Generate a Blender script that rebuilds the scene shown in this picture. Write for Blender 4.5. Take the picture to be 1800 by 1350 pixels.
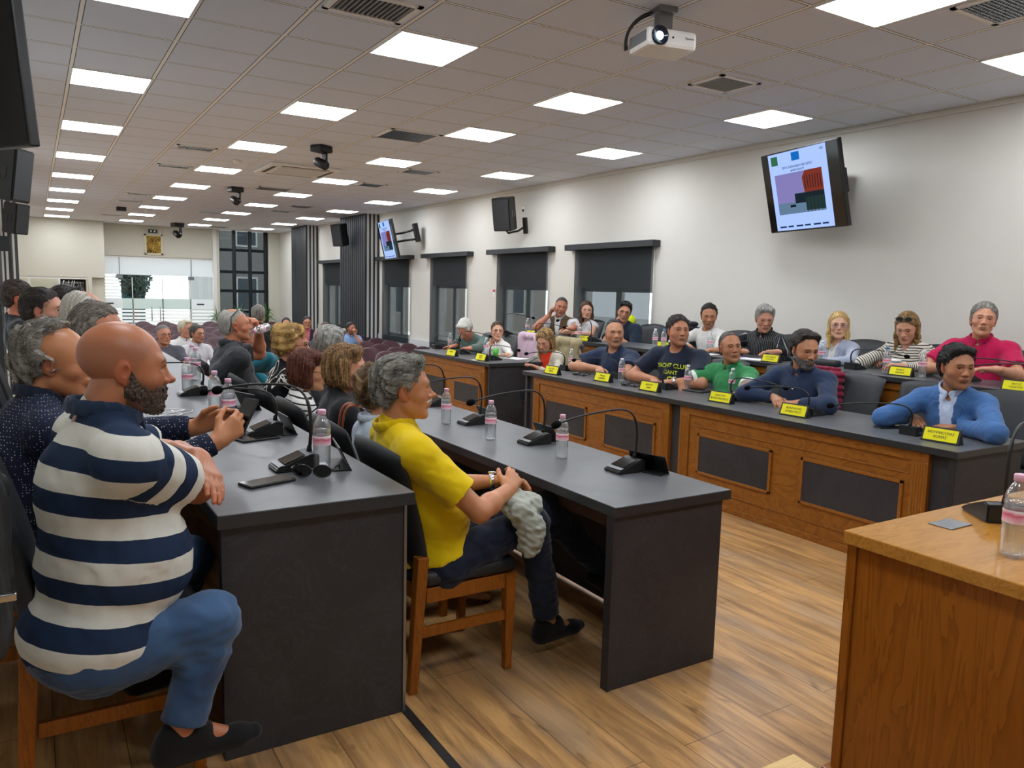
import bpy, bmesh, math, random
import numpy as np
from mathutils import Vector, Matrix, Euler
from mathutils.bvhtree import BVHTree
S = bpy.context.scene
for o in list(bpy.data.objects): bpy.data.objects.remove(o)
C = S.collection
random.seed(7)
PI = math.pi
# ------------------------------------------------------------------ camera, world, exposure
FPX = 1362.70
YAW, PITCH, ROLL = 0.553352, -0.119427, 0.025366
CAMZ = 1.58
CEIL = 3.272
def cam_axes():
    cy, sy, cp, sp = math.cos(YAW), math.sin(YAW), math.cos(PITCH), math.sin(PITCH)
    f = Vector((sy*cp, cy*cp, sp)); r = Vector((cy, -sy, 0)); u = r.cross(f)
    c, s = math.cos(ROLL), math.sin(ROLL)
    return c*r+s*u, -s*r+c*u, f
CR, CU, CF = cam_axes()
cam_d = bpy.data.cameras.new('camera'); cam = bpy.data.objects.new('camera', cam_d); C.objects.link(cam)
cam.matrix_world = Matrix(((CR.x, CU.x, -CF.x, 0), (CR.y, CU.y, -CF.y, 0), (CR.z, CU.z, -CF.z, CAMZ), (0, 0, 0, 1)))
cam_d.sensor_fit = 'HORIZONTAL'; cam_d.sensor_width = 36; cam_d.lens = FPX/1800*36
cam_d.clip_start = .05; cam_d.clip_end = 300
S.camera = cam
S.view_settings.view_transform = 'Standard'; S.view_settings.look = 'None'; S.view_settings.gamma = 1
S.view_settings.use_curve_mapping = False
S.view_settings.exposure = 0.22
w = bpy.data.worlds.new('sky'); S.world = w; w.use_nodes = True
bg = w.node_tree.nodes['Background']; bg.inputs[0].default_value = (.80, .93, 1, 1); bg.inputs[1].default_value = 2.4
def ray(u, v):
    return CR*((u-900)/FPX) - CU*((v-675)/FPX) + CF
def at_z(u, v, z):
    d = ray(u, v); t = (z-CAMZ)/d.z; return Vector((d.x*t, d.y*t, z))
def at_x(u, v, x):
    d = ray(u, v); t = x/d.x; return Vector((x, d.y*t, CAMZ+d.z*t))
def at_y(u, v, y):
    d = ray(u, v); t = y/d.y; return Vector((d.x*t, y, CAMZ+d.z*t))
# ------------------------------------------------------------------ colour and materials
def lin(h):
    if isinstance(h, str):
        h = h.lstrip('#'); c = [int(h[i:i+2], 16)/255 for i in (0, 2, 4)]
    else: c = list(h)
    return tuple(((x+.055)/1.055)**2.4 if x > .04045 else x/12.92 for x in c)
MATS = {}
def nmat(name, rough=.5, spec=.5, metal=0):
    m = bpy.data.materials.new(name); m.use_nodes = True
    b = m.node_tree.nodes['Principled BSDF']
    b.inputs['Roughness'].default_value = rough; b.inputs['Metallic'].default_value = metal
    b.inputs['Specular IOR Level'].default_value = spec
    return m, m.node_tree, b
def N(nt, t, **kw):
    n = nt.nodes.new(t)
    for k, v in kw.items(): setattr(n, k, v)
    return n
def mixc(nt, fac, a, b):
    m = N(nt, 'ShaderNodeMix', data_type='RGBA')
    for i, v in ((0, fac), (6, a), (7, b)):
        if hasattr(v, 'node'): nt.links.new(v, m.inputs[i])
        elif i: m.inputs[i].default_value = (*v, 1) if len(v) == 3 else v
        else: m.inputs[i].default_value = v
    return m.outputs[2]
def mth(nt, op, a, b=0, c=0):
    m = N(nt, 'ShaderNodeMath', operation=op)
    for i, v in enumerate((a, b, c)):
        if hasattr(v, 'node'): nt.links.new(v, m.inputs[i])
        else: m.inputs[i].default_value = v
    return m.outputs[0]
def coords(nt, scale=(1, 1, 1), rot=(0, 0, 0), loc=(0, 0, 0)):
    tc = N(nt, 'ShaderNodeTexCoord'); mp = N(nt, 'ShaderNodeMapping')
    mp.inputs['Scale'].default_value = scale; mp.inputs['Rotation'].default_value = rot; mp.inputs['Location'].default_value = loc
    nt.links.new(tc.outputs['Object'], mp.inputs[0]); return mp.outputs[0]
def noise(nt, vec, scale, detail=3, rough=.5, dist=0):
    n = N(nt, 'ShaderNodeTexNoise'); n.inputs['Scale'].default_value = scale; n.inputs['Detail'].default_value = detail
    n.inputs['Roughness'].default_value = rough; n.inputs['Distortion'].default_value = dist
    if vec is not None: nt.links.new(vec, n.inputs['Vector'])
    return n.outputs['Fac']
def bump(nt, b, h, strength=.3, dist=.002):
    n = N(nt, 'ShaderNodeBump'); n.inputs['Strength'].default_value = strength; n.inputs['Distance'].default_value = dist
    nt.links.new(h, n.inputs['Height']); nt.links.new(n.outputs[0], b.inputs['Normal'])
def ramp(nt, fac, stops):
    r = N(nt, 'ShaderNodeValToRGB'); e = r.color_ramp.elements
    while len(e) < len(stops): e.new(.5)
    for i, (p, c) in enumerate(stops): e[i].position = p; e[i].color = (*c, 1)
    nt.links.new(fac, r.inputs[0]); return r.outputs[0]
def plain(name, col, rough=.5, spec=.5, metal=0, var=.06, nscale=30, bmp=0):
    if name in MATS: return MATS[name]
    m, nt, b = nmat(name, rough, spec, metal); c = lin(col)
    f = noise(nt, coords(nt), nscale, 4)
    lo = tuple(x*(1-var) for x in c); hi = tuple(min(1, x*(1+var)) for x in c)
    nt.links.new(mixc(nt, f, lo, hi), b.inputs['Base Color'])
    if bmp: bump(nt, b, noise(nt, coords(nt), nscale*8, 2), bmp)
    MATS[name] = m; return m
def emit(name, col, strength):
    if name in MATS: return MATS[name]
    m = bpy.data.materials.new(name); m.use_nodes = True; nt = m.node_tree; nt.nodes.clear()
    e = N(nt, 'ShaderNodeEmission'); o = N(nt, 'ShaderNodeOutputMaterial')
    e.inputs[0].default_value = (*lin(col), 1); e.inputs[1].default_value = strength
    nt.links.new(e.outputs[0], o.inputs[0]); MATS[name] = m; return m
def wood(name, c1, c2, c3, grain=(1, 1, 1), rough=.38, rot=(0, 0, 0), scale=1.0):
    if name in MATS: return MATS[name]
    m, nt, b = nmat(name, rough, .45)
    v = coords(nt, tuple(g*scale for g in grain), rot)
    n1 = noise(nt, v, 3.0, 4, .55, .6); n2 = noise(nt, v, 22, 5, .6, .3)
    # cathedral rings
    r1 = mth(nt, 'FRACT', mth(nt, 'MULTIPLY', n1, 9)); r1 = mth(nt, 'POWER', r1, 2.5)
    col = mixc(nt, n2, lin(c1), lin(c2)); col = mixc(nt, mth(nt, 'MULTIPLY', r1, .6), col, lin(c3))
    nt.links.new(col, b.inputs['Base Color']); bump(nt, b, n2, .08, .001); MATS[name] = m; return m
def glass(name, tint=(1, 1, 1), alpha=.12, rough=.02):
    # thin clear pane: mostly lets light straight through, with a glossy reflection
    if name in MATS: return MATS[name]
    m = bpy.data.materials.new(name); m.use_nodes = True; nt = m.node_tree; nt.nodes.clear()
    t = N(nt, 'ShaderNodeBsdfTransparent'); g = N(nt, 'ShaderNodeBsdfGlossy'); lw = N(nt, 'ShaderNodeLayerWeight'); lw.inputs[0].default_value = .5
    t.inputs[0].default_value = (*tint, 1); g.inputs['Roughness'].default_value = rough
    mx = N(nt, 'ShaderNodeMixShader'); o = N(nt, 'ShaderNodeOutputMaterial')
    f = mth(nt, 'ADD', mth(nt, 'MULTIPLY', mth(nt, 'POWER', lw.outputs['Facing'], 4), .7), alpha*.3+.03); nt.links.new(f, mx.inputs[0])
    nt.links.new(t.outputs[0], mx.inputs[1]); nt.links.new(g.outputs[0], mx.inputs[2]); nt.links.new(mx.outputs[0], o.inputs[0])
    MATS[name] = m; return m
def sheer(name, col, transp):
    # woven blind or frosted film: lets a share of the light through
    if name in MATS: return MATS[name]
    m = bpy.data.materials.new(name); m.use_nodes = True; nt = m.node_tree; nt.nodes.clear()
    t = N(nt, 'ShaderNodeBsdfTransparent'); d = N(nt, 'ShaderNodeBsdfDiffuse'); d.inputs[0].default_value = (*lin(col), 1)
    mx = N(nt, 'ShaderNodeMixShader'); mx.inputs[0].default_value = 1-transp; o = N(nt, 'ShaderNodeOutputMaterial')
    nt.links.new(t.outputs[0], mx.inputs[1]); nt.links.new(d.outputs[0], mx.inputs[2]); nt.links.new(mx.outputs[0], o.inputs[0])
    MATS[name] = m; return m
def frosted(name, col, tr=.5):
    if name in MATS: return MATS[name]
    m = bpy.data.materials.new(name); m.use_nodes = True; nt = m.node_tree; nt.nodes.clear()
    t = N(nt, 'ShaderNodeBsdfTranslucent'); d = N(nt, 'ShaderNodeBsdfDiffuse')
    t.inputs[0].default_value = (*lin(col), 1); d.inputs[0].default_value = (*lin(col), 1)
    mx = N(nt, 'ShaderNodeMixShader'); mx.inputs[0].default_value = 1-tr; o = N(nt, 'ShaderNodeOutputMaterial')
    nt.links.new(t.outputs[0], mx.inputs[1]); nt.links.new(d.outputs[0], mx.inputs[2]); nt.links.new(mx.outputs[0], o.inputs[0])
    MATS[name] = m; return m
# ------------------------------------------------------------------ mesh helpers
def obj(name, bm, m, parent=None, smooth=False, label=None):
    me = bpy.data.meshes.new(name)
    if isinstance(bm, bmesh.types.BMesh): bm.to_mesh(me); bm.free()
    else: me = bm
    for x in (m if isinstance(m, (list, tuple)) else [m]):
        if x is not None: me.materials.append(x)
    if smooth: me.polygons.foreach_set('use_smooth', [True]*len(me.polygons))
    o = bpy.data.objects.new(name, me); C.objects.link(o)
    if parent is not None: o.parent = parent
    if label: o['label'] = label
    return o
def tag(o, label=None, cat=None, group=None, kind=None):
    if label: o['label'] = label
    if cat: o['category'] = cat
    if group: o['group'] = group
    if kind: o['kind'] = kind
    return o
def thing(name, label, cat, loc=(0, 0, 0), rotz=0, group=None):
    o = bpy.data.objects.new(name, None); C.objects.link(o); o.location = loc; o.rotation_euler = (0, 0, rotz)
    o.empty_display_size = .05
    return tag(o, label, cat, group)
def struct(name, bm, m): return tag(obj(name, bm, m), kind='structure')
def copy_tree(o, parent=None):
    c = o.copy(); C.objects.link(c)
    if parent is not None: c.parent = parent
    for ch in list(o.children): copy_tree(ch, c)
    return c
def dup(root, loc, rotz=None, label=None, group=None):
    c = copy_tree(root); c.location = loc
    if rotz is not None: c.rotation_euler = (0, 0, rotz)
    if label: c['label'] = label
    if group: c['group'] = group
    return c
def B(): return bmesh.new()
def box(bm, x0, x1, y0, y1, z0, z1, bev=0, mi=0, M=None):
    vs = [bm.verts.new((x, y, z)) for z in (z0, z1) for y in (y0, y1) for x in (x0, x1)]
    fs = [bm.faces.new([vs[i] for i in f]) for f in ((0, 2, 3, 1), (4, 5, 7, 6), (0, 1, 5, 4), (2, 6, 7, 3), (0, 4, 6, 2), (1, 3, 7, 5))]
    for f in fs: f.material_index = mi
    if bev:
        es = list({e for f in fs for e in f.edges})
        r = bmesh.ops.bevel(bm, geom=es, offset=bev, segments=2, profile=.5, affect='EDGES')
        for f in r['faces']: f.material_index = mi
        vs = list({v for f in r['faces'] for v in f.verts} | {v for f in fs if f.is_valid for v in f.verts})
    if M is not None: bmesh.ops.transform(bm, matrix=M, verts=vs)
    return vs
def BX(*a, **k): bm = B(); box(bm, *a, **k); return bm
def tube(bm, pts, r, seg=10, cap=True, flat=1.0, mi=0):
    pts = [Vector(p) for p in pts]; n = len(pts); rs = r if isinstance(r, (list, tuple)) else [r]*n
    t0 = (pts[1]-pts[0]).normalized(); a = Vector((0, 0, 1)) if abs(t0.z) < .9 else Vector((1, 0, 0)); u = t0.cross(a).normalized()
    rings = []
    for i, p in enumerate(pts):
        t = (pts[min(i+1, n-1)]-pts[max(i-1, 0)]).normalized(); u = (u-t*u.dot(t)).normalized(); v = t.cross(u)
        rings.append([bm.verts.new(p+(u*math.cos(2*PI*k/seg)+v*math.sin(2*PI*k/seg)*flat)*rs[i]) for k in range(seg)])
    for i in range(n-1):
        for k in range(seg):
            f = bm.faces.new((rings[i][k], rings[i][(k+1) % seg], rings[i+1][(k+1) % seg], rings[i+1][k])); f.smooth = True; f.material_index = mi
    if cap:
        bm.faces.new(rings[0][::-1]).material_index = mi; bm.faces.new(rings[-1]).material_index = mi
def lathe(bm, prof, seg=24, M=None, mi=0, smooth=True):
    rings = []; vs = []
    for (r, z) in prof:
        if r < 1e-6: ring = [bm.verts.new((0, 0, z))]
        else: ring = [bm.verts.new((r*math.cos(2*PI*k/seg), r*math.sin(2*PI*k/seg), z)) for k in range(seg)]
        rings.append(ring); vs += ring
    for a, b in zip(rings, rings[1:]):
        for k in range(seg):
            k2 = (k+1) % seg
            if len(a) == 1 and len(b) == 1: continue
            if len(a) == 1: f = bm.faces.new((a[0], b[k2], b[k]))
            elif len(b) == 1: f = bm.faces.new((a[k], a[k2], b[0]))
            else: f = bm.faces.new((a[k], a[k2], b[k2], b[k]))
            f.smooth = smooth; f.material_index = mi
    if M is not None: bmesh.ops.transform(bm, matrix=M, verts=vs)
def quad(bm, a, b, c, d, mi=0):
    f = bm.faces.new([bm.verts.new(p) for p in (a, b, c, d)]); f.material_index = mi; return f
def arc(fn, n): return [fn(i/(n-1)) for i in range(n)]
def bez(p0, p1, p2, p3, n=14):
    p0, p1, p2, p3 = map(Vector, (p0, p1, p2, p3))
    return [p0*(1-t)**3+p1*3*t*(1-t)**2+p2*3*t*t*(1-t)+p3*t**3 for t in [i/(n-1) for i in range(n)]]
def text_mesh(s, size, align='CENTER', ext=0.0004, bold=False):
    cu = bpy.data.curves.new('lettering', 'FONT'); cu.body = s; cu.size = size; cu.align_x = align; cu.align_y = 'CENTER'; cu.extrude = ext
    cu.resolution_u = 3; cu.offset = size*.012 if bold else 0
    o = bpy.data.objects.new('lettering', cu); C.objects.link(o)
    bpy.context.view_layer.update()
    me = bpy.data.meshes.new_from_object(o.evaluated_get(bpy.context.evaluated_depsgraph_get()))
    bpy.data.objects.remove(o); bpy.data.curves.remove(cu); return me
# ------------------------------------------------------------------ shared materials
M_wall = plain('wall_paint', '#d9d6cd', .85, .2, var=.02, nscale=6, bmp=.02)
M_white = plain('white_paint', '#e8e7e2', .6, .3, var=.02)
M_slat = plain('charcoal_slat', '#2b2d30', .55, .4, var=.08)
M_black = plain('black_plastic', '#121314', .42, .5, var=.1)
M_gloss = plain('gloss_black', '#070809', .08, .6, var=.05)
M_dark = plain('dark_grey_plastic', '#2a2c2e', .45, .5, var=.08)
M_metal = plain('grey_metal', '#8f9396', .3, .6, metal=.9, var=.05)
M_chrome = plain('chrome', '#d8dadc', .12, .8, metal=1, var=.02)
M_leather = plain('charcoal_leather', '#24272a', .52, .5, var=.12, nscale=60, bmp=.08)
M_maroon = plain('maroon_vinyl', '#4f3038', .33, .55, var=.1, nscale=12, bmp=.02)
M_chairwood = wood('orange_beech', '#a8641c', '#8a4c10', '#6e3a0c', (6, 6, 1), .35, scale=1.2)
M_honey = wood('honey_panel_wood', '#a56a24', '#895014', '#6c3c0e', (9, 1.0, 1.6), .38, scale=.9)
M_honey_v = wood('honey_post_wood', '#aa6e26', '#8b5216', '#72420f', (9, 6, .7), .38)
M_brown = wood('brown_desk_wood', '#a05e18', '#8a4d10', '#6e3a0a', (3.4, 3.4, .35), .26, scale=1.0)
M_browntop = wood('brown_desk_top_wood', '#c28a3e', '#ab742c', '#93601f', (.7, 4.5, 3), .14, scale=1.0)
def slate(name, c1, c2, c3, rough):
    m, nt, b = nmat(name, rough, .45); v = coords(nt)
    n1 = noise(nt, v, 2.2, 6, .62, .8); n2 = noise(nt, coords(nt, (1, 3, 1), (.4, .7, .5)), 6, 7, .7, 1.5)
    vein = mth(nt, 'LESS_THAN', mth(nt, 'ABSOLUTE', mth(nt, 'SUBTRACT', n2, .5)), .012)
    col = mixc(nt, ramp(nt, n1, [(.35, (0, 0, 0)), (.65, (1, 1, 1))]), lin(c1), lin(c2)); col = mixc(nt, mth(nt, 'MULTIPLY', vein, .16), col, lin(c3))
    nt.links.new(col, b.inputs['Base Color']); bump(nt, b, n2, .12, .003); return m
M_slate = slate('dark_slate_laminate', '#29292c', '#353538', '#55555a', .55)
M_slatetop = slate('grey_slate_worktop', '#4a4c4f', '#5b5d60', '#686a6e', .34)
M_edge = plain('worktop_edge', '#2c2e30', .4, .5, var=.1)
M_yellow = plain('yellow_card', '#e8e000', .5, .3, var=.03)
M_paper = plain('white_paper', '#f0efec', .7, .2, var=.02)
# ------------------------------------------------------------------ ceiling lamps: the room's main light
LX0, LY0 = .334, 6.153
M_panel = emit('led_panel', '#f3f8ff', 19)
M_panelframe = plain('panel_frame', '#e9e9e6', .5)
def cell(i, r): return LX0+.6*i, LY0+.6*r
t = thing('ceiling_light', 'square led ceiling panel', 'ceiling light', (0, 0, CEIL), 0, 'led panels in the tiled ceiling')
bm = B()
for a in (-.297, .285): box(bm, a, a+.012, -.297, .297, -.012, -.001); box(bm, -.297, .297, a, a+.012, -.012, -.0012)
obj('frame', bm, M_panelframe, t); obj('diffuser', BX(-.284, .284, -.284, .284, -.009, -.002), M_panel, t)
PANEL = t; first = True
cells = [(0, r) for r in (-10, -6, -2, 2, 6, 10, 14, 18, 22, 26, 30)] + [(3, r) for r in (-10, -6, -2, 2, 6, 10, 14, 18, 22, 26, 30)] + \
        [(6, r) for r in (-10, -6, -1, 2, 6, 10, 14, 18, 22, 26, 30)] + [(9, r) for r in (-10, -6, -2, 2, 6, 10, 14, 18, 22, 26, 30)]
cn = {0: 'leftmost', 3: 'second', 6: 'third', 9: 'rightmost'}
cnt = {}
for (i, r) in cells:
    cnt[i] = cnt.get(i, 0)+1
    x, y = cell(i+.5, r+.5); o = PANEL if first else dup(PANEL, (x, y, CEIL)); o.location = (x, y, CEIL); first = False
    far = len([c for c in cells if c[0] == i and c[1] > r])
    nth = ['at the far end', 'one before the far end', 'third from the far end', 'fourth from the far end', 'fifth from the far end', 'sixth from the far end', 'seventh from the far end', 'eighth from the far end', 'ninth from the far end', 'tenth from the far end', 'eleventh from the far end'][far]
    o['label'] = f'lit square ceiling panel of the {cn[i]} row from the left, {nth}'
# ------------------------------------------------------------------ the room shell
XW, XL, YB, YF, ZA = 6.97, -.5, 26.2, -2.6, -.45
def planks():
    m, nt, b = nmat('oak_plank_floor', .33, .4)
    tc = N(nt, 'ShaderNodeTexCoord'); br = N(nt, 'ShaderNodeTexBrick'); mp = N(nt, 'ShaderNodeMapping')
    mp.inputs['Rotation'].default_value = (0, 0, PI/2); nt.links.new(tc.outputs['Object'], mp.inputs[0]); nt.links.new(mp.outputs[0], br.inputs[0])
    br.inputs['Scale'].default_value = 1; br.inputs['Brick Width'].default_value = 1.35; br.inputs['Row Height'].default_value = .19
    br.inputs['Mortar Size'].default_value = .0016; br.inputs['Mortar Smooth'].default_value = .2; br.offset = .37; br.offset_frequency = 2
    br.inputs['Color1'].default_value = (.0, .0, .0, 1); br.inputs['Color2'].default_value = (1, 1, 1, 1); br.inputs['Mortar'].default_value = (.5, .5, .5, 1)
    v = coords(nt, (7, .8, 1)); n1 = noise(nt, v, 2.2, 6, .62, .5); n2 = noise(nt, coords(nt, (30, 1.4, 1)), 2.4, 5, .6, .2)
    n3 = noise(nt, coords(nt, (3, .8, 1)), 1.8, 3, .5, .4); kn = noise(nt, coords(nt, (3, 1.2, 1)), 2.6, 2, .5, 1.2)
    c = mixc(nt, ramp(nt, n1, [(.40, (0, 0, 0)), (.62, (1, 1, 1))]), lin('#d8a668'), lin('#946d43'))
    c = mixc(nt, mth(nt, 'MULTIPLY', n2, .45), c, lin('#8a6a48'))
    c = mixc(nt, mth(nt, 'MULTIPLY', ramp(nt, n3, [(.5, (0, 0, 0)), (.68, (1, 1, 1))]), .45), c, lin('#a3937f'))
    c = mixc(nt, mth(nt, 'MULTIPLY', ramp(nt, kn, [(.68, (0, 0, 0)), (.76, (1, 1, 1))]), .55), c, lin('#513a26'))
    sep = N(nt, 'ShaderNodeSeparateColor'); nt.links.new(br.outputs['Color'], sep.inputs[0])
    c = mixc(nt, mth(nt, 'MULTIPLY', sep.outputs[0], .28), c, lin('#94714a'))
    c = mixc(nt, mth(nt, 'MULTIPLY', br.outputs['Fac'], .8), c, lin('#3b2a1b'))
    nt.links.new(c, b.inputs['Base Color']); bump(nt, b, mth(nt, 'ADD', n2, mth(nt, 'MULTIPLY', br.outputs['Fac'], -3)), .1, .001); return m
M_floor = planks()
def ceiling_mat():
    m, nt, b = nmat('ceiling_tiles', .9, .15)
    tc = N(nt, 'ShaderNodeTexCoord'); sp = N(nt, 'ShaderNodeSeparateXYZ'); nt.links.new(tc.outputs['Object'], sp.inputs[0])
    def edge(s, o):
        f = mth(nt, 'FRACT', mth(nt, 'ADD', mth(nt, 'DIVIDE', mth(nt, 'SUBTRACT', s, o), .6), 100.5))
        return mth(nt, 'MULTIPLY', mth(nt, 'ABSOLUTE', mth(nt, 'SUBTRACT', f, .5)), .6)      # distance to the nearest bar
    dx, dy = edge(sp.outputs[0], LX0), edge(sp.outputs[1], LY0)
    bar = mth(nt, 'MAXIMUM', mth(nt, 'LESS_THAN', dx, .012), mth(nt, 'LESS_THAN', dy, .008))
    gap = mth(nt, 'MAXIMUM', mth(nt, 'LESS_THAN', dx, .018), mth(nt, 'LESS_THAN', dy, .015))
    n1 = noise(nt, coords(nt), 260, 3, .7)
    c = mixc(nt, n1, lin('#d0d5df'), lin('#e2e7f0')); c = mixc(nt, gap, c, lin('#65676c')); c = mixc(nt, bar, c, lin('#f4f2ea'))
    nt.links.new(c, b.inputs['Base Color']); bump(nt, b, n1, .25, .002); return m
struct('ceiling', BX(XL, XW+.4, YF, YB+.3, CEIL, CEIL+.15), ceiling_mat())
bm = B(); box(bm, 1.03, 5.83, YF, 9.9, -.12, 0); struct('floor', bm, M_floor)
struct('floor_hall', BX(XL-.3, XW+.4, 9.9, YB+6, ZA-.12, ZA), M_floor)
struct('floor_left', BX(XL-.3, 1.0, YF, 9.9, -.12, .165), M_floor)
struct('floor_right', BX(5.83, XW+.4, YF, 9.9, -.12, .21), M_floor)
struct('trim_1', BX(1.0, 1.03, YF, 9.9, -.1, .168), M_black)
bm = B(); box(bm, XL-.3, XW+.4, 9.9, 9.93, ZA, -.001); struct('trim_2', bm, M_black)
struct('floor_front', BX(2.06, 5.82, YF, 1.33, 0.0005, .165), wood('dais_wood', '#8e5426', '#743f18', '#5c300f', (1, 6, 3)))
# right wall with window openings  (y0, y1 of blind header, blind y0, y1)
WIN = [(7.70, 9.66, 7.80, 9.50), (10.09, 12.05, 10.25, 11.80), (12.74, 14.77, 12.95, 14.48), (15.37, 17.29, 15.55, 17.05), (19.71, 21.65, 19.9, 21.4)]
WZ0, WZ1 = .47, 1.66
bm = B(); ys = [YF]; 
for (_, _, a, b_) in WIN: ys += [a+.02, b_-.0]
ys.append(YB+.3)
for k in range(0, len(ys), 2): box(bm, XW, XW+.3, ys[k], ys[k+1], ZA, CEIL)
for k in range(1, len(ys)-1, 2): box(bm, XW, XW+.3, ys[k], ys[k+1], ZA, WZ0); box(bm, XW, XW+.3, ys[k], ys[k+1], WZ1, CEIL)
struct('wall_right', bm, M_wall)
struct('trim_3', BX(XW-.02, XW+.001, YF, YB, CEIL-.05, CEIL-.001), M_wall)
struct('baseboard_right', BX(XW-.03, XW+.001, 9.93, YB, ZA, ZA+.95), plain('wall_ledge', '#cfd2d2', .5))
M_blind = sheer('grey_roller_blind', '#2f3437', .15)
M_header = plain('blind_box', '#23272a', .45, .5, var=.05)
M_glass = glass('window_glass', (1, 1, 1), .05)
names = ['nearest the front', 'second from the front', 'third from the front', 'under the far screen', 'beyond the big pillar']
for n, (h0, h1, b0, b1) in enumerate(WIN):
    bm = B(); X = XW+.12
    for (ya, yb) in ((b0+.02, b0+.09), (b1-.07, b1), ((b0+b1)/2-.06, (b0+b1)/2+.06)): box(bm, X, X+.06, ya, yb, WZ0, WZ1)
    for (za, zb) in ((WZ0, WZ0+.08), (WZ1-.06, WZ1)): box(bm, X, X+.06, b0+.02, b1, za, zb)
    f = tag(obj(f'window_{n+1}', bm, M_white), kind='structure')
    tag(obj('pane', BX(X+.025, X+.031, b0+.05, b1-.05, WZ0+.02, WZ1-.02), M_glass, f))
    bl = thing('roller_blind', f'dark grey boxed roller blind on the right wall, {names[n]}', 'blind', (XW, (h0+h1)/2, 2.27), 0, 'roller blinds on the right wall')
    bl.location = (XW, (h0+h1)/2, 2.2)
    cy = (h0+h1)/2; obj('header', BX(-.14, -.001, h0-cy, h1-cy, 0, .085, .006), M_header, bl)
    bm = B(); zb_ = .40-2.2 if n > 1 else .55-2.2; quad(bm, (-.053, b0-cy, zb_), (-.053, b1-cy, zb_), (-.053, b1-cy, .01), (-.053, b0-cy, .01)); obj('fabric', bm, M_blind, bl)
    obj('bottom_bar', BX(-.062, -.044, b0-cy, b1-cy, (.38 if n > 1 else .53)-2.2, (.40 if n > 1 else .55)-2.2), M_header, bl)
    bm = B(); tube(bm, [(-.03, b0-cy-.02, 0), (-.03, b0-cy-.03, -1.5)], .003, 6); obj('cord', bm, M_white, bl)
# left wall, front wall
bm = B(); box(bm, XL-.3, XL, YF, YB+.3, ZA, CEIL); struct('wall_left', bm, M_wall)
struct('wall_front', BX(XL-.3, XW+.4, YF-.2, YF, ZA, CEIL), M_wall)
# back wall: solid left part with a rack room opening, glass entrance, dark tall window, solid right part
def by(u, v): return at_y(u, v, YB)
bm = B()
box(bm, XL, 1.80, YB-.8, YB-.65, 1.66, CEIL); box(bm, 1.42, 1.80, YB-.65, YB+.2, ZA, CEIL); box(bm, 1.36, 1.46, YB-.8, YB-.65, ZA, 1.66)
box(bm, 1.80, 5.03, YB, YB+.2, 2.34, CEIL); box(bm, 4.96, 5.10, YB-.05, YB+.2, ZA, CEIL); box(bm, 6.62, XW+.3, YB-.1, YB+.2, ZA, CEIL)
struct('wall_back', bm, plain('back_wall_paint', '#cfccbd', .85, .2, var=.02, nscale=6))
# rack room behind the left opening
bm = B(); box(bm, XL-.3, 1.46, YB+.7, YB+.8, ZA, CEIL); box(bm, XL-.3, XL, YB-.6, YB+.8, ZA, CEIL); struct('wall_rack_room', bm, plain('cream_paint', '#e6e2cf', .8))
bm = B(); box(bm, XL, 1.42, YB-.78, YB-.74, 1.60, 1.66)
for x in (-.1, .62, 1.36): box(bm, x, x+.05, YB-.79, YB-.74, ZA, 1.6)
struct('trim_4', bm, M_white); dup(PANEL, (.5, YB+.0, CEIL-.02), label='unseen lit panel added to brighten the small rack room beyond the far left opening')  # extra panel, hidden from view, added to brighten the rack room
t = thing('equipment_rack', 'black equipment rack with network gear and patch cables behind the left glass partition', 'rack', (1.0, YB-.05, ZA))
bm = B(); box(bm, -.33, -.3, -.25, .25, 0, 2.05); box(bm, .3, .33, -.25, .25, 0, 2.05); box(bm, -.33, .33, -.25, .25, 2.02, 2.06); box(bm, -.3, .3, .2, .25, 0, 2.02); obj('cabinet', bm, M_black, t)
for k in range(16):
    z = .25+k*.11; u_ = obj('rack_unit', BX(-.29, .29, -.24, .15, z, z+.088), M_dark if k % 3 else plain('rack_unit_grey', '#5b5f63', .4), t)
    bm = B()
    for q in range(7): box(bm, -.25+q*.07, -.22+q*.07, -.246, -.239, z+.03, z+.055)
    obj('indicator', bm, M_paper, u_)
for k in range(6):
    a = random.uniform(-.25, .2); bm = B(); tube(bm, bez((a, -.26, 2.0), (a-.1, -.42, 1.8), (a+.1, -.42, 1.5), (a+random.uniform(-.1, .1), -.26, 1.2)), .008, 6); obj('cable', bm, M_paper, t)
# glass entrance
gx0, gx1 = 1.80, 4.98
M_frost = frosted('frosted_film', '#dfe2e4', .5); M_vinyl = frosted('white_vinyl', '#f6f8f8', .55); M_grn = frosted('greenish_film', '#c9d6d2', .5)
bm = B(); box(bm, gx0, gx1, YB+.06, YB+.072, ZA, 2.34); struct('window_6', bm, M_glass)
bm = B(); box(bm, gx0, gx1, YB+.04, YB+.10, 2.30, 2.36); box(bm, gx0, gx1, YB+.05, YB+.09, ZA, ZA+.06)
for u in (233, 286, 335): 
    x = by(u, 500).x
    box(bm, x-.012, x+.012, YB+.05, YB+.09, ZA, 1.70)
struct('trim_5', bm, M_white)
def zb(v, u=270): return by(u, v).z
def FILM(x0, x1, z0, z1, bm=None):
    bm = bm or B(); quad(bm, (x0, 0, z0), (x1, 0, z0), (x1, 0, z1), (x0, 0, z1)); return bm
films = thing('window_film', 'bands of frosted film and white stripes stuck on the glass entrance wall', 'window film', (0, YB+.05, 0))
obj('frosted_band', FILM(gx0, gx1, zb(484), 2.30), M_frost, films)
obj('grey_band', FILM(by(215, 500).x, by(335, 500).x, zb(543), zb(525)), M_grn, films)
bm = B(); FILM(gx0, by(215, 500).x, zb(543), zb(525), bm); FILM(by(335, 500).x, gx1, zb(543), zb(525), bm); obj('frosted_band', bm, M_frost, films)
bm = B()
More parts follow.
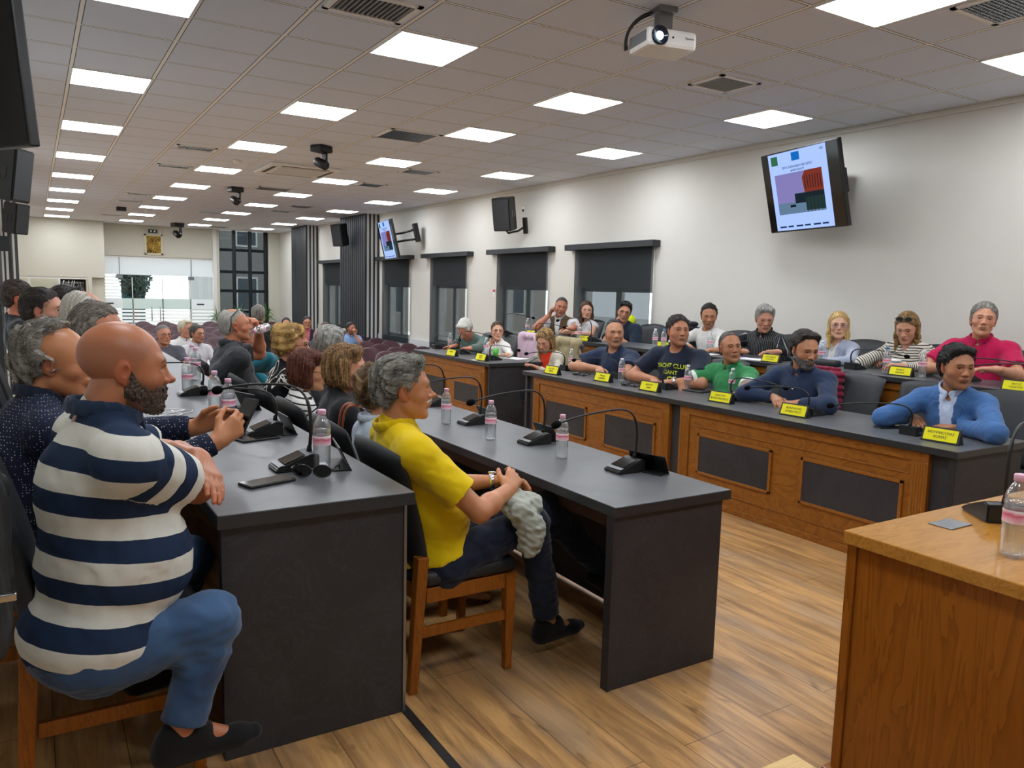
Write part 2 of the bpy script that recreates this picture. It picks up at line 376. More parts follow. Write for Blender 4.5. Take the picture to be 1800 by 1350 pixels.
for k in range(7):
    v = 487+k*5.5; FILM(gx0, by(213, 500).x, zb(v+3.4), zb(v), bm)
for k in range(9):
    v = 545+k*6; FILM(gx0, gx1, zb(v+4.0), zb(v), bm)
FILM(gx0, gx1, ZA+.1, zb(600), bm); obj('stripe', bm, M_vinyl, films)
for u in (233-22, 335+2):
    bm = B(); x = by(u, 500).x; box(bm, x-.10, x+.08, -.03, .02, 1.66, 1.76); box(bm, x-.01, x+.01, -.02, .01, 1.76, 2.3); obj('clamp_fitting', bm, M_metal, films)
bm = B()
for u in (267, 282):
    x = by(u, 550).x; tube(bm, [(x, -.01, zb(540)), (x, -.07, zb(542)), (x, -.07, zb(562)), (x, -.01, zb(564))], .014, 8)
obj('door_handle', bm, M_metal, films)
bm = B()
for u in (193, 353): x = by(u, 534).x; box(bm, x-.11, x+.11, -.012, 0, zb(535.5), zb(533)); 
obj('pull', bm, M_dark, films)
# framed icon above the entrance
p = by(270, 430); t = thing('picture_frame', 'small framed golden icon hanging above the glass entrance', 'picture', (p.x, YB, p.z))
bm = B()
for (a, b_, c_, d_) in ((-.26, .26, .26, .31), (-.26, .26, -.31, -.26), (-.26, -.20, -.31, .31), (.20, .26, -.31, .31)): box(bm, a, b_, -.035, -.001, c_, d_, .004)
obj('frame', bm, plain('cream_frame', '#d8cfb4', .5), t)
m, nt, b = nmat('gold_relief', .35, .5, .5); n1 = noise(nt, coords(nt), 9, 5, .65, 1.2)
nt.links.new(ramp(nt, n1, [(.35, lin('#3a2a10')), (.55, lin('#a8862c')), (.7, lin('#d8c05a'))]), b.inputs['Base Color']); obj('panel', BX(-.2, .2, -.02, -.004, -.26, .26), m, t)
p = by(268, 406.5); t = thing('camera_box', 'small black two-lens sensor box under the ceiling above the icon', 'sensor', (p.x, YB, p.z))
obj('housing', BX(-.12, .12, -.07, 0, -.05, .05, .008), M_black, t)
bm = B()
for s in (-.05, .05): lathe(bm, [(0, .08), (.03, .08), (.03, .06), (0, .06)], 12, Matrix.Translation((s, 0, 0)) @ Matrix.Rotation(PI/2, 4, 'X'))
obj('lens', bm, M_paper, t)
# tall dark window at the back right
wx0, wx1 = by(384, 500).x, by(494, 500).x
bm = B(); n = 4
for k in range(n+1):
    x = wx0+(wx1-wx0)*k/n; box(bm, x-.055, x+.055, YB+.0, YB+.08, ZA, CEIL)
for v in (441, 479, 512, 548, 580): z = by(440, v).z; box(bm, wx0, wx1, YB+.005, YB+.075, z-.045, z+.045)
struct('window_7', bm, plain('black_frame', '#17191b', .4))
struct('window_8', BX(wx0, wx1, YB+.09, YB+.1, ZA, CEIL), M_glass)
bl = thing('screen_blind', 'dark sheer blind covering the tall black-framed window at the back', 'blind', (0, 0, 0))
for k in range(n):
    xa = wx0+(wx1-wx0)*k/n; bm = B(); xb_ = xa+(wx1-wx0)/n-.05; quad(bm, (xa+.04, YB-.058, ZA+.3), (xb_, YB-.058, ZA+.3), (xb_, YB-.058, CEIL-.02), (xa+.04, YB-.058, CEIL-.02)); obj('fabric', bm, sheer('dark_sheer', '#2b3034', .22), bl)
struct('trim_6', BX(wx0-.16, wx0-.05, YB-.06, YB+.06, ZA, CEIL), M_white); struct('trim_7', BX(wx1+.06, wx1+.13, YB-.1, YB+.05, ZA, CEIL), M_white)
# outside: paving, pale buildings and a tree across the street
struct('ground', BX(-30, 45, YB+6, YB+60, ZA-.3, ZA-.13), plain('pale_paving', '#c9c8c2', .9))
def house(x0, x1, y, z1, col, lab, wins=True):
    t = thing('building', lab, 'building', ((x0+x1)/2, y, ZA-.13)); hw = (x1-x0)/2
    obj('wall', BX(-hw, hw, 0, 6, 0, z1), plain('render_'+col[1:], col, .9), t)
    if wins:
        k = max(2, int((x1-x0)/2.2))
        for i in range(k):
            for j in range(int(z1/3)):
                cx = -hw+(i+.5)*2*hw/k; f = obj('window', BX(cx-.5, cx+.5, -.06, .02, .9+j*3, 2.5+j*3), M_white, t); obj('pane', BX(cx-.42, cx+.42, -.07, -.055, .98+j*3, 2.42+j*3), plain('dusky_pane', '#3b4850', .1), f)
house(7.0, 13.5, 38, 10, '#8e8c88', 'grey building seen through the tall dark window'); house(14, 26, 36, 7, '#b9b0a4', 'beige building right of the grey one outside')
house(-6, 2, 46, 4, '#e8eae6', 'low white building outside beyond the rack room side', False)
M_leaf = plain('dark_leaves', '#223a34', .7, .3, var=.4, nscale=5)
def foliage(bm, c, rx, ry, rz, n, s, up=0):
    for _ in range(n):
        d = Vector((random.gauss(0, 1), random.gauss(0, 1), random.gauss(0, 1))).normalized()*random.random()**.4
        p = Vector((c[0]+d.x*rx, c[1]+d.y*ry, c[2]+d.z*rz)); a = Vector((random.gauss(0, 1), random.gauss(0, 1), random.gauss(0, 1))).normalized(); b_ = a.orthogonal().normalized()*.35
        q = [p-a*s, p+b_*s, p+a*s, p-b_*s]; quad(bm, *q)
a_, b_ = at_y(214, 522, 34), at_y(254, 486, 34); t = thing('shop_front', 'dark blue-green shop front outside, seen through the left door panel', 'shop front', (a_.x, 34, ZA-.13)); W_ = b_.x-a_.x
obj('glazing', BX(0, W_, 0, .2, .2, 3.2), plain('dusk_glass', '#2f4f58', .2, var=.5, nscale=2), t); obj('sill', BX(-.05, W_+.05, -.05, .2, 0, .2), M_dark, t)
p = at_y(236, 498, 33); t = thing('street_tree', 'dark leafy tree seen through the glass entrance', 'tree', (p.x, 33, ZA-.13))
bm = B(); tube(bm, [(0, 0, 0), (.05, 0, 1.2), (0, .05, 2.2)], [.14, .11, .07]); obj('trunk', bm, plain('bark', '#4b4038', .9), t)
bm = B(); foliage(bm, (0, 0, 2.4), .62, .6, .95, 2600, .10); obj('crown', bm, M_leaf, t)
# slatted pillar casings
def pillar(name_lab, x0, y0, y1, side):
    # charcoal board with thin ribs on the face toward the camera (-y) and spaced slats on the room face
    t = thing('slatted_pillar', name_lab, 'pillar', (0, 0, ZA)); H = CEIL-ZA-.002
    if side > 0:
        obj('casing', BX(x0+.02, XW-.001, y0+.02, y1, 0, H), M_white, t)
        bm = B(); n = 13; wd = y1-y0-.04
        for k in range(n): a = y0+.03+wd*k/n; box(bm, x0-.018, x0+.02, a, a+wd/n*.68, 0, H)
        box(bm, x0+.008, x0+.0195, y0+.02, y1, 0, H); obj('ribs', bm, M_slat, t)
        bm = B(); box(bm, x0-.018, x0+.03, y0-.02, y0+.02, 0, H)
        for k in range(3): a = x0+.10+k*.10; box(bm, a, a+.035, y0-.012, y0+.02, 0, H)
        obj('slats', bm, M_slat, t)
    return t
pillar('big charcoal ribbed pillar casing on the right wall beside the far screen', 6.62, 17.35, 19.1, 1)
pillar('smaller charcoal ribbed pillar casing by the back right corner', 6.62, 21.95, 23.4, 1)
def lpillar(lab, y0, y1, x1):
    t = thing('slatted_pillar', lab, 'pillar', (0, 0, ZA)); H = CEIL-ZA-.002
    obj('casing', BX(XL+.001, x1-.02, y0+.02, y1, 0, H), M_white, t)
    bm = B(); n = 4
    for k in range(n): a = XL+(x1-XL)*(k+.3)/n; box(bm, a, a+.025, y0, y0+.03, 0, H)
    for k in range(8): a = y0+.05+(y1-y0)*k/8; box(bm, x1-.03, x1, a, a+.05, 0, H)
    obj('slats', bm, M_slat, t)
lpillar('slatted pillar on the left wall nearest the camera, behind the man in black', 9.5, 10.4, -.28)
lpillar('slatted pillar on the left wall farther back', 14.5, 15.4, -.26)
lpillar('slatted pillar on the left wall by the far corner', 19.5, 20.4, -.24)
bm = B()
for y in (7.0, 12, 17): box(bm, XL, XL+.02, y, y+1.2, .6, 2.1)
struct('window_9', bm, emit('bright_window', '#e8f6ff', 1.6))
# ------------------------------------------------------------------ desks
def left_desk():
    t = thing('council_desk', 'long grey slate desk on the left platform where the striped polo man sits', 'desk', (.42, 2.25, .165))
    L = 6.3; W = .61; H = .76
    obj('worktop', BX(0, W, 0, L, H-.042, H, .002), [M_slatetop], t)
    obj('edge_band', BX(-.001, W+.001, -.0015, L+.001, H-.041, H-.003), M_edge, t)
    obj('end_panel', BX(.012, W-.03, .02, .06, 0, H-.0425, .002), M_slate, t); obj('end_panel', BX(.012, W-.03, L-.06, L-.02, 0, H-.0425), M_slate, t)
    obj('end_panel', BX(.03, W-.03, L/2-.02, L/2+.02, 0, H-.0425), M_slate, t)
    obj('modesty_panel', BX(W-.075, W-.05, .0605, L/2-.021, .02, H-.0425), M_slate, t)
    obj('corner_strip', BX(W-.0295, W-.02, .015, .06, .0, H-.0425), M_metal, t)
left_desk()
def mid_desk():
    t = thing('council_desk', 'grey slate desk in the middle where the man in the yellow polo sits', 'desk', (1.88, 2.26, 0))
    L = 5.3; W = .63; H = .76
    obj('worktop', BX(0, W, 0, L, H-.042, H, .002), M_slatetop, t); obj('edge_band', BX(-.001, W+.001, -.0015, L+.001, H-.041, H-.003), M_edge, t)
    for y in (.015, L/2-.02, L-.055): obj('end_panel', BX(.015, W-.03, y, y+.04, 0, H-.0425, .002), M_slate, t)
    obj('apron', BX(.10, .125, .056, L/2-.021, H-.135, H-.0425), plain('dark_brown_board', '#4a3225', .5), t)
    obj('modesty_panel', BX(W-.075, W-.05, .056, L/2-.021, .02, H-.0425), M_slate, t)
    obj('corner_strip', BX(.004, .0145, .012, .055, 0, H-.0425), M_dark, t)
mid_desk()
def panel_desk(lab, x, y0, y1, z0, W, segs, endpanel=True):
    # slate worktop with a honey wood front facing -x; segs: (ya, yb, [(inset ya, yb)...])
    t = thing('council_desk', lab, 'desk', (x, y0, z0)); L = y1-y0; H = .77
    obj('worktop', BX(-.03, W, 0, L, H-.04, H, .002), M_slatetop, t); obj('edge_band', BX(-.0315, W+.001, -.0015, L+.001, H-.039, H-.003), M_edge, t)
    obj('carcass', BX(.03, .06, .07, L-.05, 0, H-.0405), M_slate, t)
    obj('end_panel', BX(.0, W-.03, .02, .06, 0, H-.0405, .002), M_slate, t); obj('end_panel', BX(.0, W-.03, L-.05, L-.01, 0, H-.0405, .002), M_slate, t)
    obj('corner_strip', BX(-.008, -.0005, .022, .05, 0, H-.0405), M_dark, t)
    for (ya, yb, ins, zi0, zi1) in segs:
        ya -= y0; yb -= y0
        f = obj('wood_front', BX(.008, .0295, ya, yb, 0, H-.0405), M_honey, t)
        bm = B(); box(bm, -.006, .0075, ya, yb, H-.10, H-.045, .003); box(bm, -.004, .0075, ya, yb, 0, .045, .003); obj('rail', bm, M_honey, f)
        for e in (ya, yb-.10):
            bm = B(); box(bm, -.004, .0078, e, e+.10, .045, H-.10, .002)
            for q in range(5): box(bm, -.0065, -.0035, e+.014+q*.016, e+.022+q*.016, .06, H-.12)
            obj('post', bm, M_honey_v, f)
        bm = B(); box(bm, .0015, .0078, ya+.115, yb-.115, H-.185, H-.175, .002); box(bm, .0015, .0078, ya+.115, yb-.115, .12, .135, .002); obj('moulding', bm, M_honey, f)
        for (a, b_) in ins:
            a -= y0; b_ -= y0; fr = obj('inset', BX(-.001, .0076, a+.02, b_-.02, zi0+.02, zi1-.02), M_slate, f)
            bm = B()
            for q in ((a, b_, zi0, zi0+.02), (a, b_, zi1-.02, zi1), (a, a+.02, zi0, zi1), (b_-.02, b_, zi0, zi1)): box(bm, -.006, .0077, *q, .002)
            obj('inset_frame', bm, M_honey_v, fr)
    return t
panel_desk('front right desk with honey wood panels, nearest the brown desk, where the blue suit sits', 4.28, 2.25, 6.68, 0, .74,
           [(2.42, 4.41, [(2.56, 3.27), (3.51, 4.21)], .23, .54), (4.53, 6.51, [(4.69, 5.36), (5.62, 6.29)], .23, .54)])
panel_desk('shorter wood-fronted desk beyond the gap, where the white-haired man leans', 4.33, 7.46, 9.5, 0, .74, [(7.60, 9.33, [(7.72, 8.36), (8.6, 9.2)], .23, .50)])
def row2_desk():
    t = thing('council_desk', 'raised back row desk with horizontal wood boards along the right wall', 'desk', (5.80, 2.2, .21)); H = .77; L = 7.25; W = .60
    obj('worktop', BX(-.03, W, 0, L, H-.04, H, .002), M_slatetop, t); obj('edge_band', BX(-.0315, W+.001, -.0015, L+.001, H-.039, H-.003), M_edge, t)
    obj('carcass', BX(.03, .06, .07, L-.05, 0, H-.0405), M_slate, t); obj('end_panel', BX(0, W-.03, .02, .06, 0, H-.0405), M_slate, t); obj('end_panel', BX(0, W-.03, L-.05, L-.01, 0, H-.0405), M_slate, t)
    for (a, b_) in ((.1, 2.2), (2.3, 4.4), (4.5, 7.1)):
        f = obj('wood_front', BX(.008, .0295, a, b_, 0, H-.0405), M_honey, t); bm = B()
        for z in (H-.105, H-.25, H-.40, H-.55, .02): box(bm, -.006, .0075, a, b_, z, z+.055, .003)
        obj('rail', bm, M_honey, f)
row2_desk()
def brown_desk():
    t = thing('presiding_desk', 'glossy brown wooden desk in the right foreground', 'desk', (1.95, 1.33, .165)); z = .76
    obj('worktop', BX(0, 1.9, -.75, 0, z-.038, z, .003), M_browntop, t)
    obj('side_panel', BX(.03, .055, -.70, -.03, .0, z-.0385, .002), M_brown, t); obj('side_panel', BX(1.84, 1.865, -.70, -.03, 0, z-.0385), M_brown, t)
    obj('front_panel', BX(.0555, 1.839, -.10, -.075, .0, z-.0385), M_brown, t)
    bm = B(); box(bm, .022, .06, -.029, .0, 0, z-.0385, .003); obj('corner_post', bm, M_brown, t)
    bm = B(); box(bm, .0, .05, -.04, .015, -.01, .03, .004); obj('foot', bm, M_brown, t)
brown_desk()
p = at_z(1395, 1323, .74); t = thing('side_table', 'corner of a pale wooden tabletop at the bottom edge of the picture', 'table', (p.x, p.y, .165))
Mpale = wood('pale_pine', '#d9b878', '#caa15a', '#b98d48', (1, 5, 3), .4)
obj('tabletop', BX(-.35, 0, -.4, 0, .545, .575, .004), Mpale, t)
for x in (-.32, -.04):
    for y in (-.37, -.04): obj('leg', BX(x-.02, x+.02, y-.02, y+.02, 0, .545), Mpale, t)
# ------------------------------------------------------------------ chairs: origin on the floor under the seat, sitter faces +y
def back_bm(w, h, z0, y0, lean, curve, th, topround):
    bm = B(); nu, nv = 12, 12; grid = [[], []]
    for s in (0, 1):
        for j in range(nv+1):
            row = []
            for i in range(nu+1):
                u = i/nu*2-1; v = j/nv; ww = w*(.92+.08*v); x = u*ww/2; z = z0+v*h-topround*(u*u)*v**3
                y = y0-lean*v**1.4+curve*(u*u)
                edge = min(1, (1-abs(u))*6, v*9+.2, (1-v)*9+.0); e = math.sqrt(max(0, 1-(1-min(1, edge))**2))
                row.append(bm.verts.new((x, y+(th/2*max(.12, e) if s else -th/2*max(.12, e)), z)))
            grid[s].append(row)
    for j in range(nv):
        for i in range(nu):
            a = grid[0]; bm.faces.new((a[j][i], a[j+1][i], a[j+1][i+1], a[j][i+1])).smooth = True
            a = grid[1]; bm.faces.new((a[j][i], a[j][i+1], a[j+1][i+1], a[j+1][i])).smooth = True
    A, D = grid
    for i in range(nu):
        bm.faces.new((A[0][i], A[0][i+1], D[0][i+1], D[0][i])).smooth = True; bm.faces.new((A[nv][i+1], A[nv][i], D[nv][i], D[nv][i+1])).smooth = True
    for j in range(nv):
        bm.faces.new((A[j+1][0], A[j][0], D[j][0], D[j+1][0])).smooth = True; bm.faces.new((A[j][nu], A[j+1][nu], D[j+1][nu], D[j][nu])).smooth = True
    return bm
def leg_bm(x, y, z1, top, bot, dy=0):
    bm = B(); vs = []
    for z, s, yy in ((0, bot, dy), (z1, top, 0)): vs.append([bm.verts.new((x+a*s, y+yy+b_*s, z)) for a, b_ in ((-1, -1), (1, -1), (1, 1), (-1, 1))])
    bm.faces.new(vs[0][::-1]); bm.faces.new(vs[1])
    for k in range(4): bm.faces.new((vs[0][k], vs[0][(k+1) % 4], vs[1][(k+1) % 4], vs[1][k]))
    bmesh.ops.bevel(bm, geom=bm.edges[:], offset=.003, segments=1, affect='EDGES'); return bm
def desk_chair(lab, cat='chair'):
    t = thing('desk_chair', lab, cat)
    w, d = .46, .44
    bm = B(); box(bm, -w/2, w/2, -d/2+.02, d/2, .425, .485, .022)
    for v in bm.verts:
        if v.co.z > .46: v.co.z += .012*(1-(v.co.x/(w/2))**2)*(1-(v.co.y/(d/2))**2)
    obj('seat', bm, M_leather, t, True)
    for s in (-1, 1):
        obj('leg', leg_bm(s*(w/2-.022), d/2-.03, .42, .024, .016), M_chairwood, t)
        obj('leg', leg_bm(s*(w/2-.022), -d/2+.01, .55, .024, .018, -.035), M_chairwood, t)
        obj('apron', BX(s*(w/2-.022)-.011, s*(w/2-.022)+.011, -d/2+.03, d/2-.05, .36, .42, .002), M_chairwood, t)
        obj('stretcher', BX(s*(w/2-.022)-.010, s*(w/2-.022)+.010, -d/2+.015, d/2-.045, .22, .262, .002), M_chairwood, t)
    obj('apron', BX(-w/2+.045, w/2-.045, d/2-.045, d/2-.022, .36, .42, .002), M_chairwood, t); obj('apron', BX(-w/2+.045, w/2-.045, -d/2-.003, -d/2+.02, .36, .42), M_chairwood, t)
    obj('backrest', back_bm(.47, .50, .49, -d/2+.0, .13, .035, .055, .03), M_leather, t, True)
    return t
CHAIR = None
def place_chair(x, y, z, rot, lab, group):
    global CHAIR
    if CHAIR is None: CHAIR = desk_chair(lab); o = CHAIR
    else: o = dup(CHAIR, (0, 0, 0))
    o.location = (x, y, z); o.rotation_euler = (0, 0, rot); o['label'] = lab; o['group'] = group; return o
# sitter faces +x: rotate -90deg ; faces -x: +90deg
FX, FMX = -PI/2, PI/2
place_chair(1.45, 2.85, 0, FX, 'orange wood chair with charcoal back under the man in the yellow polo', 'chairs at the middle desk')
for y, l in ((3.45, 'under the curly-haired person beside the yellow polo'), (4.1, 'with tan bag strap, under the woman in black'), (4.72, 'under the woman in the striped top'), (5.32, 'under the woman in the black and white print'), (5.92, 'under the man drinking water'), (6.6, 'at the far end of the middle desk')):
    place_chair(1.45, y, 0, FX, 'charcoal desk chair of the middle row '+l, 'chairs at the middle desk')
place_chair(.17, 2.47, .165, FX, 'orange wood chair with charcoal back under the striped polo man', 'chairs at the left desk')
for y, l in ((3.0, 'under the man in the dotted navy shirt'), (3.62, 'under the bowed man with thin combed hair'), (4.2, 'under the white-haired man looking down'), (4.75, 'under the young man in the grey hoodie'), (5.35, 'under the man with sunglasses on his head'), (6.1, 'under the bearded man in black')):
    place_chair(.04, y, .165, FX, 'charcoal desk chair of the left row '+l, 'chairs at the left desk')
for y, l in ((2.68, 'under the man in the blue suit'), (3.25, 'empty, right of the crimson quilted jacket'), (3.85, 'under the bearded man in navy'), (4.55, 'under the man in the green polo'), (5.22, 'under the man in the lettered navy tee'), (6.07, 'under the man in the plain navy tee')):
    place_chair(5.38, y, 0, FMX, 'charcoal desk chair at the front right desk, '+l, 'chairs at the front right desk')
for y, l in ((7.58, 'under the woman in orange'), (8.40, 'empty, with a pink jacket over it'), (9.0, 'under the teenage girl in white'), (9.55, 'under the white-haired man in green')):
    place_chair(5.22, y, 0, FMX, 'charcoal desk chair at the shorter right desk, '+l, 'chairs at the shorter right desk')
for y, l in ((3.25, 'under the man in the crimson polo'), (3.9, 'under the woman with sunglasses in her hair'), (4.62, 'under the blonde woman'), (5.45, 'under the man in the pinstriped shirt'), (6.2, 'under the man in the white sweater'), (7.0, 'empty, with a black quilted jacket over it'), (7.7, 'under the cheek-leaning man'), (8.4, 'under the brown-haired woman'), (8.95, 'under the man in the brown gilet')):
    place_chair(6.60, y, .21, FMX, 'charcoal desk chair of the raised back row, '+l, 'chairs of the raised back row')
def hall_chair():
    t = thing('hall_chair', 'round-backed maroon chair', 'chair')
    bm = B(); n = 28; prof = [(1, 0), (1, .5), (.93, .85), (.75, 1)]
    rings = []
    for s in (1, -1):
        for (r, dz) in (prof if s > 0 else prof[::-1]):
            ring = []
            for k in range(n):
                a = 2*PI*k/n; cx = .245*r*math.copysign(abs(math.cos(a))**.85, math.cos(a)); cz = .23*r*math.copysign(abs(math.sin(a))**.85, math.sin(a))
                ring.append(bm.verts.new((cx, -.24-.10*(cz+.23)/.46+s*.028*dz+.03*(cx/.24)**2, .67+cz)))
            rings.append(ring)
    for a, b_ in zip(rings, rings[1:]):
        for k in range(n): bm.faces.new((a[k], a[(k+1) % n], b_[(k+1) % n], b_[k])).smooth = True
    c = bm.verts.new((0, -.29+.03, .67)); d = bm.verts.new((0, -.29-.032, .67))
    # close both faces with fans (first ring s>0 starts at r=1, so close the inner rings)
    r0, r1 = rings[3], rings[4]
    bmesh.ops.delete(bm, geom=[f for f in bm.faces if set(f.verts) <= set(r0) | set(r1)], context='FACES')
    for k in range(n): bm.faces.new((r0[k], r0[(k+1) % n], c)).smooth = True; bm.faces.new((r1[(k+1) % n], r1[k], d)).smooth = True
    for k in range(n): bm.faces.new((rings[-1][k], rings[-1][(k+1) % n], rings[0][(k+1) % n], rings[0][k])).smooth = True
    bmesh.ops.recalc_face_normals(bm, faces=bm.faces[:]); obj('backrest', bm, M_maroon, t, True)
    bm = B(); box(bm, -.23, .23, -.2, .24, .41, .47, .025); obj('seat', bm, M_maroon, t, True)
    bm = B()
    for s in (-1, 1): tube(bm, [(s*.22, .2, 0), (s*.22, .16, .40)], .012, 6); tube(bm, [(s*.22, -.26, 0), (s*.22, -.2, .40), (s*.16, -.26, .52)], .012, 6)
    obj('frame', bm, M_black, t)
    bm = B(); tube(bm, [(.25, -.22, .42), (.27, -.1, .62), (.27, .15, .64)], .014, 6); obj('armrest', bm, M_black, t)
    return t
HC = hall_chair(); first = True
spots = []
rowy = [12.75, 13.6, 14.45, 15.3, 16.2, 17.1, 18.0, 18.9, 19.8, 20.9, 22.0, 23.1, 24.1]
for j, y in enumerate(rowy):
    for k, x in enumerate((6.55, 5.98, 5.38, 4.78) if j < 9 else (6.3, 5.72, 5.12)):
        if j == 0 and k < 2: continue
        spots.append((x-.0*j, y, j, 'right', k))
    for k, x in enumerate((3.95, 3.35, 2.75, 2.15)):
        if j < 3: continue
        spots.append((x+(.5 if j > 9 else 0), y+.1, j, 'left', k))
ordn = ['first', 'second', 'third', 'fourth', 'fifth', 'sixth', 'seventh', 'eighth', 'ninth', 'tenth', 'eleventh', 'twelfth', 'thirteenth']
for (x, y, j, sd, k) in spots:
    if first: o = HC; first = False
    else: o = dup(HC, (0, 0, 0))
    o.location = (x+random.uniform(-.03, .03), y+random.uniform(-.03, .03), ZA); o.rotation_euler = (0, 0, PI+random.uniform(-.06, .06)); o['group'] = 'round-backed maroon hall chairs'
    side = ['nearest the window wall', 'second from the window wall', 'third from the window wall', 'fourth from the window wall'][k] if sd == 'right' else ['first from right', 'second from right', 'third from right', 'leftmost'][k]
    o['label'] = f'round-backed maroon chair in the {ordn[j]} row of the {"window-side" if sd == "right" else "middle"} block, {side}'
# ------------------------------------------------------------------ microphones
def conference_mic(rise=.30, drop=.0):
    # base slopes up toward the back; front (operator) edge at -y; gooseneck rises at the back and bends over the front
    t = thing('conference_microphone', 'black gooseneck microphone', 'microphone')
    bm = B(); pts = [(-.10, .012), (-.10, .0), (.055, .0), (.055, .055), (.03, .06)]
    L = [bm.verts.new((-.058, y, z)) for y, z in pts]; R_ = [bm.verts.new((.058, y, z)) for y, z in pts]
    bm.faces.new(L[::-1]); bm.faces.new(R_)
    for k in range(len(pts)): bm.faces.new((L[k], L[(k+1) % 5], R_[(k+1) % 5], R_[k]))
    bmesh.ops.recalc_face_normals(bm, faces=bm.faces[:]); bmesh.ops.bevel(bm, geom=bm.edges[:], offset=.004, segments=2, affect='EDGES')
    b_ = obj('base', bm, M_black, t)
    sl = math.atan2(.048, .13); M = Matrix.Translation((0, -.04, .0372)) @ Matrix.Rotation(sl, 4, 'X')
    obj('screen', BX(-.045, .045, -.028, .05, 0, .0015, M=M), M_gloss, b_); obj('front_lip', BX(-.053, .053, -.053, -.034, 0, .0015, M=M), plain('grey_plastic_lip', '#6d7072', .35), b_)
    bm = B(); 
    for s in (-.0595,): lathe(bm, [(0, 0), (.005, 0), (.005, .001), (0, .001)], 8, Matrix.Translation((s, .02, .02)) @ Matrix.Rotation(PI/2, 4, 'Y'))
    obj('socket', bm, M_metal, b_)
    nk = bez((0, .035, .055), (0, .065, rise*.9), (0, .01, rise), (0, -.12, rise*.97), 18)+bez((0, -.12, rise*.97), (0, -.2, rise*.955), (0, -.3, rise*.93), (0, -.40, rise*.90-drop), 6)[1:]
    bm = B(); tube(bm, nk, [.0062]*8+[.0045]*(len(nk)-8), 8); lathe(bm, [(0, 0), (.011, 0), (.009, .02), (.006, .028)], 12, Matrix.Translation((0, .035, .052))); obj('gooseneck', bm, M_black, t, True)
    d = (nk[-1]-nk[-2]).normalized(); M = Matrix.Translation(nk[-1]) @ d.to_track_quat('Z', 'Y').to_matrix().to_4x4()
    bm = B(); lathe(bm, [(0, -.004), (.010, -.002), (.016, .010), (.0175, .022), (.015, .034), (.008, .042), (0, .044)], 16, M)
    obj('foam_head', bm, plain('black_foam', '#0b0b0c', .95, .1, var=.3, nscale=300), t, True)
    return t
MIC = {}
def mic(p, rot, lab, neck=0, low=False, group='gooseneck desk microphones'):
    if low not in MIC: MIC[low] = o = conference_mic(.19 if low else .30, .02)
    else: o = dup(MIC[low], (0, 0, 0))
    o.location = p; o.rotation_euler = (0, 0, rot); o['label'] = lab; o['group'] = group
    for c in o.children:
        if c.name.startswith(('gooseneck', 'foam')): c.matrix_local = Matrix.Translation((0, .035, 0)) @ Matrix.Rotation(math.radians(neck), 4, 'Z') @ Matrix.Translation((0, -.035, 0))
    return o
Z1, Z2, ZL = .7605, .9805, .9255
ZR = .7705
# middle desk: speakers sit at -x side, base front faces -x -> rotate so -y -> -x : rotz=-90deg
RX = -PI/2
for (u, v, l) in ((1110, 826, 'nearest the camera on the middle desk, in front of a black tablet'), (950, 778, 'second on the middle desk, behind the yellow polo man\'s water bottle'), (840, 744, 'third on the middle desk'), (775, 712, 'partly hidden behind the yellow polo man\'s face')):
    p = at_z(u, v, Z1); mic((p.x-.02, p.y, Z1), RX, 'black gooseneck microphone '+l)
for (u, v, l, n, lo_) in ((527, 822, 'behind the nearest bottle on the left desk', -58, False), (470, 762, 'by the dotted-shirt man\'s hands', -60, True), (345, 694, 'farther on the left desk, its head near the bald man\'s chin', -40, True)):
    p = at_z(u, v, ZL); mic((p.x, p.y, ZL), RX, 'black gooseneck microphone '+l, n, lo_)
for (u, v, l, n, lo_) in ((1604, 764, 'in front of the man in the blue suit', 128, True), (1424, 730, 'in front of the empty chair, beside a yellow nameplate', 105, True), (1290, 703, 'in front of the man in the green polo', -80, True), (1170, 684, 'in front of the lettered navy tee', 20, True), (1088, 665, 'in front of the plain navy tee', 118, True), (996, 651, 'at the far end of the front right desk', 118, True)):
    p = at_z(u, v, ZR); mic((p.x, p.y, ZR), PI/2, 'black gooseneck microphone '+l, n, lo_)
for (u, v, l, n, lo_) in ((768, 613, 'at the far end of the shorter desk', -70, True), (812, 622, 'under the white-haired man\'s arm', -62, False), (866, 633, 'beside the green cup', -75, True)):
    p = at_z(u, v, ZR); mic((p.x, p.y, ZR), PI/2, 'black gooseneck microphone '+l, n, lo_)
for (u, v, l, n, lo_) in ((889, 588, 'at its far end, neck rising diagonally', -60, False), (946, 592, 'beside the nameplate next to the white bottle', -70, True), (1042, 601, 'in front of the brown-haired woman', 120, False), (1372, 634, 'in front of the pinstriped shirt', 110, True), (1500, 649, 'in front of the blonde woman', -80, True), (1700, 670, 'behind the blue suit, reaching toward the crimson polo', -75, True), (1842, 690, 'at the right picture edge', 108, True)):
    p = at_z(u, v, Z2); mic((min(p.x, 6.15), p.y, Z2), PI/2, 'black gooseneck microphone on the raised row '+l, n, lo_)
p = at_z(1752, 912, .9255); mic((p.x, p.y, .9255), PI*.80, 'black gooseneck microphone on the glossy brown desk', -43)
obj_p = thing('cable_cover', 'flat grey metal cable cover on the brown desk top', 'cable cover', (2.29, 1.215, .9252)); obj('plate', BX(-.055, .055, -.035, .035, 0, .003, .001), M_metal, obj_p)
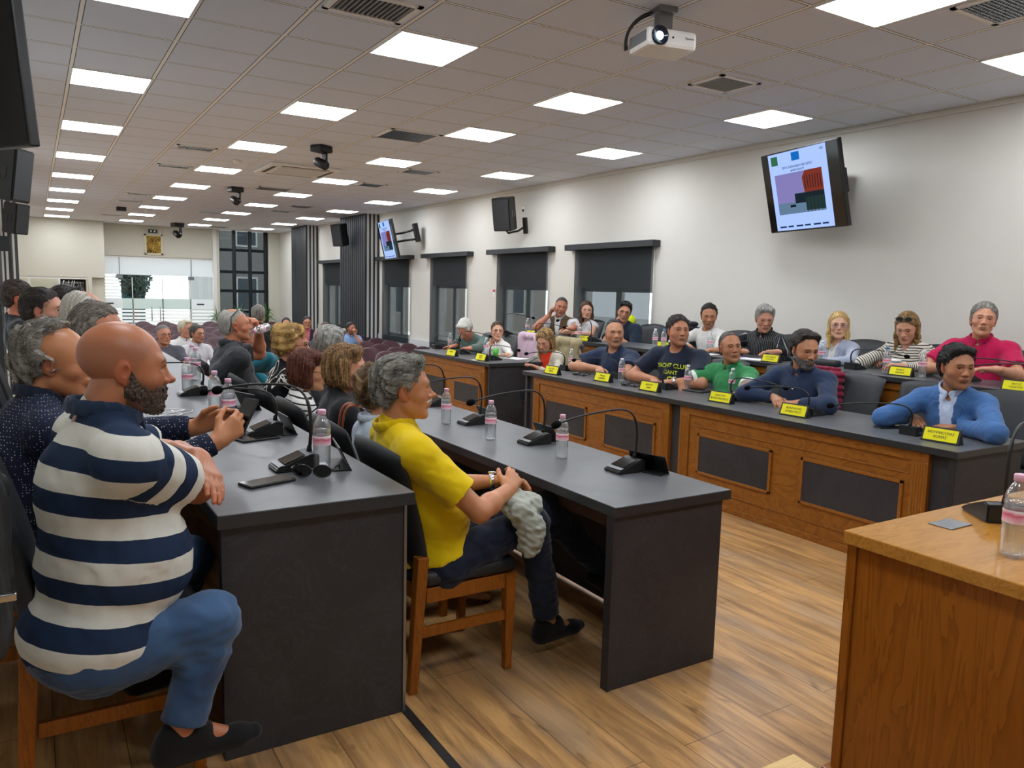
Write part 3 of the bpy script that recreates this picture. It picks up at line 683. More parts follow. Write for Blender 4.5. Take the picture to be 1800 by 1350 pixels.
# ------------------------------------------------------------------ bottles
def clear(name, tint, gl, df):
    m = bpy.data.materials.new(name); m.use_nodes = True; nt = m.node_tree; nt.nodes.clear()
    t = N(nt, 'ShaderNodeBsdfTransparent'); g = N(nt, 'ShaderNodeBsdfGlossy'); d = N(nt, 'ShaderNodeBsdfDiffuse'); t.inputs[0].default_value = (*tint, 1); g.inputs['Roughness'].default_value = .06; d.inputs[0].default_value = (.85, .88, .9, 1)
    lw = N(nt, 'ShaderNodeLayerWeight'); lw.inputs[0].default_value = .35; a = N(nt, 'ShaderNodeMixShader'); b_ = N(nt, 'ShaderNodeMixShader'); o = N(nt, 'ShaderNodeOutputMaterial')
    nt.links.new(mth(nt, 'ADD', mth(nt, 'MULTIPLY', lw.outputs['Facing'], gl), .04), a.inputs[0]); nt.links.new(t.outputs[0], a.inputs[1]); nt.links.new(g.outputs[0], a.inputs[2])
    b_.inputs[0].default_value = df; nt.links.new(a.outputs[0], b_.inputs[1]); nt.links.new(d.outputs[0], b_.inputs[2]); nt.links.new(b_.outputs[0], o.inputs[0]); return m
M_water = clear('clear_water', (.97, .985, .99), .5, .06); M_pet = clear('bottle_plastic', (.97, .98, .98), .75, .07)
M_cap = plain('pink_cap', '#e3aec6', .4, .5, var=.02); M_capw = plain('white_cap', '#eceef0', .4)
m, nt, b = nmat('bottle_label', .4, .4); v = coords(nt); sp = N(nt, 'ShaderNodeSeparateXYZ'); nt.links.new(v, sp.inputs[0])
wv = mth(nt, 'ADD', sp.outputs[2], mth(nt, 'MULTIPLY', noise(nt, v, 30, 2), .02))
nt.links.new(ramp(nt, mth(nt, 'MULTIPLY', mth(nt, 'SUBTRACT', wv, .10), 16), [(.0, lin('#f1e4ea')), (.3, lin('#e9a3b6')), (.42, lin('#d8607c')), (.55, lin('#f4e9ee')), (.9, lin('#efc9d5'))]), b.inputs['Base Color']); M_label = m
M_bluecap = plain('blue_cap', '#2f7fb8', .4)
def bottle():
    t = thing('water_bottle', 'water bottle', 'bottle')
    pr = [(0, .004), (.022, .0), (.029, .004), (.031, .012)]
    for k in range(9): z = .018+k*.0075; pr += [(.0315, z), (.0298, z+.0037)]
    pr += [(.0315, .088), (.0312, .092), (.0312, .128), (.0315, .131), (.030, .138), (.0318, .146), (.0300, .153), (.0308, .160), (.0275, .172), (.0215, .185), (.0155, .195), (.0128, .199), (.0128, .203)]
    bm = B(); lathe(bm, pr, 28); obj('bottle_body', bm, M_pet, t, True)
    bm = B(); lathe(bm, [(0, .0035), (.0285, .004), (.0292, .03)]+[(.0292 if k % 2 else .0285, .03+k*.012) for k in range(1, 11)]+[(.0, .152)], 20); obj('water', bm, M_water, t, True)
    bm = B(); lathe(bm, [(.0319, .093), (.0321, .094), (.0321, .126), (.0319, .127)], 28); obj('label', bm, M_label, t, True)
    bm = B(); lathe(bm, [(0, .220), (.0135, .2195), (.0148, .217), (.0148, .202), (.0135, .2012), (.0, .2012)], 20); obj('cap', bm, M_cap, t, True)
    return t
BOT = None; BCAP = {}
def put_bottle(u, v, z, lab, cap=None, xmax=99, s=1, P=None):
    global BOT
    if BOT is None: BOT = bottle(); o = BOT
    else: o = dup(BOT, (0, 0, 0))
    p = P or at_z(u, v, z); o.location = (min(p[0], xmax), p[1], z); o.scale = (s, s, s); o['label'] = lab; o['group'] = 'clear water bottles'
    if cap is not None:
        for c in o.children:
            if c.name.startswith('cap'): c.data = c.data.copy(); c.data.materials.clear(); c.data.materials.append(cap)
    return o
for a in ((987, 805, Z1, 'clear water bottle nearest the camera on the middle desk'), (862, 773, Z1, 'second water bottle on the middle desk'), (784, 745, Z1, 'third water bottle on the middle desk, by the moustached man\'s chin'),
          (566, 826, ZL, 'pink-capped water bottle nearest the camera on the left desk'), (378, 728, ZL, 'pink-capped bottle, left one of the pair behind the held phone'), (402, 748, ZL, 'half-hidden bottle, right one of the pair behind the held phone'), (330, 694, ZL, 'pink-capped bottle on the left desk in front of the bottle with snacks'), (345, 668, ZL, 'bottle holding yellow snacks on the left desk'), (338, 660, ZL, 'farthest empty-topped bottle on the left desk')):
    put_bottle(*a)
for (u, v, l) in ((1663, 750, 'in front of the blue suit'), (1286, 693, 'in front of the green polo'), (1208, 686, 'between the lettered tee and the green polo'), (1092, 671, 'in front of the plain navy tee'), (977, 645, 'in front of the woman in orange'), (774, 611, 'at the white-haired man\'s left hand side, far end'), (812, 615, 'at the white-haired man\'s elbow'), (854, 624, 'beside the green cup')):
    q = at_z(u, v, ZR); put_bottle(u, v, ZR, 'white-capped water bottle '+l, M_capw, P=(min(q.x, 4.95), min(q.y, 9.42) if q.y > 7.4 else min(q.y, 6.62)))
for (u, v, l, c) in ((927, 586, 'at its far end beside a nameplate', M_capw), (1018, 600, 'in front of the brown-haired woman', M_capw), (1151, 612, 'left of the blue-capped one behind the lettered tee', M_capw), (1166, 613, 'with a blue cap behind the lettered tee', M_bluecap), (1247, 619, 'in front of the white sweater', M_capw), (1392, 634, 'behind the bearded man\'s head', M_capw), (1443, 641, 'in front of the blonde woman', M_capw), (1557, 657, 'with a blue cap in front of the sunglasses woman', M_bluecap), (1620, 664, 'beside the nameplate, right of the paper cup', M_capw)):
    put_bottle(u, v, Z2, 'water bottle on the raised row '+l, c, 6.3)
put_bottle(0, 0, .9252, 'large pink-capped water bottle on the brown desk in the right foreground', P=(2.15, .975))
# ------------------------------------------------------------------ nameplates
def nameplate(u, v, z, lines, lab, rot=-PI/2, s=1.0, xoff=0, lit=True):
    p = at_z(u, v, z); t = thing('nameplate', lab, 'nameplate', (p.x+xoff, p.y, z), rot, 'yellow nameplates in black holders')
    # faces local +x ... local -y is the reading side
    W, Hh, tilt = .215*s, .092*s, .35
    M = Matrix.Rotation(-tilt, 4, 'X')
    obj('holder', BX(-W/2, W/2, 0, .005, 0, Hh, .001, M=M), M_black, t)
    bm = B(); vs = [(-W/2, 0, 0), (W/2, 0, 0), (W/2, .06, 0), (-W/2, .06, 0)]; box(bm, -W/2, W/2, .0, .062, 0, .004)
    quad(bm, (W/2, .0, .0), (W/2, .06, .002), (W/2, .033, Hh*.93), (W/2, .032, Hh*.93)); quad(bm, (-W/2, .0, .0), (-W/2, .06, .002), (-W/2, .033, Hh*.93), (-W/2, .032, Hh*.93))
    obj('stand', bm, M_black, t)
    c = obj('card', BX(-W/2+.012, W/2-.012, -.0025, -.0005, .010, Hh-.010, M=M), M_yellow, t)
    if lines:
        for k, ln in enumerate(lines):
            me = text_mesh(ln, .021*s); o = obj('lettering', me, plain('ink', '#2a2a18', .6), c)
            o.matrix_local = M @ Matrix.Translation((0, -.0032, Hh*(.62-.27*k))) @ Matrix.Rotation(PI/2, 4, 'X')
    return t
NP = -PI/2+.06
nameplate(1650, 778, ZR, ['ΜΟΥΡΜΟΥΡΑΣ', 'ΘΩΜΑΣ'], 'yellow nameplate in front of the man in the blue suit', NP)
nameplate(1392, 732, ZR, ['ΚΑΜΠΑΛΗΣ', 'ΔΗΜΗΤΡΙΟΣ'], 'yellow nameplate in front of the bearded man in the navy shirt', NP)
nameplate(1263, 708, ZR, ['ΧΡΗΣΤΟΥ', 'ΚΩΝΣΤΑΝΤΙΝΟΣ'], 'yellow nameplate in front of the man in the green polo', NP)
nameplate(1138, 688, ZR, ['ΒΕΡΓΟΥ', 'ΛΙΝΑ'], 'yellow nameplate in front of the lettered navy tee', NP)
nameplate(1056, 671, ZR, ['ΣΙΜΟΣ', 'ΙΩΑΝΝΗΣ'], 'yellow nameplate in front of the plain navy tee', NP)
nameplate(967, 658, ZR, ['ΡΟΥΣΟΥ', 'ΜΑΡΙΑ'], 'yellow nameplate at the far end of the front right desk', NP)
nameplate(843, 634, ZR, ['ΝΙΚΟΥ', 'ΑΝΝΑ'], 'yellow nameplate beside the green cup', NP); nameplate(791, 626, ZR, ['ΠΑΠΠΑΣ'], 'yellow nameplate by the white-haired man\'s arm', NP)
for (u, v, ln, l) in ((1784, 688, ['ΜΙΧΟΣ', 'ΑΝΔΡΕΑΣ'], 'in front of the crimson polo'), (1580, 661, ['ΚΟΚΟΥ', 'ΕΙΡΗΝΗ'], 'in front of the sunglasses woman'), (1352, 637, ['ΔΑΜΟΡΑΚΗΣ', 'ΣΤΑΥΡΟΣ'], 'in front of the pinstriped shirt'), (1163, 612, ['ΛΙΟΣ'], 'behind the lettered tee'), (1024, 600, ['ΣΟΦΟΥ'], 'in front of the brown-haired woman'), (931, 590, ['ΡΑΛΛΗΣ'], 'beside the far white bottle')):
    nameplate(u, v, Z2, ln, 'yellow nameplate on the raised row '+l, NP, .9)
# back of plates on the left and middle desks: black folded holders
for (u, v, z, l, r) in ((1150, 826, Z1, 'black propped tablet beside the nearest microphone of the middle desk', PI/2+.25), (995, 768, Z1, 'black holder behind the bottle on the middle desk', PI/2), (870, 738, Z1, 'black holder behind the second bottle on the middle desk', PI/2), (637, 814, ZL, 'open black folded holder near the end of the left desk', PI/2-.2), (514, 758, ZL, 'black holder with folded paper by the dotted-shirt man\'s microphone', PI/2), (461, 716, ZL, 'holder with yellow card seen edge-on on the left desk', PI/2+.3)):
    p = at_z(u, v, z); t = thing('card_holder', l, 'holder', (min(p.x, 2.44) if z == Z1 else min(p.x, .97), p.y, z), r, 'black folded card holders')
    obj('panel', BX(-.10, .10, 0, .005, 0, .095, .001, M=Matrix.Rotation(-.45, 4, 'X')), M_gloss if 'tablet' in l else M_black, t); obj('foot', BX(-.10, .10, 0, .07, 0, .004), M_black, t)
    if 'yellow' in l: obj('card', BX(-.09, .09, -.002, -.0005, .01, .085, M=Matrix.Rotation(-.45, 4, 'X')), M_yellow, t)
    if 'paper' in l or 'open' in l: obj('folded_paper', BX(-.04, .04, .075, .12, .0005, .006, M=Matrix.Rotation(.1, 4, 'Z')), M_paper, t)
# ------------------------------------------------------------------ small things on the desks
def phone(P, rot, lab, w=.075, l=.155, M0=None):
    t = thing('smartphone', lab, 'phone', P, rot)
    a = obj('body', BX(-w/2, w/2, -l/2, l/2, 0, .009, .003), M_black, t); b_ = obj('screen', BX(-w/2+.003, w/2-.003, -l/2+.004, l/2-.004, .0091, .0097), M_gloss, t); return t
p = at_z(470, 849, ZL); phone((p.x, p.y, ZL), math.radians(-72), 'black smartphone lying at the near end of the left desk', .08, .17)
p = at_z(1298, 706, ZR); phone((p.x, p.y, ZR), math.radians(60), 'black smartphone lying in front of the man in the green polo')
p = at_z(1560, 752, ZR); phone((p.x, p.y, ZR), math.radians(70), 'black smartphone beside the blue suit\'s microphone')
p = at_z(452, 772, ZL); t = phone((p.x, p.y, ZL), math.radians(-75), 'dark wallet-cased phone under the dotted-shirt man\'s hands', .09, .17)
p = at_z(1215, 688, ZR); t = thing('laptop', 'closed black tablet or laptop on the desk by the lettered tee', 'laptop', (p.x+.06, p.y, ZR), .1); obj('body', BX(-.09, .09, -.12, .12, 0, .014, .004), M_dark, t)
# sunglasses on the left desk
def glasses_bm(w=.145, lens=True, r=.0022, lh=.02, lw=.027, dark=False, temple=.13):
    bm = B()
    for s in (-1, 1):
        pts = [(s*.034+lw*math.cos(2*PI*k/16), .0, lh*math.sin(2*PI*k/16)*(1 if abs(math.cos(2*PI*k/16)) < .5 else .95)) for k in range(17)]; tube(bm, pts, r, 6, False)
        tube(bm, [(s*(.034+lw), 0, .006), (s*w/2, -.006, .007), (s*w/2, -.05, .006), (s*w/2*.97, -temple*.8, .0), (s*w/2*.95, -temple, -.022)], r, 6)
    tube(bm, [(-.008, 0, .004), (0, .002, .007), (.008, 0, .004)], r, 6); return bm
def lens_bm(lh=.019, lw=.026):
    bm = B()
    for s in (-1, 1):
        vs = [bm.verts.new((s*.034+lw*math.cos(2*PI*k/16), 0, lh*math.sin(2*PI*k/16))) for k in range(16)]; bm.faces.new(vs)
    return bm
p = at_z(549, 840, ZL); t = thing('sunglasses', 'black sunglasses lying by the nearest bottle on the left desk', 'sunglasses', (p.x, p.y, ZL+.024), math.radians(150))
o = obj('frame', glasses_bm(r=.003, lh=.021, lw=.03), M_gloss, t, True); obj('lens', lens_bm(.021, .03), M_gloss, t)
def earphones(u, v, lab, z):
    p = at_z(u, v, z); bm = B(); pts = []
    random.seed(int(u)); a = Vector((p.x, p.y, z+.003))
    for k in range(30): pts.append(a+Vector((.11*math.sin(k*.55)*(.4+k/40), .09*math.cos(k*.43)+.004*k-.05, .001*abs(math.sin(k)))))
    tube(bm, pts, .0018, 6)
    for q in (pts[0], pts[-1]): tube(bm, [q, q+Vector((.012, .004, .004)), q+Vector((.02, .0, .006))], [.004, .008, .005], 8)
    tag(obj('earphones', bm, M_paper, None, True), lab, 'earphones')
earphones(300, 728, 'white wired earphones tangled on the left desk in front of the bald man', ZL)
p = at_z(350, 738, ZL); t = thing('pen', 'black pen lying on the left desk by the dotted sleeve', 'pen', (p.x, p.y, ZL+.006), math.radians(-20)); bm = B(); tube(bm, [(-.07, 0, 0), (.06, 0, 0), (.072, 0, 0)], [.0055, .0055, .001], 8); obj('barrel', bm, M_black, t); bm = B(); tube(bm, [(-.02, 0, .0), (-.012, 0, 0)], .006, 8); obj('ring', bm, M_chrome, t)
p = at_z(432, 718, ZL); t = thing('sunglasses_case', 'small black pouch by the pair of bottles on the left desk', 'pouch', (p.x-.1, p.y, ZL), .3); obj('body', BX(-.05, .05, -.03, .03, 0, .025, .011), M_leather, t, True)
for (u, v, l) in ((1022, 660, 'tangled black cable and adapter near the far nameplate'), (1110, 679, 'black sunglasses and earbuds between the two navy tees')):
    p = at_z(u, v, ZR); t = thing('cable_bundle', l, 'cable', (p.x, p.y, ZR)); bm = B(); pts = [(.05*math.sin(k*.9)*(1+.2*math.sin(k)), .09*math.cos(k*.6), .012+.010*math.sin(k*1.7)) for k in range(26)]; tube(bm, pts, .0045, 6); obj('cord', bm, M_black, t); obj('adapter', BX(-.03, .02, .05, .11, 0, .022, .005), M_dark, t)
# cups and papers
def cup(u, v, z, lab, col, lid=None, h=.11, xmax=99):
    p = at_z(u, v, z); t = thing('drink_cup', lab, 'cup', (min(p.x, xmax), p.y, z)); bm = B(); lathe(bm, [(0, .001), (.028, 0), (.040, h), (.037, h), (.027, .004), (0, .004)], 24); obj('cup_body', bm, plain('cup_'+col[1:], col, .4), t, True)
    if lid: bm = B(); lathe(bm, [(.042, h-.004), (.043, h+.004), (.038, h+.012), (0, h+.012)], 24); obj('lid', bm, M_paper, t, True)
    return t
t = cup(871, 629, ZR, 'green plastic cup with a straw in front of the teenage girl', '#4fae3a'); bm = B(); tube(bm, [(.01, 0, .01), (-.01, 0, .2)], .003, 6); obj('straw', bm, M_paper, t)
cup(1573, 655, Z2, 'teal paper coffee cup with white lid on the raised row', '#4d8f8d', True, .10, 6.25)
def papers(u, v, z, lab, w=.21, l=.3, rot=.2, col=None, xmax=99):
    p = at_z(u, v, z); t = thing('paper_sheets', lab, 'paper', (min(p.x, xmax), p.y, z), rot)
    for k in range(3): obj('sheet', BX(-w/2, w/2, -l/2, l/2, .001*k, .001*k+.0008, M=Matrix.Rotation(.12*k, 4, 'Z')), col or M_paper, t)
papers(905, 630, ZR, 'white sheets on the shorter desk beside the green cup'); papers(1330, 632, Z2, 'white papers in front of the pinstriped shirt', xmax=6.2); papers(1235, 622, Z2, 'white papers in front of the white sweater', .2, .28, .1, xmax=6.2)
papers(1290, 628, Z2, 'mauve folder on the raised row beside white papers', .16, .22, .1, plain('mauve_card', '#c9a3d8', .6), 6.15)
papers(835, 633, ZR, 'folded white napkin by the shorter desk microphone', .06, .08)
p = at_z(925, 637, ZR); t = thing('tablet', 'black propped tablet at the near end of the shorter desk', 'tablet', (p.x, p.y, ZR), 1.2); obj('panel', BX(-.09, .09, 0, .007, 0, .13, M=Matrix.Rotation(1.1, 4, 'X')@Matrix.Translation((0,0,0))), M_gloss, t)
p = at_z(1440, 641, Z2); t = thing('handbag', 'small black bag on the raised row in front of the blonde woman', 'bag', (6.05, at_x(1462, 632, 6.1).y, Z2), 0); obj('body', BX(-.05, .05, -.11, .11, 0, .06, .02), M_leather, t, True)
# cable hole on left desk
p = at_z(592, 818, ZL); tag(obj('cable_grommet', (lambda bm: (lathe(bm, [(0, .0), (.038, 0), (.038, .003), (.03, .004), (0, .002)], 24, Matrix.Translation((p.x, p.y, ZL))), bm)[1])(B()), M_black), 'round black cable grommet in the left desk top', 'grommet')
# ------------------------------------------------------------------ ceiling things
def tv(name_lab, P, yaw, tilt, w, h, slide=True):
    t = thing('television', name_lab, 'television'); t.matrix_world = Matrix.Translation(P) @ Matrix.Rotation(yaw, 4, 'Z') @ Matrix.Rotation(tilt, 4, 'X')
    # screen faces local -y
    obj('casing', BX(-w/2, w/2, 0, .045, -h/2, h/2, .006), M_black, t)
    s = obj('screen', BX(-w/2+.01, w/2-.01, -.002, -.0003, -h/2+.015, h/2-.012), M_gloss, t)
    if slide:
        sw = w*.75; x0 = -sw*.5-w*.02
        e = obj('slide', BX(x0, x0+sw, -.004, -.0022, -h/2+.016, h/2-.014), emit('slide_light', '#a9c4ff', .92), s)
        def R_(a, b_, c, d, col, st, k, nm='picture'):
            return obj(nm, BX(x0+sw*a, x0+sw*b_, -.0042-k*.0004, -.0040-k*.0004, -h/2+h*c, -h/2+h*d), emit('slide_'+col[1:], col, st), e)
        R_(.08, .90, .22, .72, '#8d86c4', .75, 0); R_(.08, .90, .22, .36, '#6d8aa8', .7, 1); R_(.40, .90, .34, .46, '#22303a', .6, 2); R_(.58, .90, .24, .40, '#2f4a4a', .5, 3, 'pier')
        bm = B(); 
        for (a, b_, c) in (((x0+sw*.58), -h/2+h*.72, 0), ): pass
        vs = [bm.verts.new(q) for q in ((x0+sw*.56, -.0062, -h/2+h*.64), (x0+sw*.62, -.0062, -h/2+h*.72), (x0+sw*.90, -.0062, -h/2+h*.72), (x0+sw*.90, -.0062, -h/2+h*.46), (x0+sw*.58, -.0062, -h/2+h*.46))]; bm.faces.new(vs); obj('red_building', bm, emit('slide_red', '#8a3a2e', .7), e)
        bm = B()
        for k in range(7): q = x0+sw*(.60+.043*k); box(bm, q, q+sw*.012, -.0066, -.0064, -h/2+h*.5, -h/2+h*.66)
        for k in range(5): q = x0+sw*(.60+.06*k); box(bm, q, q+sw*.008, -.0066, -.0064, -h/2+h*.22, -h/2+h*.45)
        obj('posts', bm, emit('slide_posts', '#3a2a2c', .5), e)
        R_(.30, .40, .30, .33, '#1f2a30', .5, 4, 'boat')
        R_(.42, .56, .86, .96, '#1670c8', .8, 0, 'logo'); R_(.05, .17, .84, .95, '#3f7f5a', .6, 0, 'logo')
        for k, (tx, sz, zz, xx) in enumerate((('ΕΡΓΑ ΠΑΡΑΛΙΑΚΟΥ ΜΕΤΩΠΟΥ', .032, .79, .5), ('ΔΗΜΟΣ ΒΟΛΟΥ', .028, .745, .5), ('ΤΕΕ', .03, .93, .93))):
            me = text_mesh(tx, sz*w/1.2, 'CENTER', .0002, True); o = obj('lettering', me, emit('slide_ink', '#2c3f7c', .4), e); o.matrix_local = Matrix.Translation((x0+sw*xx, -.0046, -h/2+h*zz)) @ Matrix.Rotation(PI/2, 4, 'X')
        bm = B()
        for k in range(6): q = x0+sw*(.06+.15*k); box(bm, q, q+sw*(.10 if k % 2 else .12), -.0046, -.0044, -h/2+h*.055, -h/2+h*.075)
        obj('footer_marks', bm, emit('slide_ink', '#2c3f7c', .4), e)
    return t
t = tv('wall television showing a slide, high on the right wall above the pinstriped shirt', Vector((6.46, 5.15, 2.64)), math.radians(-103), math.radians(14), 1.12, .80)
obj('wall_arm', BX(-.12, .12, .045, .46, -.12, .12, .01), M_black, t)
t = tv('far wall television with a bright slide beside the big ribbed pillar', Vector((6.40, 15.5, 2.58)), math.radians(-100), math.radians(13), 1.36, .80)
bm = B(); tube(bm, [(0, .04, .08), (.32, .3, .08), (.5, .52, .1)], .025, 6); tube(bm, [(0, .04, -.08), (.32, .3, -.08), (.5, .52, -.1)], .025, 6); box(bm, .42, .58, .48, .56, -.16, .22); obj('wall_arm', bm, M_black, t)
# black set on the left, seen from behind
t = thing('television', 'large black television on the left wall beside the camera, cut by the picture edge', 'television'); a = at_y(43, 130, 4.1); t.matrix_world = Matrix.Translation((a.x, 4.1, 2.62)) @ Matrix.Rotation(math.radians(122), 4, 'Z') @ Matrix.Rotation(math.radians(-5), 4, 'X')
obj('casing', BX(0, .80, -.02, .03, -.46, .40, .008), M_black, t); obj('screen', BX(.01, .79, .0302, .032, -.44, .39), M_gloss, t); bm = B(); tube(bm, [(.5, -.02, 0), (.62, -.05, 0), (.80, -.06, .0)], .03, 8); obj('wall_arm', bm, M_black, t)
def speaker(lab, P, yaw, tilt, s=1, arm=None):
    t = thing('loudspeaker', lab, 'loudspeaker'); t.matrix_world = Matrix.Translation(P) @ Matrix.Rotation(yaw, 4, 'Z') @ Matrix.Rotation(tilt, 4, 'X') @ Matrix.Scale(s, 4)
    bm = B(); pts = [(-.16, -.14), (.16, -.14), (.12, .15), (-.12, .15)]
    lo = [bm.verts.new((x, y, -.26)) for x, y in pts]; hi = [bm.verts.new((x, y, .26)) for x, y in pts]; bm.faces.new(lo[::-1]); bm.faces.new(hi)
    for k in range(4): bm.faces.new((lo[k], lo[(k+1) % 4], hi[(k+1) % 4], hi[k]))
    bmesh.ops.bevel(bm, geom=bm.edges[:], offset=.012, segments=2, affect='EDGES'); obj('cabinet', bm, M_black, t)
    obj('grille', BX(-.14, .14, -.147, -.141, -.24, .24, .004), M_dark, t)
    bm = B()
    for s_ in (-1, 1):
        for q in (-.06, .03): box(bm, -.002, .002, q, q+.05, -.05, .07, M=Matrix.Translation((s_*.143, 0, 0)) @ Matrix.Rotation(s_*.135, 4, 'Z'))
    obj('handle_recess', bm, M_gloss, t)
    if arm: bm = B(); tube(bm, [Vector(q) for q in arm], .018, 8); q = Vector(arm[-1]); box(bm, q.x-.03, q.x+.03, q.y-.03, q.y+.03, q.z-.12, q.z+.14); obj('bracket', bm, M_black, t)
    return t
p = at_x(888, 376, 6.50); speaker('black loudspeaker tilted down on a wall arm between the two nearest windows groups', p, math.radians(-60), math.radians(12), 1.0, [(0, 0, -.26), (0, .05, -.31), (.10, .22, -.30), (.17, .34, -.24)])
p = at_x(598, 413, 6.36); speaker('black loudspeaker half hidden behind the big ribbed pillar', p, math.radians(-60), math.radians(12))
p = at_y(16, 306, 8.0); speaker('black loudspeaker on the left wall under the big black television', (p.x, 8.0, p.z), math.radians(60), math.radians(8), .85)
p = at_y(27, 384, 13.8); speaker('farther black loudspeaker on the left wall', (p.x, 13.8, p.z), math.radians(50), math.radians(8), .85)
p = at_y(4, 428, 7.5); t = thing('wall_bracket', 'black wall bracket on the left wall below the loudspeakers', 'bracket', (p.x-.05, 7.5, p.z)); obj('plate', BX(-.06, .10, -.02, .02, -.06, .06), M_black, t)
# projector
t = thing('projector', 'white ceiling projector with lit lens', 'projector', (3.27, 3.68, CEIL-.20), math.radians(40-PI*0))
t.rotation_euler = (0, 0, math.radians(-12))
M_proj = plain('projector_white', '#e8e6e2', .35); 
obj('case', BX(-.165, .165, -.12, .12, -.06, .05, .022), M_proj, t, False); obj('vent_side', BX(-.167, -.164, -.10, .10, -.03, .035), plain('vent_grey', '#6c7074', .5), t)
bm = B(); R90 = Matrix.Rotation(PI/2, 4, 'X'); lathe(bm, [(.052, .0), (.055, .012), (.047, .014), (.044, .004), (0, .002)], 28, Matrix.Translation((-.09, -.119, .0)) @ R90); L_ = obj('lens', bm, plain('lens_blue', '#0c1c2c', .1), t, True)
bm = B(); lathe(bm, [(.024, .006), (0, .012)], 20, Matrix.Translation((-.09, -.119, 0)) @ R90); obj('lit_glass', bm, emit('lens_glow', '#dff6ff', 6), L_)
bm = B(); lathe(bm, [(.006, 0), (.006, .004), (0, .004)], 12, Matrix.Translation((.0, -.12, 0)) @ R90); obj('sensor', bm, M_black, t)
bm = B(); box(bm, -.06, .06, -.04, .04, .05, .07); box(bm, -.045, .045, -.03, .03, .07, .165); box(bm, -.06, .06, -.06, .06, .165, .198); box(bm, .06, .12, -.03, .03, .052, .075); obj('mount', bm, M_metal, t)
bm = B(); tube(bm, bez((0, .03, .19), (-.12, .04, .19), (-.22, .10, .10), (-.18, .13, -.03)), .007, 8); tube(bm, bez((0, .05, .19), (-.1, .1, .18), (-.2, .14, .1), (-.16, .14, -.02)), .006, 8); obj('cable', bm, M_black, t)
o = obj('lettering', text_mesh('Optoma', .018, 'CENTER', .0003), M_dark, t); o.matrix_local = Matrix.Translation((.11, -.1215, .005)) @ R90
# air grilles
def vent(i0, i1, r0, r1, lab, style='slot', mrg=.07):
    x0, x1, y0, y1 = LX0+.6*i0, LX0+.6*i1, LY0+.6*r0, LY0+.6*r1
    t = thing('ceiling_vent', lab, 'vent', ((x0+x1)/2, (y0+y1)/2, CEIL), 0, 'air grilles in the ceiling'); hw, hh = (x1-x0)/2, (y1-y0)/2
    bm = B(); k = .035
    for q in ((-hw, hw, -hh, -hh+k), (-hw, hw, hh-k, hh), (-hw, -hw+k, -hh, hh), (hw-k, hw, -hh, hh)): box(bm, *q, -.01, -.0005)
    obj('frame', bm, M_panelframe, t); obj('backing', BX(-hw+k, hw-k, -hh+k, hh-k, -.003, -.0006), M_gloss if style == 'slot' else M_dark, t)
    bm = B()
    if style == 'slot':
        n = max(5, int(2*(hw-k)/.03)); 
        for q in range(n): a = -hw+k+(2*(hw-k))*(q+.3)/n; box(bm, a, a+.006, -hh+k, hh-k, -.012, -.0035)
    else:
        for q in range(15): a = -hw+k+(2*(hw-k))*(q+.3)/15; box(bm, a, a+.008, -hh+k, hh-k, -.009, -.0035)
        for q in range(15): a = -hh+k+(2*(hh-k))*(q+.3)/15; box(bm, -hw+k, hw-k, a, a+.008, -.0095, -.0035)
    obj('slat', bm, M_metal if style != 'slot' else plain('vent_slat', '#9b9b98', .4), t)
def vp(u, v): p = at_z(u, v, CEIL); return (p.x-LX0)/.6, (p.y-LY0)/.6
def vent_at(u, v, w, d, lab, style='slot'):
    i, r = vp(u, v); vent(i-w/2, i+w/2, r-d/2, r+d/2, lab, style)
vent_at(655, 12, .85, .62, 'slotted ceiling vent at the top of the picture above the yellow polo man')
vent(5, 6, 3.02, 3.98, 'square mesh ceiling vent left of the middle light panels', 'mesh')
vent_at(1273, 147, .72, .62, 'slotted ceiling vent near the projector')
vent_at(344, 260, .8, .5, 'slotted ceiling vent left of the ceiling cassette, nearer one'); vent_at(306, 292, .8, .5, 'slotted ceiling vent left of the ceiling cassette, farther one')
vent_at(480, 332, 1, .8, 'grey mesh ceiling vent just beyond the ceiling cassette', 'mesh'); vent_at(735, 302, .8, .7, 'grey ceiling vent beyond the third row light', 'mesh'); vent_at(652, 325, .7, .7, 'grey ceiling vent above the far television', 'mesh')
vent_at(528, 363, .8, .8, 'small grey ceiling vent before the rear lights, right of two', 'mesh'); vent_at(494, 371, .8, .8, 'small grey ceiling vent before the rear lights, left of two', 'mesh')
vent_at(246, 341, .8, .5, 'slotted vent in the left part of the ceiling, third away'); vent_at(227, 353, .8, .5, 'slotted vent in the left part of the ceiling, fourth away'); vent_at(1785, 8, .8, .8, 'ceiling vent cut by the top right picture corner', 'mesh'); vent_at(196, 378, .8, .5, 'slotted vent by the far left ceiling lights')
vent_at(368, 373, .9, .8, 'grey vent by the farther dome camera', 'mesh'); vent_at(384, 399, .8, .8, 'grey vent close to the far wall', 'mesh')
# cassette air conditioner
t = thing('ceiling_air_conditioner', 'white four-way cassette air conditioner in the ceiling', 'air conditioner', (3.39, 11.65, CEIL)); bm = B(); box(bm, -.50, .50, -.53, .53, -.035, -.001, .008); obj('frame', bm, M_white, t)
bm = B()
for q in ((-.34, .34, -.46, -.41), (-.34, .34, .41, .46), (-.44, -.39, -.34, .34), (.39, .44, -.34, .34)): box(bm, *q, -.038, -.033)
obj('air_slot', bm, M_dark, t); obj('intake_grille', BX(-.33, .33, -.35, .35, -.048, -.0355, .006), plain('ac_grille', '#cfd0cc', .6), t)
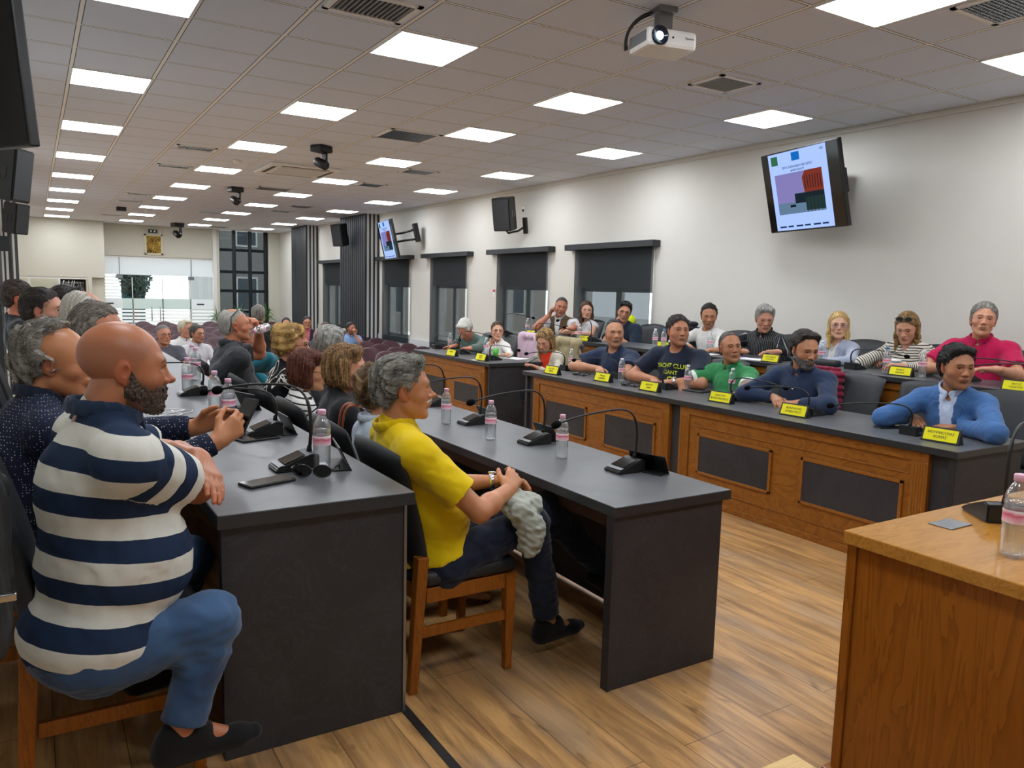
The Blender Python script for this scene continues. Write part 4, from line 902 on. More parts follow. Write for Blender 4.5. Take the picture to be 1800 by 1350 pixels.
# dome/pan cameras
def ptz(u, v, lab, s=1, rot=0):
    p = at_z(u, v, CEIL); t = thing('ceiling_camera', lab, 'camera', (p.x, p.y, CEIL), rot, 'black pan-tilt cameras'); t.scale = (s, s, s)
    obj('mount', BX(-.09, .09, -.08, .08, -.07, -.001, .012), M_black, t); obj('yoke', BX(.035, .065, -.035, .035, -.22, -.07, .01), M_black, t)
    bm = B(); lathe(bm, [(0, -.08), (.045, -.078), (.05, -.06), (.05, .06), (.042, .075), (.03, .07), (0, .065)], 24, Matrix.Translation((-.02, -.02, -.19)) @ Matrix.Rotation(PI*.62, 4, 'X')); obj('lens_barrel', bm, M_black, t, True); return t
ptz(565, 256, 'black pan-tilt camera hanging from the ceiling beside the cassette unit', 1.15, .5); ptz(414, 329, 'farther black pan-tilt camera hanging from the ceiling', 1.25, .2); ptz(312, 392, 'farthest black pan-tilt camera near the back wall', 1.7, .3)
p = at_z(417, 282, CEIL); t = thing('smoke_detector', 'round white smoke detector on the ceiling left of the cassette unit', 'smoke detector', (p.x, p.y, CEIL)); bm = B(); lathe(bm, [(.06, -.001), (.06, -.02), (.045, -.04), (0, -.045)], 24); obj('housing', bm, M_white, t, True)
p = at_z(258, 370, CEIL); t = thing('smoke_detector', 'white smoke detector far down the left of the ceiling', 'smoke detector', (p.x, p.y, CEIL)); bm = B(); lathe(bm, [(.06, -.001), (.06, -.02), (.045, -.04), (0, -.045)], 24); obj('housing', bm, M_white, t, True)
p = at_z(213, 364, CEIL); t = thing('ceiling_speaker_box', 'small black box on the ceiling at the far left', 'box', (p.x, p.y, CEIL)); obj('housing', BX(-.1, .1, -.1, .1, -.09, -.001, .01), M_black, t)
# potted yuccas in front of the tall window
def plant(u, v, lab):
    p = at_y(u, v, YB-.75); p.x = min(p.x, 6.38); t = thing('potted_yucca', lab, 'potted plant', (p.x, YB-.75, ZA)); bm = B(); lathe(bm, [(0, .0), (.16, 0), (.21, .38), (.19, .38), (.18, .34), (0, .34)], 24); obj('pot', bm, M_dark, t, True)
    zt = p.z-ZA; bm = B(); tube(bm, [(0, 0, .33), (.02, 0, zt-.15), (0, 0, zt-.05)], [.035, .03, .02], 8); obj('stem', bm, plain('bark', '#4b4038', .9), t)
    bm = B()
    for k in range(70):
        a = random.uniform(0, 2*PI); el = random.uniform(-.2, 1.3); L = random.uniform(.32, .5); d = Vector((math.cos(a)*math.cos(el), math.sin(a)*math.cos(el), math.sin(el)))
        s = d.cross(Vector((0, 0, 1))).normalized()*.016; b0 = Vector((0, 0, zt-.1+random.uniform(-.15, .1))); m1 = b0+d*L*.55; e = b0+d*L+Vector((0, 0, -.16*math.cos(el)))
        q0, q1, q2, q3, q4 = [bm.verts.new(x) for x in (b0-s*.6, b0+s*.6, m1+s, m1-s, e)]; bm.faces.new((q0, q1, q2, q3)); bm.faces.new((q3, q2, q4))
    obj('leaves', bm, plain('yucca_green', '#4c7a3c', .5, var=.3, nscale=8), t)
plant(383, 556, 'potted yucca left of the tall dark window'); plant(420, 552, 'potted yucca behind the drinking man\'s head'); plant(482, 550, 'potted yucca at the right of the tall dark window')
p = at_x(921, 369, XW); t = thing('wall_socket', 'small white socket on the right wall beside the loudspeaker bracket', 'socket', (XW, p.y, p.z)); obj('plate', BX(-.012, -.0005, -.05, .05, -.05, .05, .003), M_white, t); obj('plug', BX(-.03, -.012, -.02, .02, -.03, .01, .004), M_black, t)
p = at_x(869, 515, XW); t = thing('wall_sign', 'tiny red and white sign on the right wall between two window blinds', 'sign', (XW, p.y, p.z)); obj('plate', BX(-.008, -.0005, -.05, .05, -.07, .07), M_white, t); obj('border', BX(-.0095, -.0082, -.04, .04, .02, .06), plain('sign_red', '#c03038', .5), t)
# ------------------------------------------------------------------ people: smooth blended surfaces meshed on a grid
V = lambda *a: np.array(a, dtype=np.float64)
def unit(v): return v/max(1e-9, np.linalg.norm(v))
def cap(a, b, r0, r1, k=.02, flat=None, tag=0):      # tapered limb; flat=(axis, factor) squeezes it
    return dict(t='c', a=np.array(a, float), b=np.array(b, float), r0=r0, r1=r1, k=k, flat=flat, tag=tag, op=1)
def ell(c, r, M=None, k=.02, tag=0, op=1):
    return dict(t='e', c=np.array(c, float), r=np.array(r, float), M=M, k=k, tag=tag, op=op)
def xf(prims, R3, o, s=1.0):                          # move local prims into the world: R3 columns = local axes
    out = []
    for p in prims:
        q = dict(p)
        if p['t'] == 'c':
            q['a'] = o+R3@(p['a']*s); q['b'] = o+R3@(p['b']*s); q['r0'] = p['r0']*s; q['r1'] = p['r1']*s
            if p['flat']: q['flat'] = (R3@np.array(p['flat'][0], float), p['flat'][1])
        else: q['c'] = o+R3@(p['c']*s); q['r'] = p['r']*s; q['M'] = R3 if p['M'] is None else R3@p['M']
        q['k'] = p['k']*s; out.append(q)
    return out
def bounds(p):
    if p['t'] == 'c': r = max(p['r0'], p['r1']); return np.minimum(p['a'], p['b'])-r, np.maximum(p['a'], p['b'])+r
    R3 = p['M'] if p['M'] is not None else np.eye(3); e = np.sqrt(((R3*p['r'])**2).sum(1)); return p['c']-e, p['c']+e
def dist(p, X, Y, Z):
    if p['t'] == 'c':
        a, b = p['a'], p['b']; d = b-a; L2 = max(1e-9, d@d)
        x, y, z = X-a[0], Y-a[1], Z-a[2]
        t = np.clip((x*d[0]+y*d[1]+z*d[2])/L2, 0, 1); x = x-t*d[0]; y = y-t*d[1]; z = z-t*d[2]
        q = x*x+y*y+z*z
        if p['flat']: n, f = p['flat']; w = x*n[0]+y*n[1]+z*n[2]; q = q+w*w*(1/(f*f)-1)
        return np.sqrt(q)-(p['r0']+(p['r1']-p['r0'])*t)
    c, r = p['c'], p['r']; x, y, z = X-c[0], Y-c[1], Z-c[2]
    if p['M'] is not None: R3 = p['M']; x, y, z = (x*R3[0, 0]+y*R3[1, 0]+z*R3[2, 0], x*R3[0, 1]+y*R3[1, 1]+z*R3[2, 1], x*R3[0, 2]+y*R3[1, 2]+z*R3[2, 2])
    k0 = np.sqrt((x/r[0])**2+(y/r[1])**2+(z/r[2])**2); k1 = np.sqrt((x/r[0]**2)**2+(y/r[1]**2)**2+(z/r[2]**2)**2)
    return k0*(k0-1)/np.maximum(k1, 1e-6)
def smin(a, b, k):
    if k <= 0: return np.minimum(a, b)
    h = np.maximum(k-np.abs(a-b), 0)/k; return np.minimum(a, b)-h*h*k*.25
def axis(lo, hi, h, flo=None, fhi=None, hf=None, zc=None):
    if zc is not None and zc > lo+.03: return np.concatenate([np.arange(lo, zc, h*2.4), axis(zc, hi, h, flo, fhi, hf)])
    if flo is None or hf is None or hf >= h: return np.arange(lo, hi+h, h)
    flo = max(lo, flo); fhi = min(hi, fhi)
    return np.concatenate([np.arange(lo, flo-h*.5, h), np.arange(flo, fhi, hf), np.arange(fhi, hi+h, h)])
def field(prims, ax, disp=None):
    F = np.full((len(ax[0]), len(ax[1]), len(ax[2])), .08, np.float32)
    for p in prims:
        if p['op'] == 3: continue
        lo, hi = bounds(p); m = .02+p['k']
        sl = tuple(slice(max(0, np.searchsorted(ax[i], lo[i]-m)-1), np.searchsorted(ax[i], hi[i]+m)+1) for i in range(3))
        if any(s.stop-s.start < 1 for s in sl): continue
        X = ax[0][sl[0]][:, None, None].astype(np.float32); Y = ax[1][sl[1]][None, :, None].astype(np.float32); Z = ax[2][sl[2]][None, None, :].astype(np.float32)
        d = dist(p, X, Y, Z)
        if p['op'] == 1: F[sl] = smin(F[sl], d, p['k'])
        else: F[sl] = -smin(-F[sl], d, p['k'])
    if disp is not None:
        X = ax[0][:, None, None]; Y = ax[1][None, :, None]; Z = ax[2][None, None, :]
        near = np.where(np.abs(F) < .03); F[near] += disp(ax[0][near[0]], ax[1][near[1]], ax[2][near[2]]).astype(np.float32)
    return F
def nets(F, ax):
    s = F < 0; nx, ny, nz = F.shape
    a = s[:-1, :-1, :-1]; cnt = np.zeros(a.shape, np.int8)
    for i in (0, 1):
        for j in (0, 1):
            for k in (0, 1): cnt += s[i:nx-1+i, j:ny-1+j, k:nz-1+k]
    act = np.argwhere((cnt > 0) & (cnt < 8)); n = len(act)
    idx = np.full(a.shape, -1, np.int32); idx[tuple(act.T)] = np.arange(n)
    pos = np.zeros((n, 3)); w = np.zeros(n); cs = [(i, j, k) for i in (0, 1) for j in (0, 1) for k in (0, 1)]
    for c0 in cs:
        for d in range(3):
            if c0[d]: continue
            c1 = list(c0); c1[d] = 1
            f0 = F[act[:, 0]+c0[0], act[:, 1]+c0[1], act[:, 2]+c0[2]]; f1 = F[act[:, 0]+c1[0], act[:, 1]+c1[1], act[:, 2]+c1[2]]
            m = (f0 < 0) != (f1 < 0); t = np.where(m, f0/np.where(m, f0-f1, 1), 0)
            P = np.stack([ax[q][act[:, q]+c0[q]] for q in range(3)], 1); P[:, d] += t*(ax[d][act[:, d]+1]-ax[d][act[:, d]])
            pos[m] += P[m]; w[m] += 1
    pos /= w[:, None]; quads = []
    for d in range(3):
        u, v = (d+1) % 3, (d+2) % 3; sl0 = [slice(None)]*3; sl1 = [slice(None)]*3; sl0[d] = slice(0, -1); sl1[d] = slice(1, None)
        e = np.argwhere(s[tuple(sl0)] != s[tuple(sl1)]); e = e[(e[:, u] > 0) & (e[:, v] > 0) & (e[:, u] < F.shape[u]-1) & (e[:, v] < F.shape[v]-1)]
        if not len(e): continue
        ins = s[tuple(e.T)]; q = []
        for (du, dv) in ((1, 1), (0, 1), (0, 0), (1, 0)): c = e.copy(); c[:, u] -= du; c[:, v] -= dv; q.append(idx[tuple(c.T)])
        q = np.stack(q, 1); q[~ins] = q[~ins][:, ::-1]; quads.append(q)
    return pos, np.concatenate(quads)
def mesh_from(name, pos, quads, m, parent, org, cols=None, attrs=None, smooth=1):
    quads = quads[(quads >= 0).all(1)]
    if smooth:                                        # light relaxation takes the grid steps off
        for _ in range(smooth):
            acc = np.zeros_like(pos); c = np.zeros(len(pos))
            for i, j in ((0, 1), (1, 2), (2, 3), (3, 0)):
                for a_, b_ in ((i, j), (j, i)): np.add.at(acc, quads[:, a_], pos[quads[:, b_]]); np.add.at(c, quads[:, a_], 1)
            pos = pos*.5+.5*acc/np.maximum(c, 1)[:, None]
    me = bpy.data.meshes.new(name); nq = len(quads)
    me.vertices.add(len(pos)); me.vertices.foreach_set('co', (pos-org).astype(np.float32).ravel())
    me.loops.add(nq*4); me.loops.foreach_set('vertex_index', quads.astype(np.int32).ravel())
    me.polygons.add(nq); me.polygons.foreach_set('loop_start', np.arange(0, nq*4, 4, dtype=np.int32)); me.polygons.foreach_set('loop_total', np.full(nq, 4, np.int32))
    me.polygons.foreach_set('use_smooth', np.ones(nq, bool)); me.update(calc_edges=True)
    if cols is not None:
        at = me.color_attributes.new('Col', 'FLOAT_COLOR', 'POINT'); c = np.ones((len(pos), 4), np.float32); c[:, :3] = cols; at.data.foreach_set('color', c.ravel())
    for k, v in (attrs or {}).items(): a = me.attributes.new(k, 'FLOAT', 'POINT'); a.data.foreach_set('value', v.astype(np.float32))
    me.materials.append(m); o = bpy.data.objects.new(name, me); C.objects.link(o)
    if parent is not None: o.parent = parent
    return o
def owners(prims, P):
    best = np.full(len(P), 9.0); own = np.zeros(len(P), int)
    for i, p in enumerate(prims):
        if p['op'] != 1: continue
        d = dist(p, P[:, 0], P[:, 1], P[:, 2]); m = d < best; best[m] = d[m]; own[m] = i
    return own
def wob(seed, freqs, amp, vec=(1, 1, 1)):
    rg = np.random.RandomState(seed); W = [(rg.normal(size=3)*np.array(vec)*f, rg.uniform(0, 6.28)) for f in freqs for _ in range(5)]
    def f(x, y, z):
        s = 0
        for i, (k, ph) in enumerate(W): s = s+np.sin(k[0]*x+k[1]*y+k[2]*z+ph+1.3*s*.3)
        return amp*s/len(W)**.5
    return f
# attribute driven materials
def attr_mat(name, rough, sss=0, fuzz=0, spec=.4, bmp=0, bscale=400):
    m, nt, b = nmat(name, rough, spec); a = N(nt, 'ShaderNodeVertexColor'); a.layer_name = 'Col'
    f = noise(nt, coords(nt), bscale*.35, 3); c = mixc(nt, mth(nt, 'MULTIPLY', mth(nt, 'SUBTRACT', f, .3), .22), a.outputs[0], (.02, .015, .012))
    nt.links.new(c, b.inputs['Base Color'])
    if sss: b.inputs['Subsurface Weight'].default_value = sss; b.inputs['Subsurface Scale'].default_value = .008; b.inputs['Subsurface Radius'].default_value = (1, .35, .2)
    if fuzz: b.inputs['Sheen Weight'].default_value = fuzz
    if bmp: bump(nt, b, noise(nt, coords(nt), bscale, 2), bmp, .001)
    return m
M_skin = attr_mat('skin', .40, .10, bmp=.22, bscale=420); M_hair = attr_mat('hair', .5, spec=.35, bmp=.5, bscale=260); M_cloth = attr_mat('cloth', .85, fuzz=.15, spec=.2, bmp=.25, bscale=700)
M_denim = attr_mat('denim', .8, fuzz=.2, spec=.2, bmp=.5, bscale=900)
def stripe_mat(name, c1, c2, period, duty, rough=.85):
    m, nt, b = nmat(name, rough, .2); a = N(nt, 'ShaderNodeAttribute'); a.attribute_name = 's'
    f = mth(nt, 'LESS_THAN', mth(nt, 'FRACT', mth(nt, 'ADD', mth(nt, 'DIVIDE', a.outputs['Fac'], period), 50)), duty)
    nz = noise(nt, coords(nt), 90, 3); c = mixc(nt, f, lin(c1), lin(c2)); c = mixc(nt, mth(nt, 'MULTIPLY', nz, .12), c, (.05, .05, .06)); nt.links.new(c, b.inputs['Base Color'])
    bump(nt, b, noise(nt, coords(nt), 700, 2), .2, .001); return m
def dot_mat(name, c1, c2, scale, r):
    m, nt, b = nmat(name, .8, .2); v = N(nt, 'ShaderNodeTexVoronoi'); v.inputs['Scale'].default_value = scale; v.inputs['Randomness'].default_value = .35
    nt.links.new(coords(nt), v.inputs['Vector']); f = mth(nt, 'LESS_THAN', v.outputs['Distance'], r); c = mixc(nt, f, lin(c1), lin(c2)); nt.links.new(c, b.inputs['Base Color']); return m
def print_mat(name, c1, c2):
    m, nt, b = nmat(name, .8, .2); n1 = noise(nt, coords(nt), 7, 2, .4, 1.8); f = mth(nt, 'LESS_THAN', mth(nt, 'ABSOLUTE', mth(nt, 'SUBTRACT', n1, .5)), .028)
    nt.links.new(mixc(nt, f, lin(c1), lin(c2)), b.inputs['Base Color']); return m
# ---- head in its own frame: origin between the ears, x right, y forward, z up
def head_prims(fem=0, jaw=1.0, nose=1.0, fat=0, beardy=0):
    j = jaw; P = [
        ell((0, -.020, .048), (.075, .096, .084), k=0), ell((0, .012, .020), (.070, .080, .080), k=.03),
        ell((0, .036, -.022), (.058+fat*.008, .058, .078), k=.03), ell((0, .042, -.062), (.045*j+fat*.008, .042, .042), k=.02),
        cap((-.050*j, .008, -.052), (-.020, .068, -.090), .016+fat*.004, .015, .022), cap((.050*j, .008, -.052), (.020, .068, -.090), .016+fat*.004, .015, .022),
        ell((0, .078, -.094), (.019, .016, .016), k=.016),
        cap((-.036, .074, .034), (-.010, .086, .030), .011, .010, .016), cap((.036, .074, .034), (.010, .086, .030), .011, .010, .016),
        ell((-.044, .052, -.020), (.021, .021, .019), k=.02), ell((.044, .052, -.020), (.021, .021, .019), k=.02)]
    for s in (-1, 1): P.append(ell((s*.031, .099, .012), (.019, .017, .012), k=.010, op=2))
    P += [cap((0, .086, .026), (0, .104*1, -.010), .0075, .010, .008), ell((0, .108+.006*(nose-1), -.019), (.0125*nose, .0145*nose, .0115), k=.008, tag=2),
          ell((-.0125*nose, .097, -.023), (.0085, .011, .0085), k=.006, tag=2), ell((.0125*nose, .097, -.023), (.0085, .011, .0085), k=.006, tag=2),
          ell((0, .088, -.050), (.026, .016, .018), k=.012),
          ell((0, .0985, -.0462), (.021, .0068, .0042), k=.004, tag=1), ell((0, .0975, -.0558), (.018, .0072, .0050), k=.004, tag=1)]
    for s in (-1, 1):
        P.append(cap((s*.020, .088, .0220), (s*.043, .079, .0202), .0052, .0046, .004)); P.append(cap((s*.021, .0868, .0038), (s*.042, .079, .0050), .0046, .0043, .005))
        R3 = np.array(Euler((-.12, s*.10, -s*.35)).to_matrix()); P.append(ell((s*.076, -.010, .004), (.0085, .0185, .031), R3, k=.004, tag=3)); P.append(ell((s*.087, -.004, .007), (.008, .009, .016), R3, k=.004, op=2)); P.append(ell((s*.072, -.002, -.022), (.008, .010, .011), R3, k=.005, tag=3))
    return P
HL = dict(z=[-.13, -.09, -.06, -.035, -.020, -.010, .02, .045, .065, .085, .10, .14], y=[-.095, -.084, -.066, -.046, -.026, .014, .034, .046, .055, .064, .072, .088])
def hair_style(st, seed=1):
    """returns prims, mask(y-forward limit), noise amp"""
    t = {'curlym': .013, 'crop': .004, 'short': .010, 'full': .012, 'curly': .018, 'bob': .015, 'long': .011, 'wavy': .018, 'fringe': .009, 'spiky': .009, 'tied': .006, 'comb': .006, 'swept': .009}[st]
    P = [ell((0, -.022, .049), (.075+t, .097+t, .085+t), k=0), ell((0, -.03, .005), (.071+t*.9, .084+t, .070), k=.02), ell((0, -.050, -.035), (.055+t*.5, .050+t*.6, .045), k=.02)]
    if st == 'bob': P += [cap((s*.066, -.005, .04), (s*.072, .006, -.055), .035, .032, .03) for s in (-1, 1)]+[ell((0, -.055, -.03), (.078, .062, .070), k=.04), cap((-.05, .06, .105), (.05, .055, .105), .022, .022, .03)]
    if st in ('long', 'wavy'):
        g = .010 if st == 'wavy' else 0
        P += [cap((s*.064, -.005, .05), (s*.074, .0, -.07), .022+g, .024+g, .03) for s in (-1, 1)]+[cap((s*.074, .0, -.07), (s*.080, .035, -.20), .026+g, .016+g, .03) for s in (-1, 1)]+[cap((-.02, -.06, .0), (-.02, -.085, -.20), .065, .055, .04), cap((.02, -.06, .0), (.02, -.085, -.20), .065, .055, .04)]
    if st == 'spiky': P += [cap((x, .045+.01*math.cos(x*60), .105), (x*1.1, .055, .135), .018, .008, .012) for x in (-.045, -.02, .005, .03, .05)]
    if st == 'full' or st == 'swept': P += [cap((-.045, .045, .105), (.045, .055, .108), .024, .022, .03)]
    if st == 'swept': P += [cap((-.04, .056, .108), (.04, .062, .108), .016, .016, .02), ell((0, -.062, -.045), (.066, .048, .05), k=.03)]
    if st in ('curly', 'curlym'): P += [ell((s*.040, .0, .085), (.055, .06, .05), k=.02) for s in (-1, 1)]
    if st == 'tied': P += [ell((0, -.115, .05), (.028, .028, .028), k=.01)]
    return P
AMP = dict(crop=.0012, short=.003, full=.0032, curly=.012, curlym=.0075, bob=.0045, long=.0022, wavy=.007, fringe=.0025, spiky=.007, tied=.002, comb=.003, swept=.0035)
M_iris = {}
def eye_mesh(col):
    if col in M_iris: return M_iris[col]
    bm = B(); bmesh.ops.create_uvsphere(bm, u_segments=20, v_segments=14, radius=.0124)
    bmesh.ops.rotate(bm, verts=bm.verts[:], cent=(0, 0, 0), matrix=Matrix.Rotation(-PI/2, 3, 'X'))
    for f in bm.faces:
        f.smooth = True; c = f.calc_center_median(); a = math.acos(max(-1, min(1, c.y/c.length))); f.material_index = 2 if a < .22 else 1 if a < .58 else 0
    me = bpy.data.meshes.new('eye'); bm.to_mesh(me); bm.free()
    for m in (plain('eye_white', '#b9afa6', .2, .6), plain('iris'+col[1:], col, .15, .6), plain('pupil', '#050505', .1)): me.materials.append(m)
    M_iris[col] = me; return me
def hand_prims(thumb, curl=.5, spread=.004, fist=0, tag=5):
    """hand frame: origin wrist, y to fingers, z back of the hand, thumb on side 'thumb' (+1/-1) of x"""
    P = [cap((0, -.02, 0), (0, .02, 0), .024, .026, .02, ((0, 0, 1), .72), tag)]; kn = [(.027, .082), (.009, .088), (-.010, .084), (-.027, .075)]
    for (x, y) in kn: P.append(cap((x*.55*thumb, .018, 0), (x*thumb, y, 0), .0145, .0125, .014, None, tag))
    L = [(.040, .024, .020), (.045, .028, .021), (.041, .026, .021), (.033, .020, .018)]
    for i, (x, y) in enumerate(kn):
        p = V(x*thumb, y, 0); a = curl*(.7+.12*i); ang = 0; sx = (x/.027)*spread*6
        for j, l in enumerate(L[i]):
            ang += a*(1, 1.15, .8)[j]; d = unit(V(sx*thumb, math.cos(ang), -math.sin(ang))); q = p+d*l
            P.append(cap(p, q, (.0098, .0088, .0078)[j], (.0088, .0078, .0068)[j], .0035 if j else .006, None, tag if j < 2 else tag+1)); p = q
    p = V(.022*thumb, .022, -.004); d1 = unit(V(.75*thumb, .75, -.30)); q = p+d1*.042; P.append(cap(p, q, .0145, .0115, .012, None, tag))
    d2 = unit(V(.28*thumb*(1-fist), .85, -.28-.3*fist)); r = q+d2*.032; P.append(cap(q, r, .0112, .0098, .004, None, tag)); P.append(cap(r, r+unit(d2+V(-.2*thumb, 0, -.1))*.022, .0098, .0075, .003, None, tag+1)); return P
def frame(fwd, up):
    y = unit(fwd); x = unit(np.cross(y, up)); z = np.cross(x, y); return np.stack([x, y, z], 1)
def rotv(v, ax_, a):
    ax_ = unit(ax_); return v*math.cos(a)+np.cross(ax_, v)*math.sin(a)+ax_*(ax_@v)*(1-math.cos(a))
def azi(deg): a = math.radians(deg); return V(math.sin(a), math.cos(a), 0)
PEOPLE = []
def sd_(t): return sum(ord(c)*(i+3) for i, c in enumerate(t)) % 997
def person(label, head, byaw=-90, lean=8, hyaw=None, hpitch=0, hroll=0, s=1.0, fem=0, build=1.0, belly=0, floor=0, side=0,
           hair='short', hcol=('#2a211b', '#4a3b30'), recede=0, bald=0, skin='#c98f6e', beard=None, brows='#2a1d15', eyes='#3a2415', stub=0, scalp=None,
           top='#223', topname='shirt', mat=None, sleeve='short', collar=True, collarcol=None, cuff=None, open_neck=0, under=None, vest=None, pants='#1d222c',
           hands=None, legs=None, shoes=None, glasses=None, h=.0065, hf=.0042, folds=.0026, group=None, stand=False, neckf=1.0, stripe_dir='torso', sh_drop=0, fat=0, jaw=1.0, nose=1.0, specs_up=False, hoodie=False, elb=None, tuck=.60, buttons=(), belt=False, shrug=0, sz=1.0, tl=.54, nl=.072, ez=None):
    Hc = np.array(head, float); hyaw = byaw if hyaw is None else hyaw
    # axes of the head
    f = azi(hyaw); up = V(0, 0, 1); r = np.cross(f, up); f2 = rotv(f, r, math.radians(hpitch)); u2 = np.cross(r, f2); u2 = rotv(u2, f2, math.radians(hroll)); HR = frame(f2, u2)
    F = azi(byaw); Rr = np.cross(F, V(0, 0, 1)); l = math.radians(lean); T = unit(V(0, 0, 1)*math.cos(l)+F*math.sin(l)+Rr*side); TF = unit(F-T*(F@T)); TR = np.cross(TF, T); TM = np.stack([TR, TF, T], 1)
    w = (.168 if not fem else .145)*build*s; hs = s*sz
    nk = Hc+HR@(V(0, -.030, -.075)*hs); nb = nk-unit(T*.8+V(0, 0, 1)*.2)*nl*s-TF*.012*s      # neck base
    L = lambda x, y, z: nb+TM@(V(x, y, z)*s)
    sh = [nb+TM@V(sd*w, .0, -.062*s-sh_drop+shrug) for sd in (-1, 1)]; pel = L(0, -.01, -tl); bl = belly
    bm_ = 1.0
    torso = lambda g: [ell(L(0, -.005, -.16), V(.148*build+g, .106*build+g+bl*.2, .175)*s, TM, k=.03), ell(L(0, .012+bl*.5, -.34), V(.145*build+g+bl*.35, .112*build+g+bl*.75, .17)*s, TM, k=.05, tag=0), ell(L(0, 0, -.51), V(.165*build+g+bl*.2, .125*build+g+bl*.3, .12)*s, TM, k=.05),
        cap(sh[0], sh[1], .051*s+g, .051*s+g, .05), ell(L(0, .0, -.03), V(.085+g, .062+g, .05)*s, TM, k=.04)]
    if fem: tor0 = torso; torso = lambda g: tor0(g)+[ell(L(sd*.065, .085, -.20), V(.055+g, .05+g, .06)*s, TM, k=.04) for sd in (-1, 1)]
    trap = lambda g: [cap(L(0, -.01, .03), sh[i]*.75+L(0, 0, .0)*.25, .036*s+g, .045*s+g, .04) for i in (0, 1)]
    neck = [cap(L(0, -.010, -.02), nk+(Hc-nk)*.25, .058*s*neckf*(1 if not fem else .84), .054*s*neckf*(1 if not fem else .82), .02)]
    # arms; with ez the elbows rest at that height
    ua, fa = .285*s, .255*s; AR = []; hands = hands or {}
    for i, sd in enumerate((-1, 1)):
        hd = hands.get('L' if sd < 0 else 'R') or {}
        W_ = np.array(hd['w'], float) if 'w' in hd else L(sd*.16, .40, -.40)
        if ez is not None and 'hint' not in hd and 'e' not in hd:
            dz_ = min(.9, max(.2, (sh[i][2]-ez)/(ua*1.04))); hz_ = math.sqrt(1-dz_*dz_); hd = dict(hd); hd['e'] = sh[i]+unit(TR*sd*.5+F*.75)*hz_*ua*.95-V(0, 0, dz_)*ua
        hint = np.array(hd.get('hint', TR*sd*.8-V(0, 0, 1)*.8-TF*.3), float); v = W_-sh[i]; d = np.linalg.norm(v)
        if d > (ua+fa)*.985: W_ = sh[i]+v*(ua+fa)*.985/d; v = W_-sh[i]; d = np.linalg.norm(v)
        e = unit(v); hint = unit(hint-e*(hint@e)); x = (ua*ua-fa*fa+d*d)/(2*d); yy = math.sqrt(max(0, ua*ua-x*x)); E = sh[i]+e*x+hint*yy
        if 'e' in hd:
            E = np.array(hd['e'], float); E = sh[i]+unit(E-sh[i])*min(ua*1.12, max(ua*.9, np.linalg.norm(E-sh[i]))); W_ = E+unit(W_-E)*min(fa*1.15, max(fa*.85, np.linalg.norm(W_-E)))
        AR.append((sh[i], E, W_, hd))
    body = [p for p in torso(-.014)]+trap(-.014)+neck
    for (S0, E, W_, hd), sd in zip(AR, (-1, 1)):
        b_ = build if not fem else build*.86
        body += [cap(S0, E, .046*s*b_, .037*s*b_, .03, tag=4), cap(E, E+(W_-E)*.35, .037*s*b_, .038*s*b_, .02, tag=4), cap(E+(W_-E)*.35, W_, .038*s*b_, .0255*s*(b_*.5+.5), .02, tag=4)]
    # legs
    legs = legs or {}; LG = []
    for i, sd in enumerate((-1, 1)):
        lg = legs.get('L' if sd < 0 else 'R') or {}; hip = L(sd*.09, .0, -tl)
        if stand: kn = hip+V(0, 0, -.42)*s; an = kn+V(0, 0, -.42)*s
        else: kn = np.array(lg.get('k', hip+F*.42*s+V(0, 0, .03)*s+Rr*sd*.05), float); an = np.array(lg.get('a', V(kn[0], kn[1], max(floor+.08, kn[2]-.44*s))-F*.02), float)
        ft = np.array(lg.get('t', F), float); LG.append((hip, kn, an, ft))
        body += [cap(hip, kn, .060*s, .042*s, .03, tag=4), cap(kn, kn*.6+an*.4, .042*s, .042*s, .02, tag=4), cap(kn*.6+an*.4, an, .042*s, .032*s, .02, tag=4), cap(an, an+ft*.13*s-V(0, 0, .055*s), .034*s, .020*s, .02, tag=4)]
    hp = xf(head_prims(fem, jaw, nose, fat), HR, Hc, hs); body += hp
    hfr = []
    for (S0, E, W_, hd), sd in zip(AR, (-1, 1)):
        d = np.array(hd.get('d', unit(W_-E)), float); pn = np.array(hd.get('n', V(0, 0, 1)), float); M = frame(d, pn); hfr.append((M, W_))
        body += xf(hand_prims(-sd*hd.get('flip', 1), hd.get('curl', .35), hd.get('spread', .004), hd.get('fist', 0)), M, W_, s*(1 if not fem else .9))
    root = thing('person', label, 'person', (float(pel[0]), float(pel[1]), floor)); org = np.array([pel[0], pel[1], floor]);
    if group: root['group'] = group
    lo = np.min([bounds(p)[0] for p in body], 0)-.03; hi = np.max([bounds(p)[1] for p in body], 0)+.03
    hb = [bounds(p) for p in hp]; hlo = np.min([a for a, _ in hb], 0)-.006; hhi = np.max([b_ for _, b_ in hb], 0)+.006
    zc = None if (shoes or stand) else float(L(0, 0, -.50)[2]); ax = [axis(lo[i], hi[i], h, hlo[i], hhi[i], hf, zc if i == 2 else None) for i in range(3)]
    P, Q = nets(field(body, ax), ax)
    own = owners(body, P); tg = np.array([p['tag'] for p in body])[own]
    # skin colour with its natural variation
    sk = np.array(lin(skin)); col = np.tile(sk, (len(P), 1)); rg = wob(3, (9, 22), .5); col *= (1+.05*rg(P[:, 0], P[:, 1], P[:, 2]))[:, None]
    q = (P-Hc)@HR/hs; inh = (np.abs(q) < .16).all(1); x, y, z = q.T
    def blend(mask, c, a): 
        a = (np.clip(a, 0, 1)*mask)[:, None]; return col*(1-a)+np.array(lin(c))*a
    red = lambda cx, cy, cz, rr: np.exp(-((np.abs(x)-cx)**2+(y-cy)**2+(z-cz)**2)/rr**2)
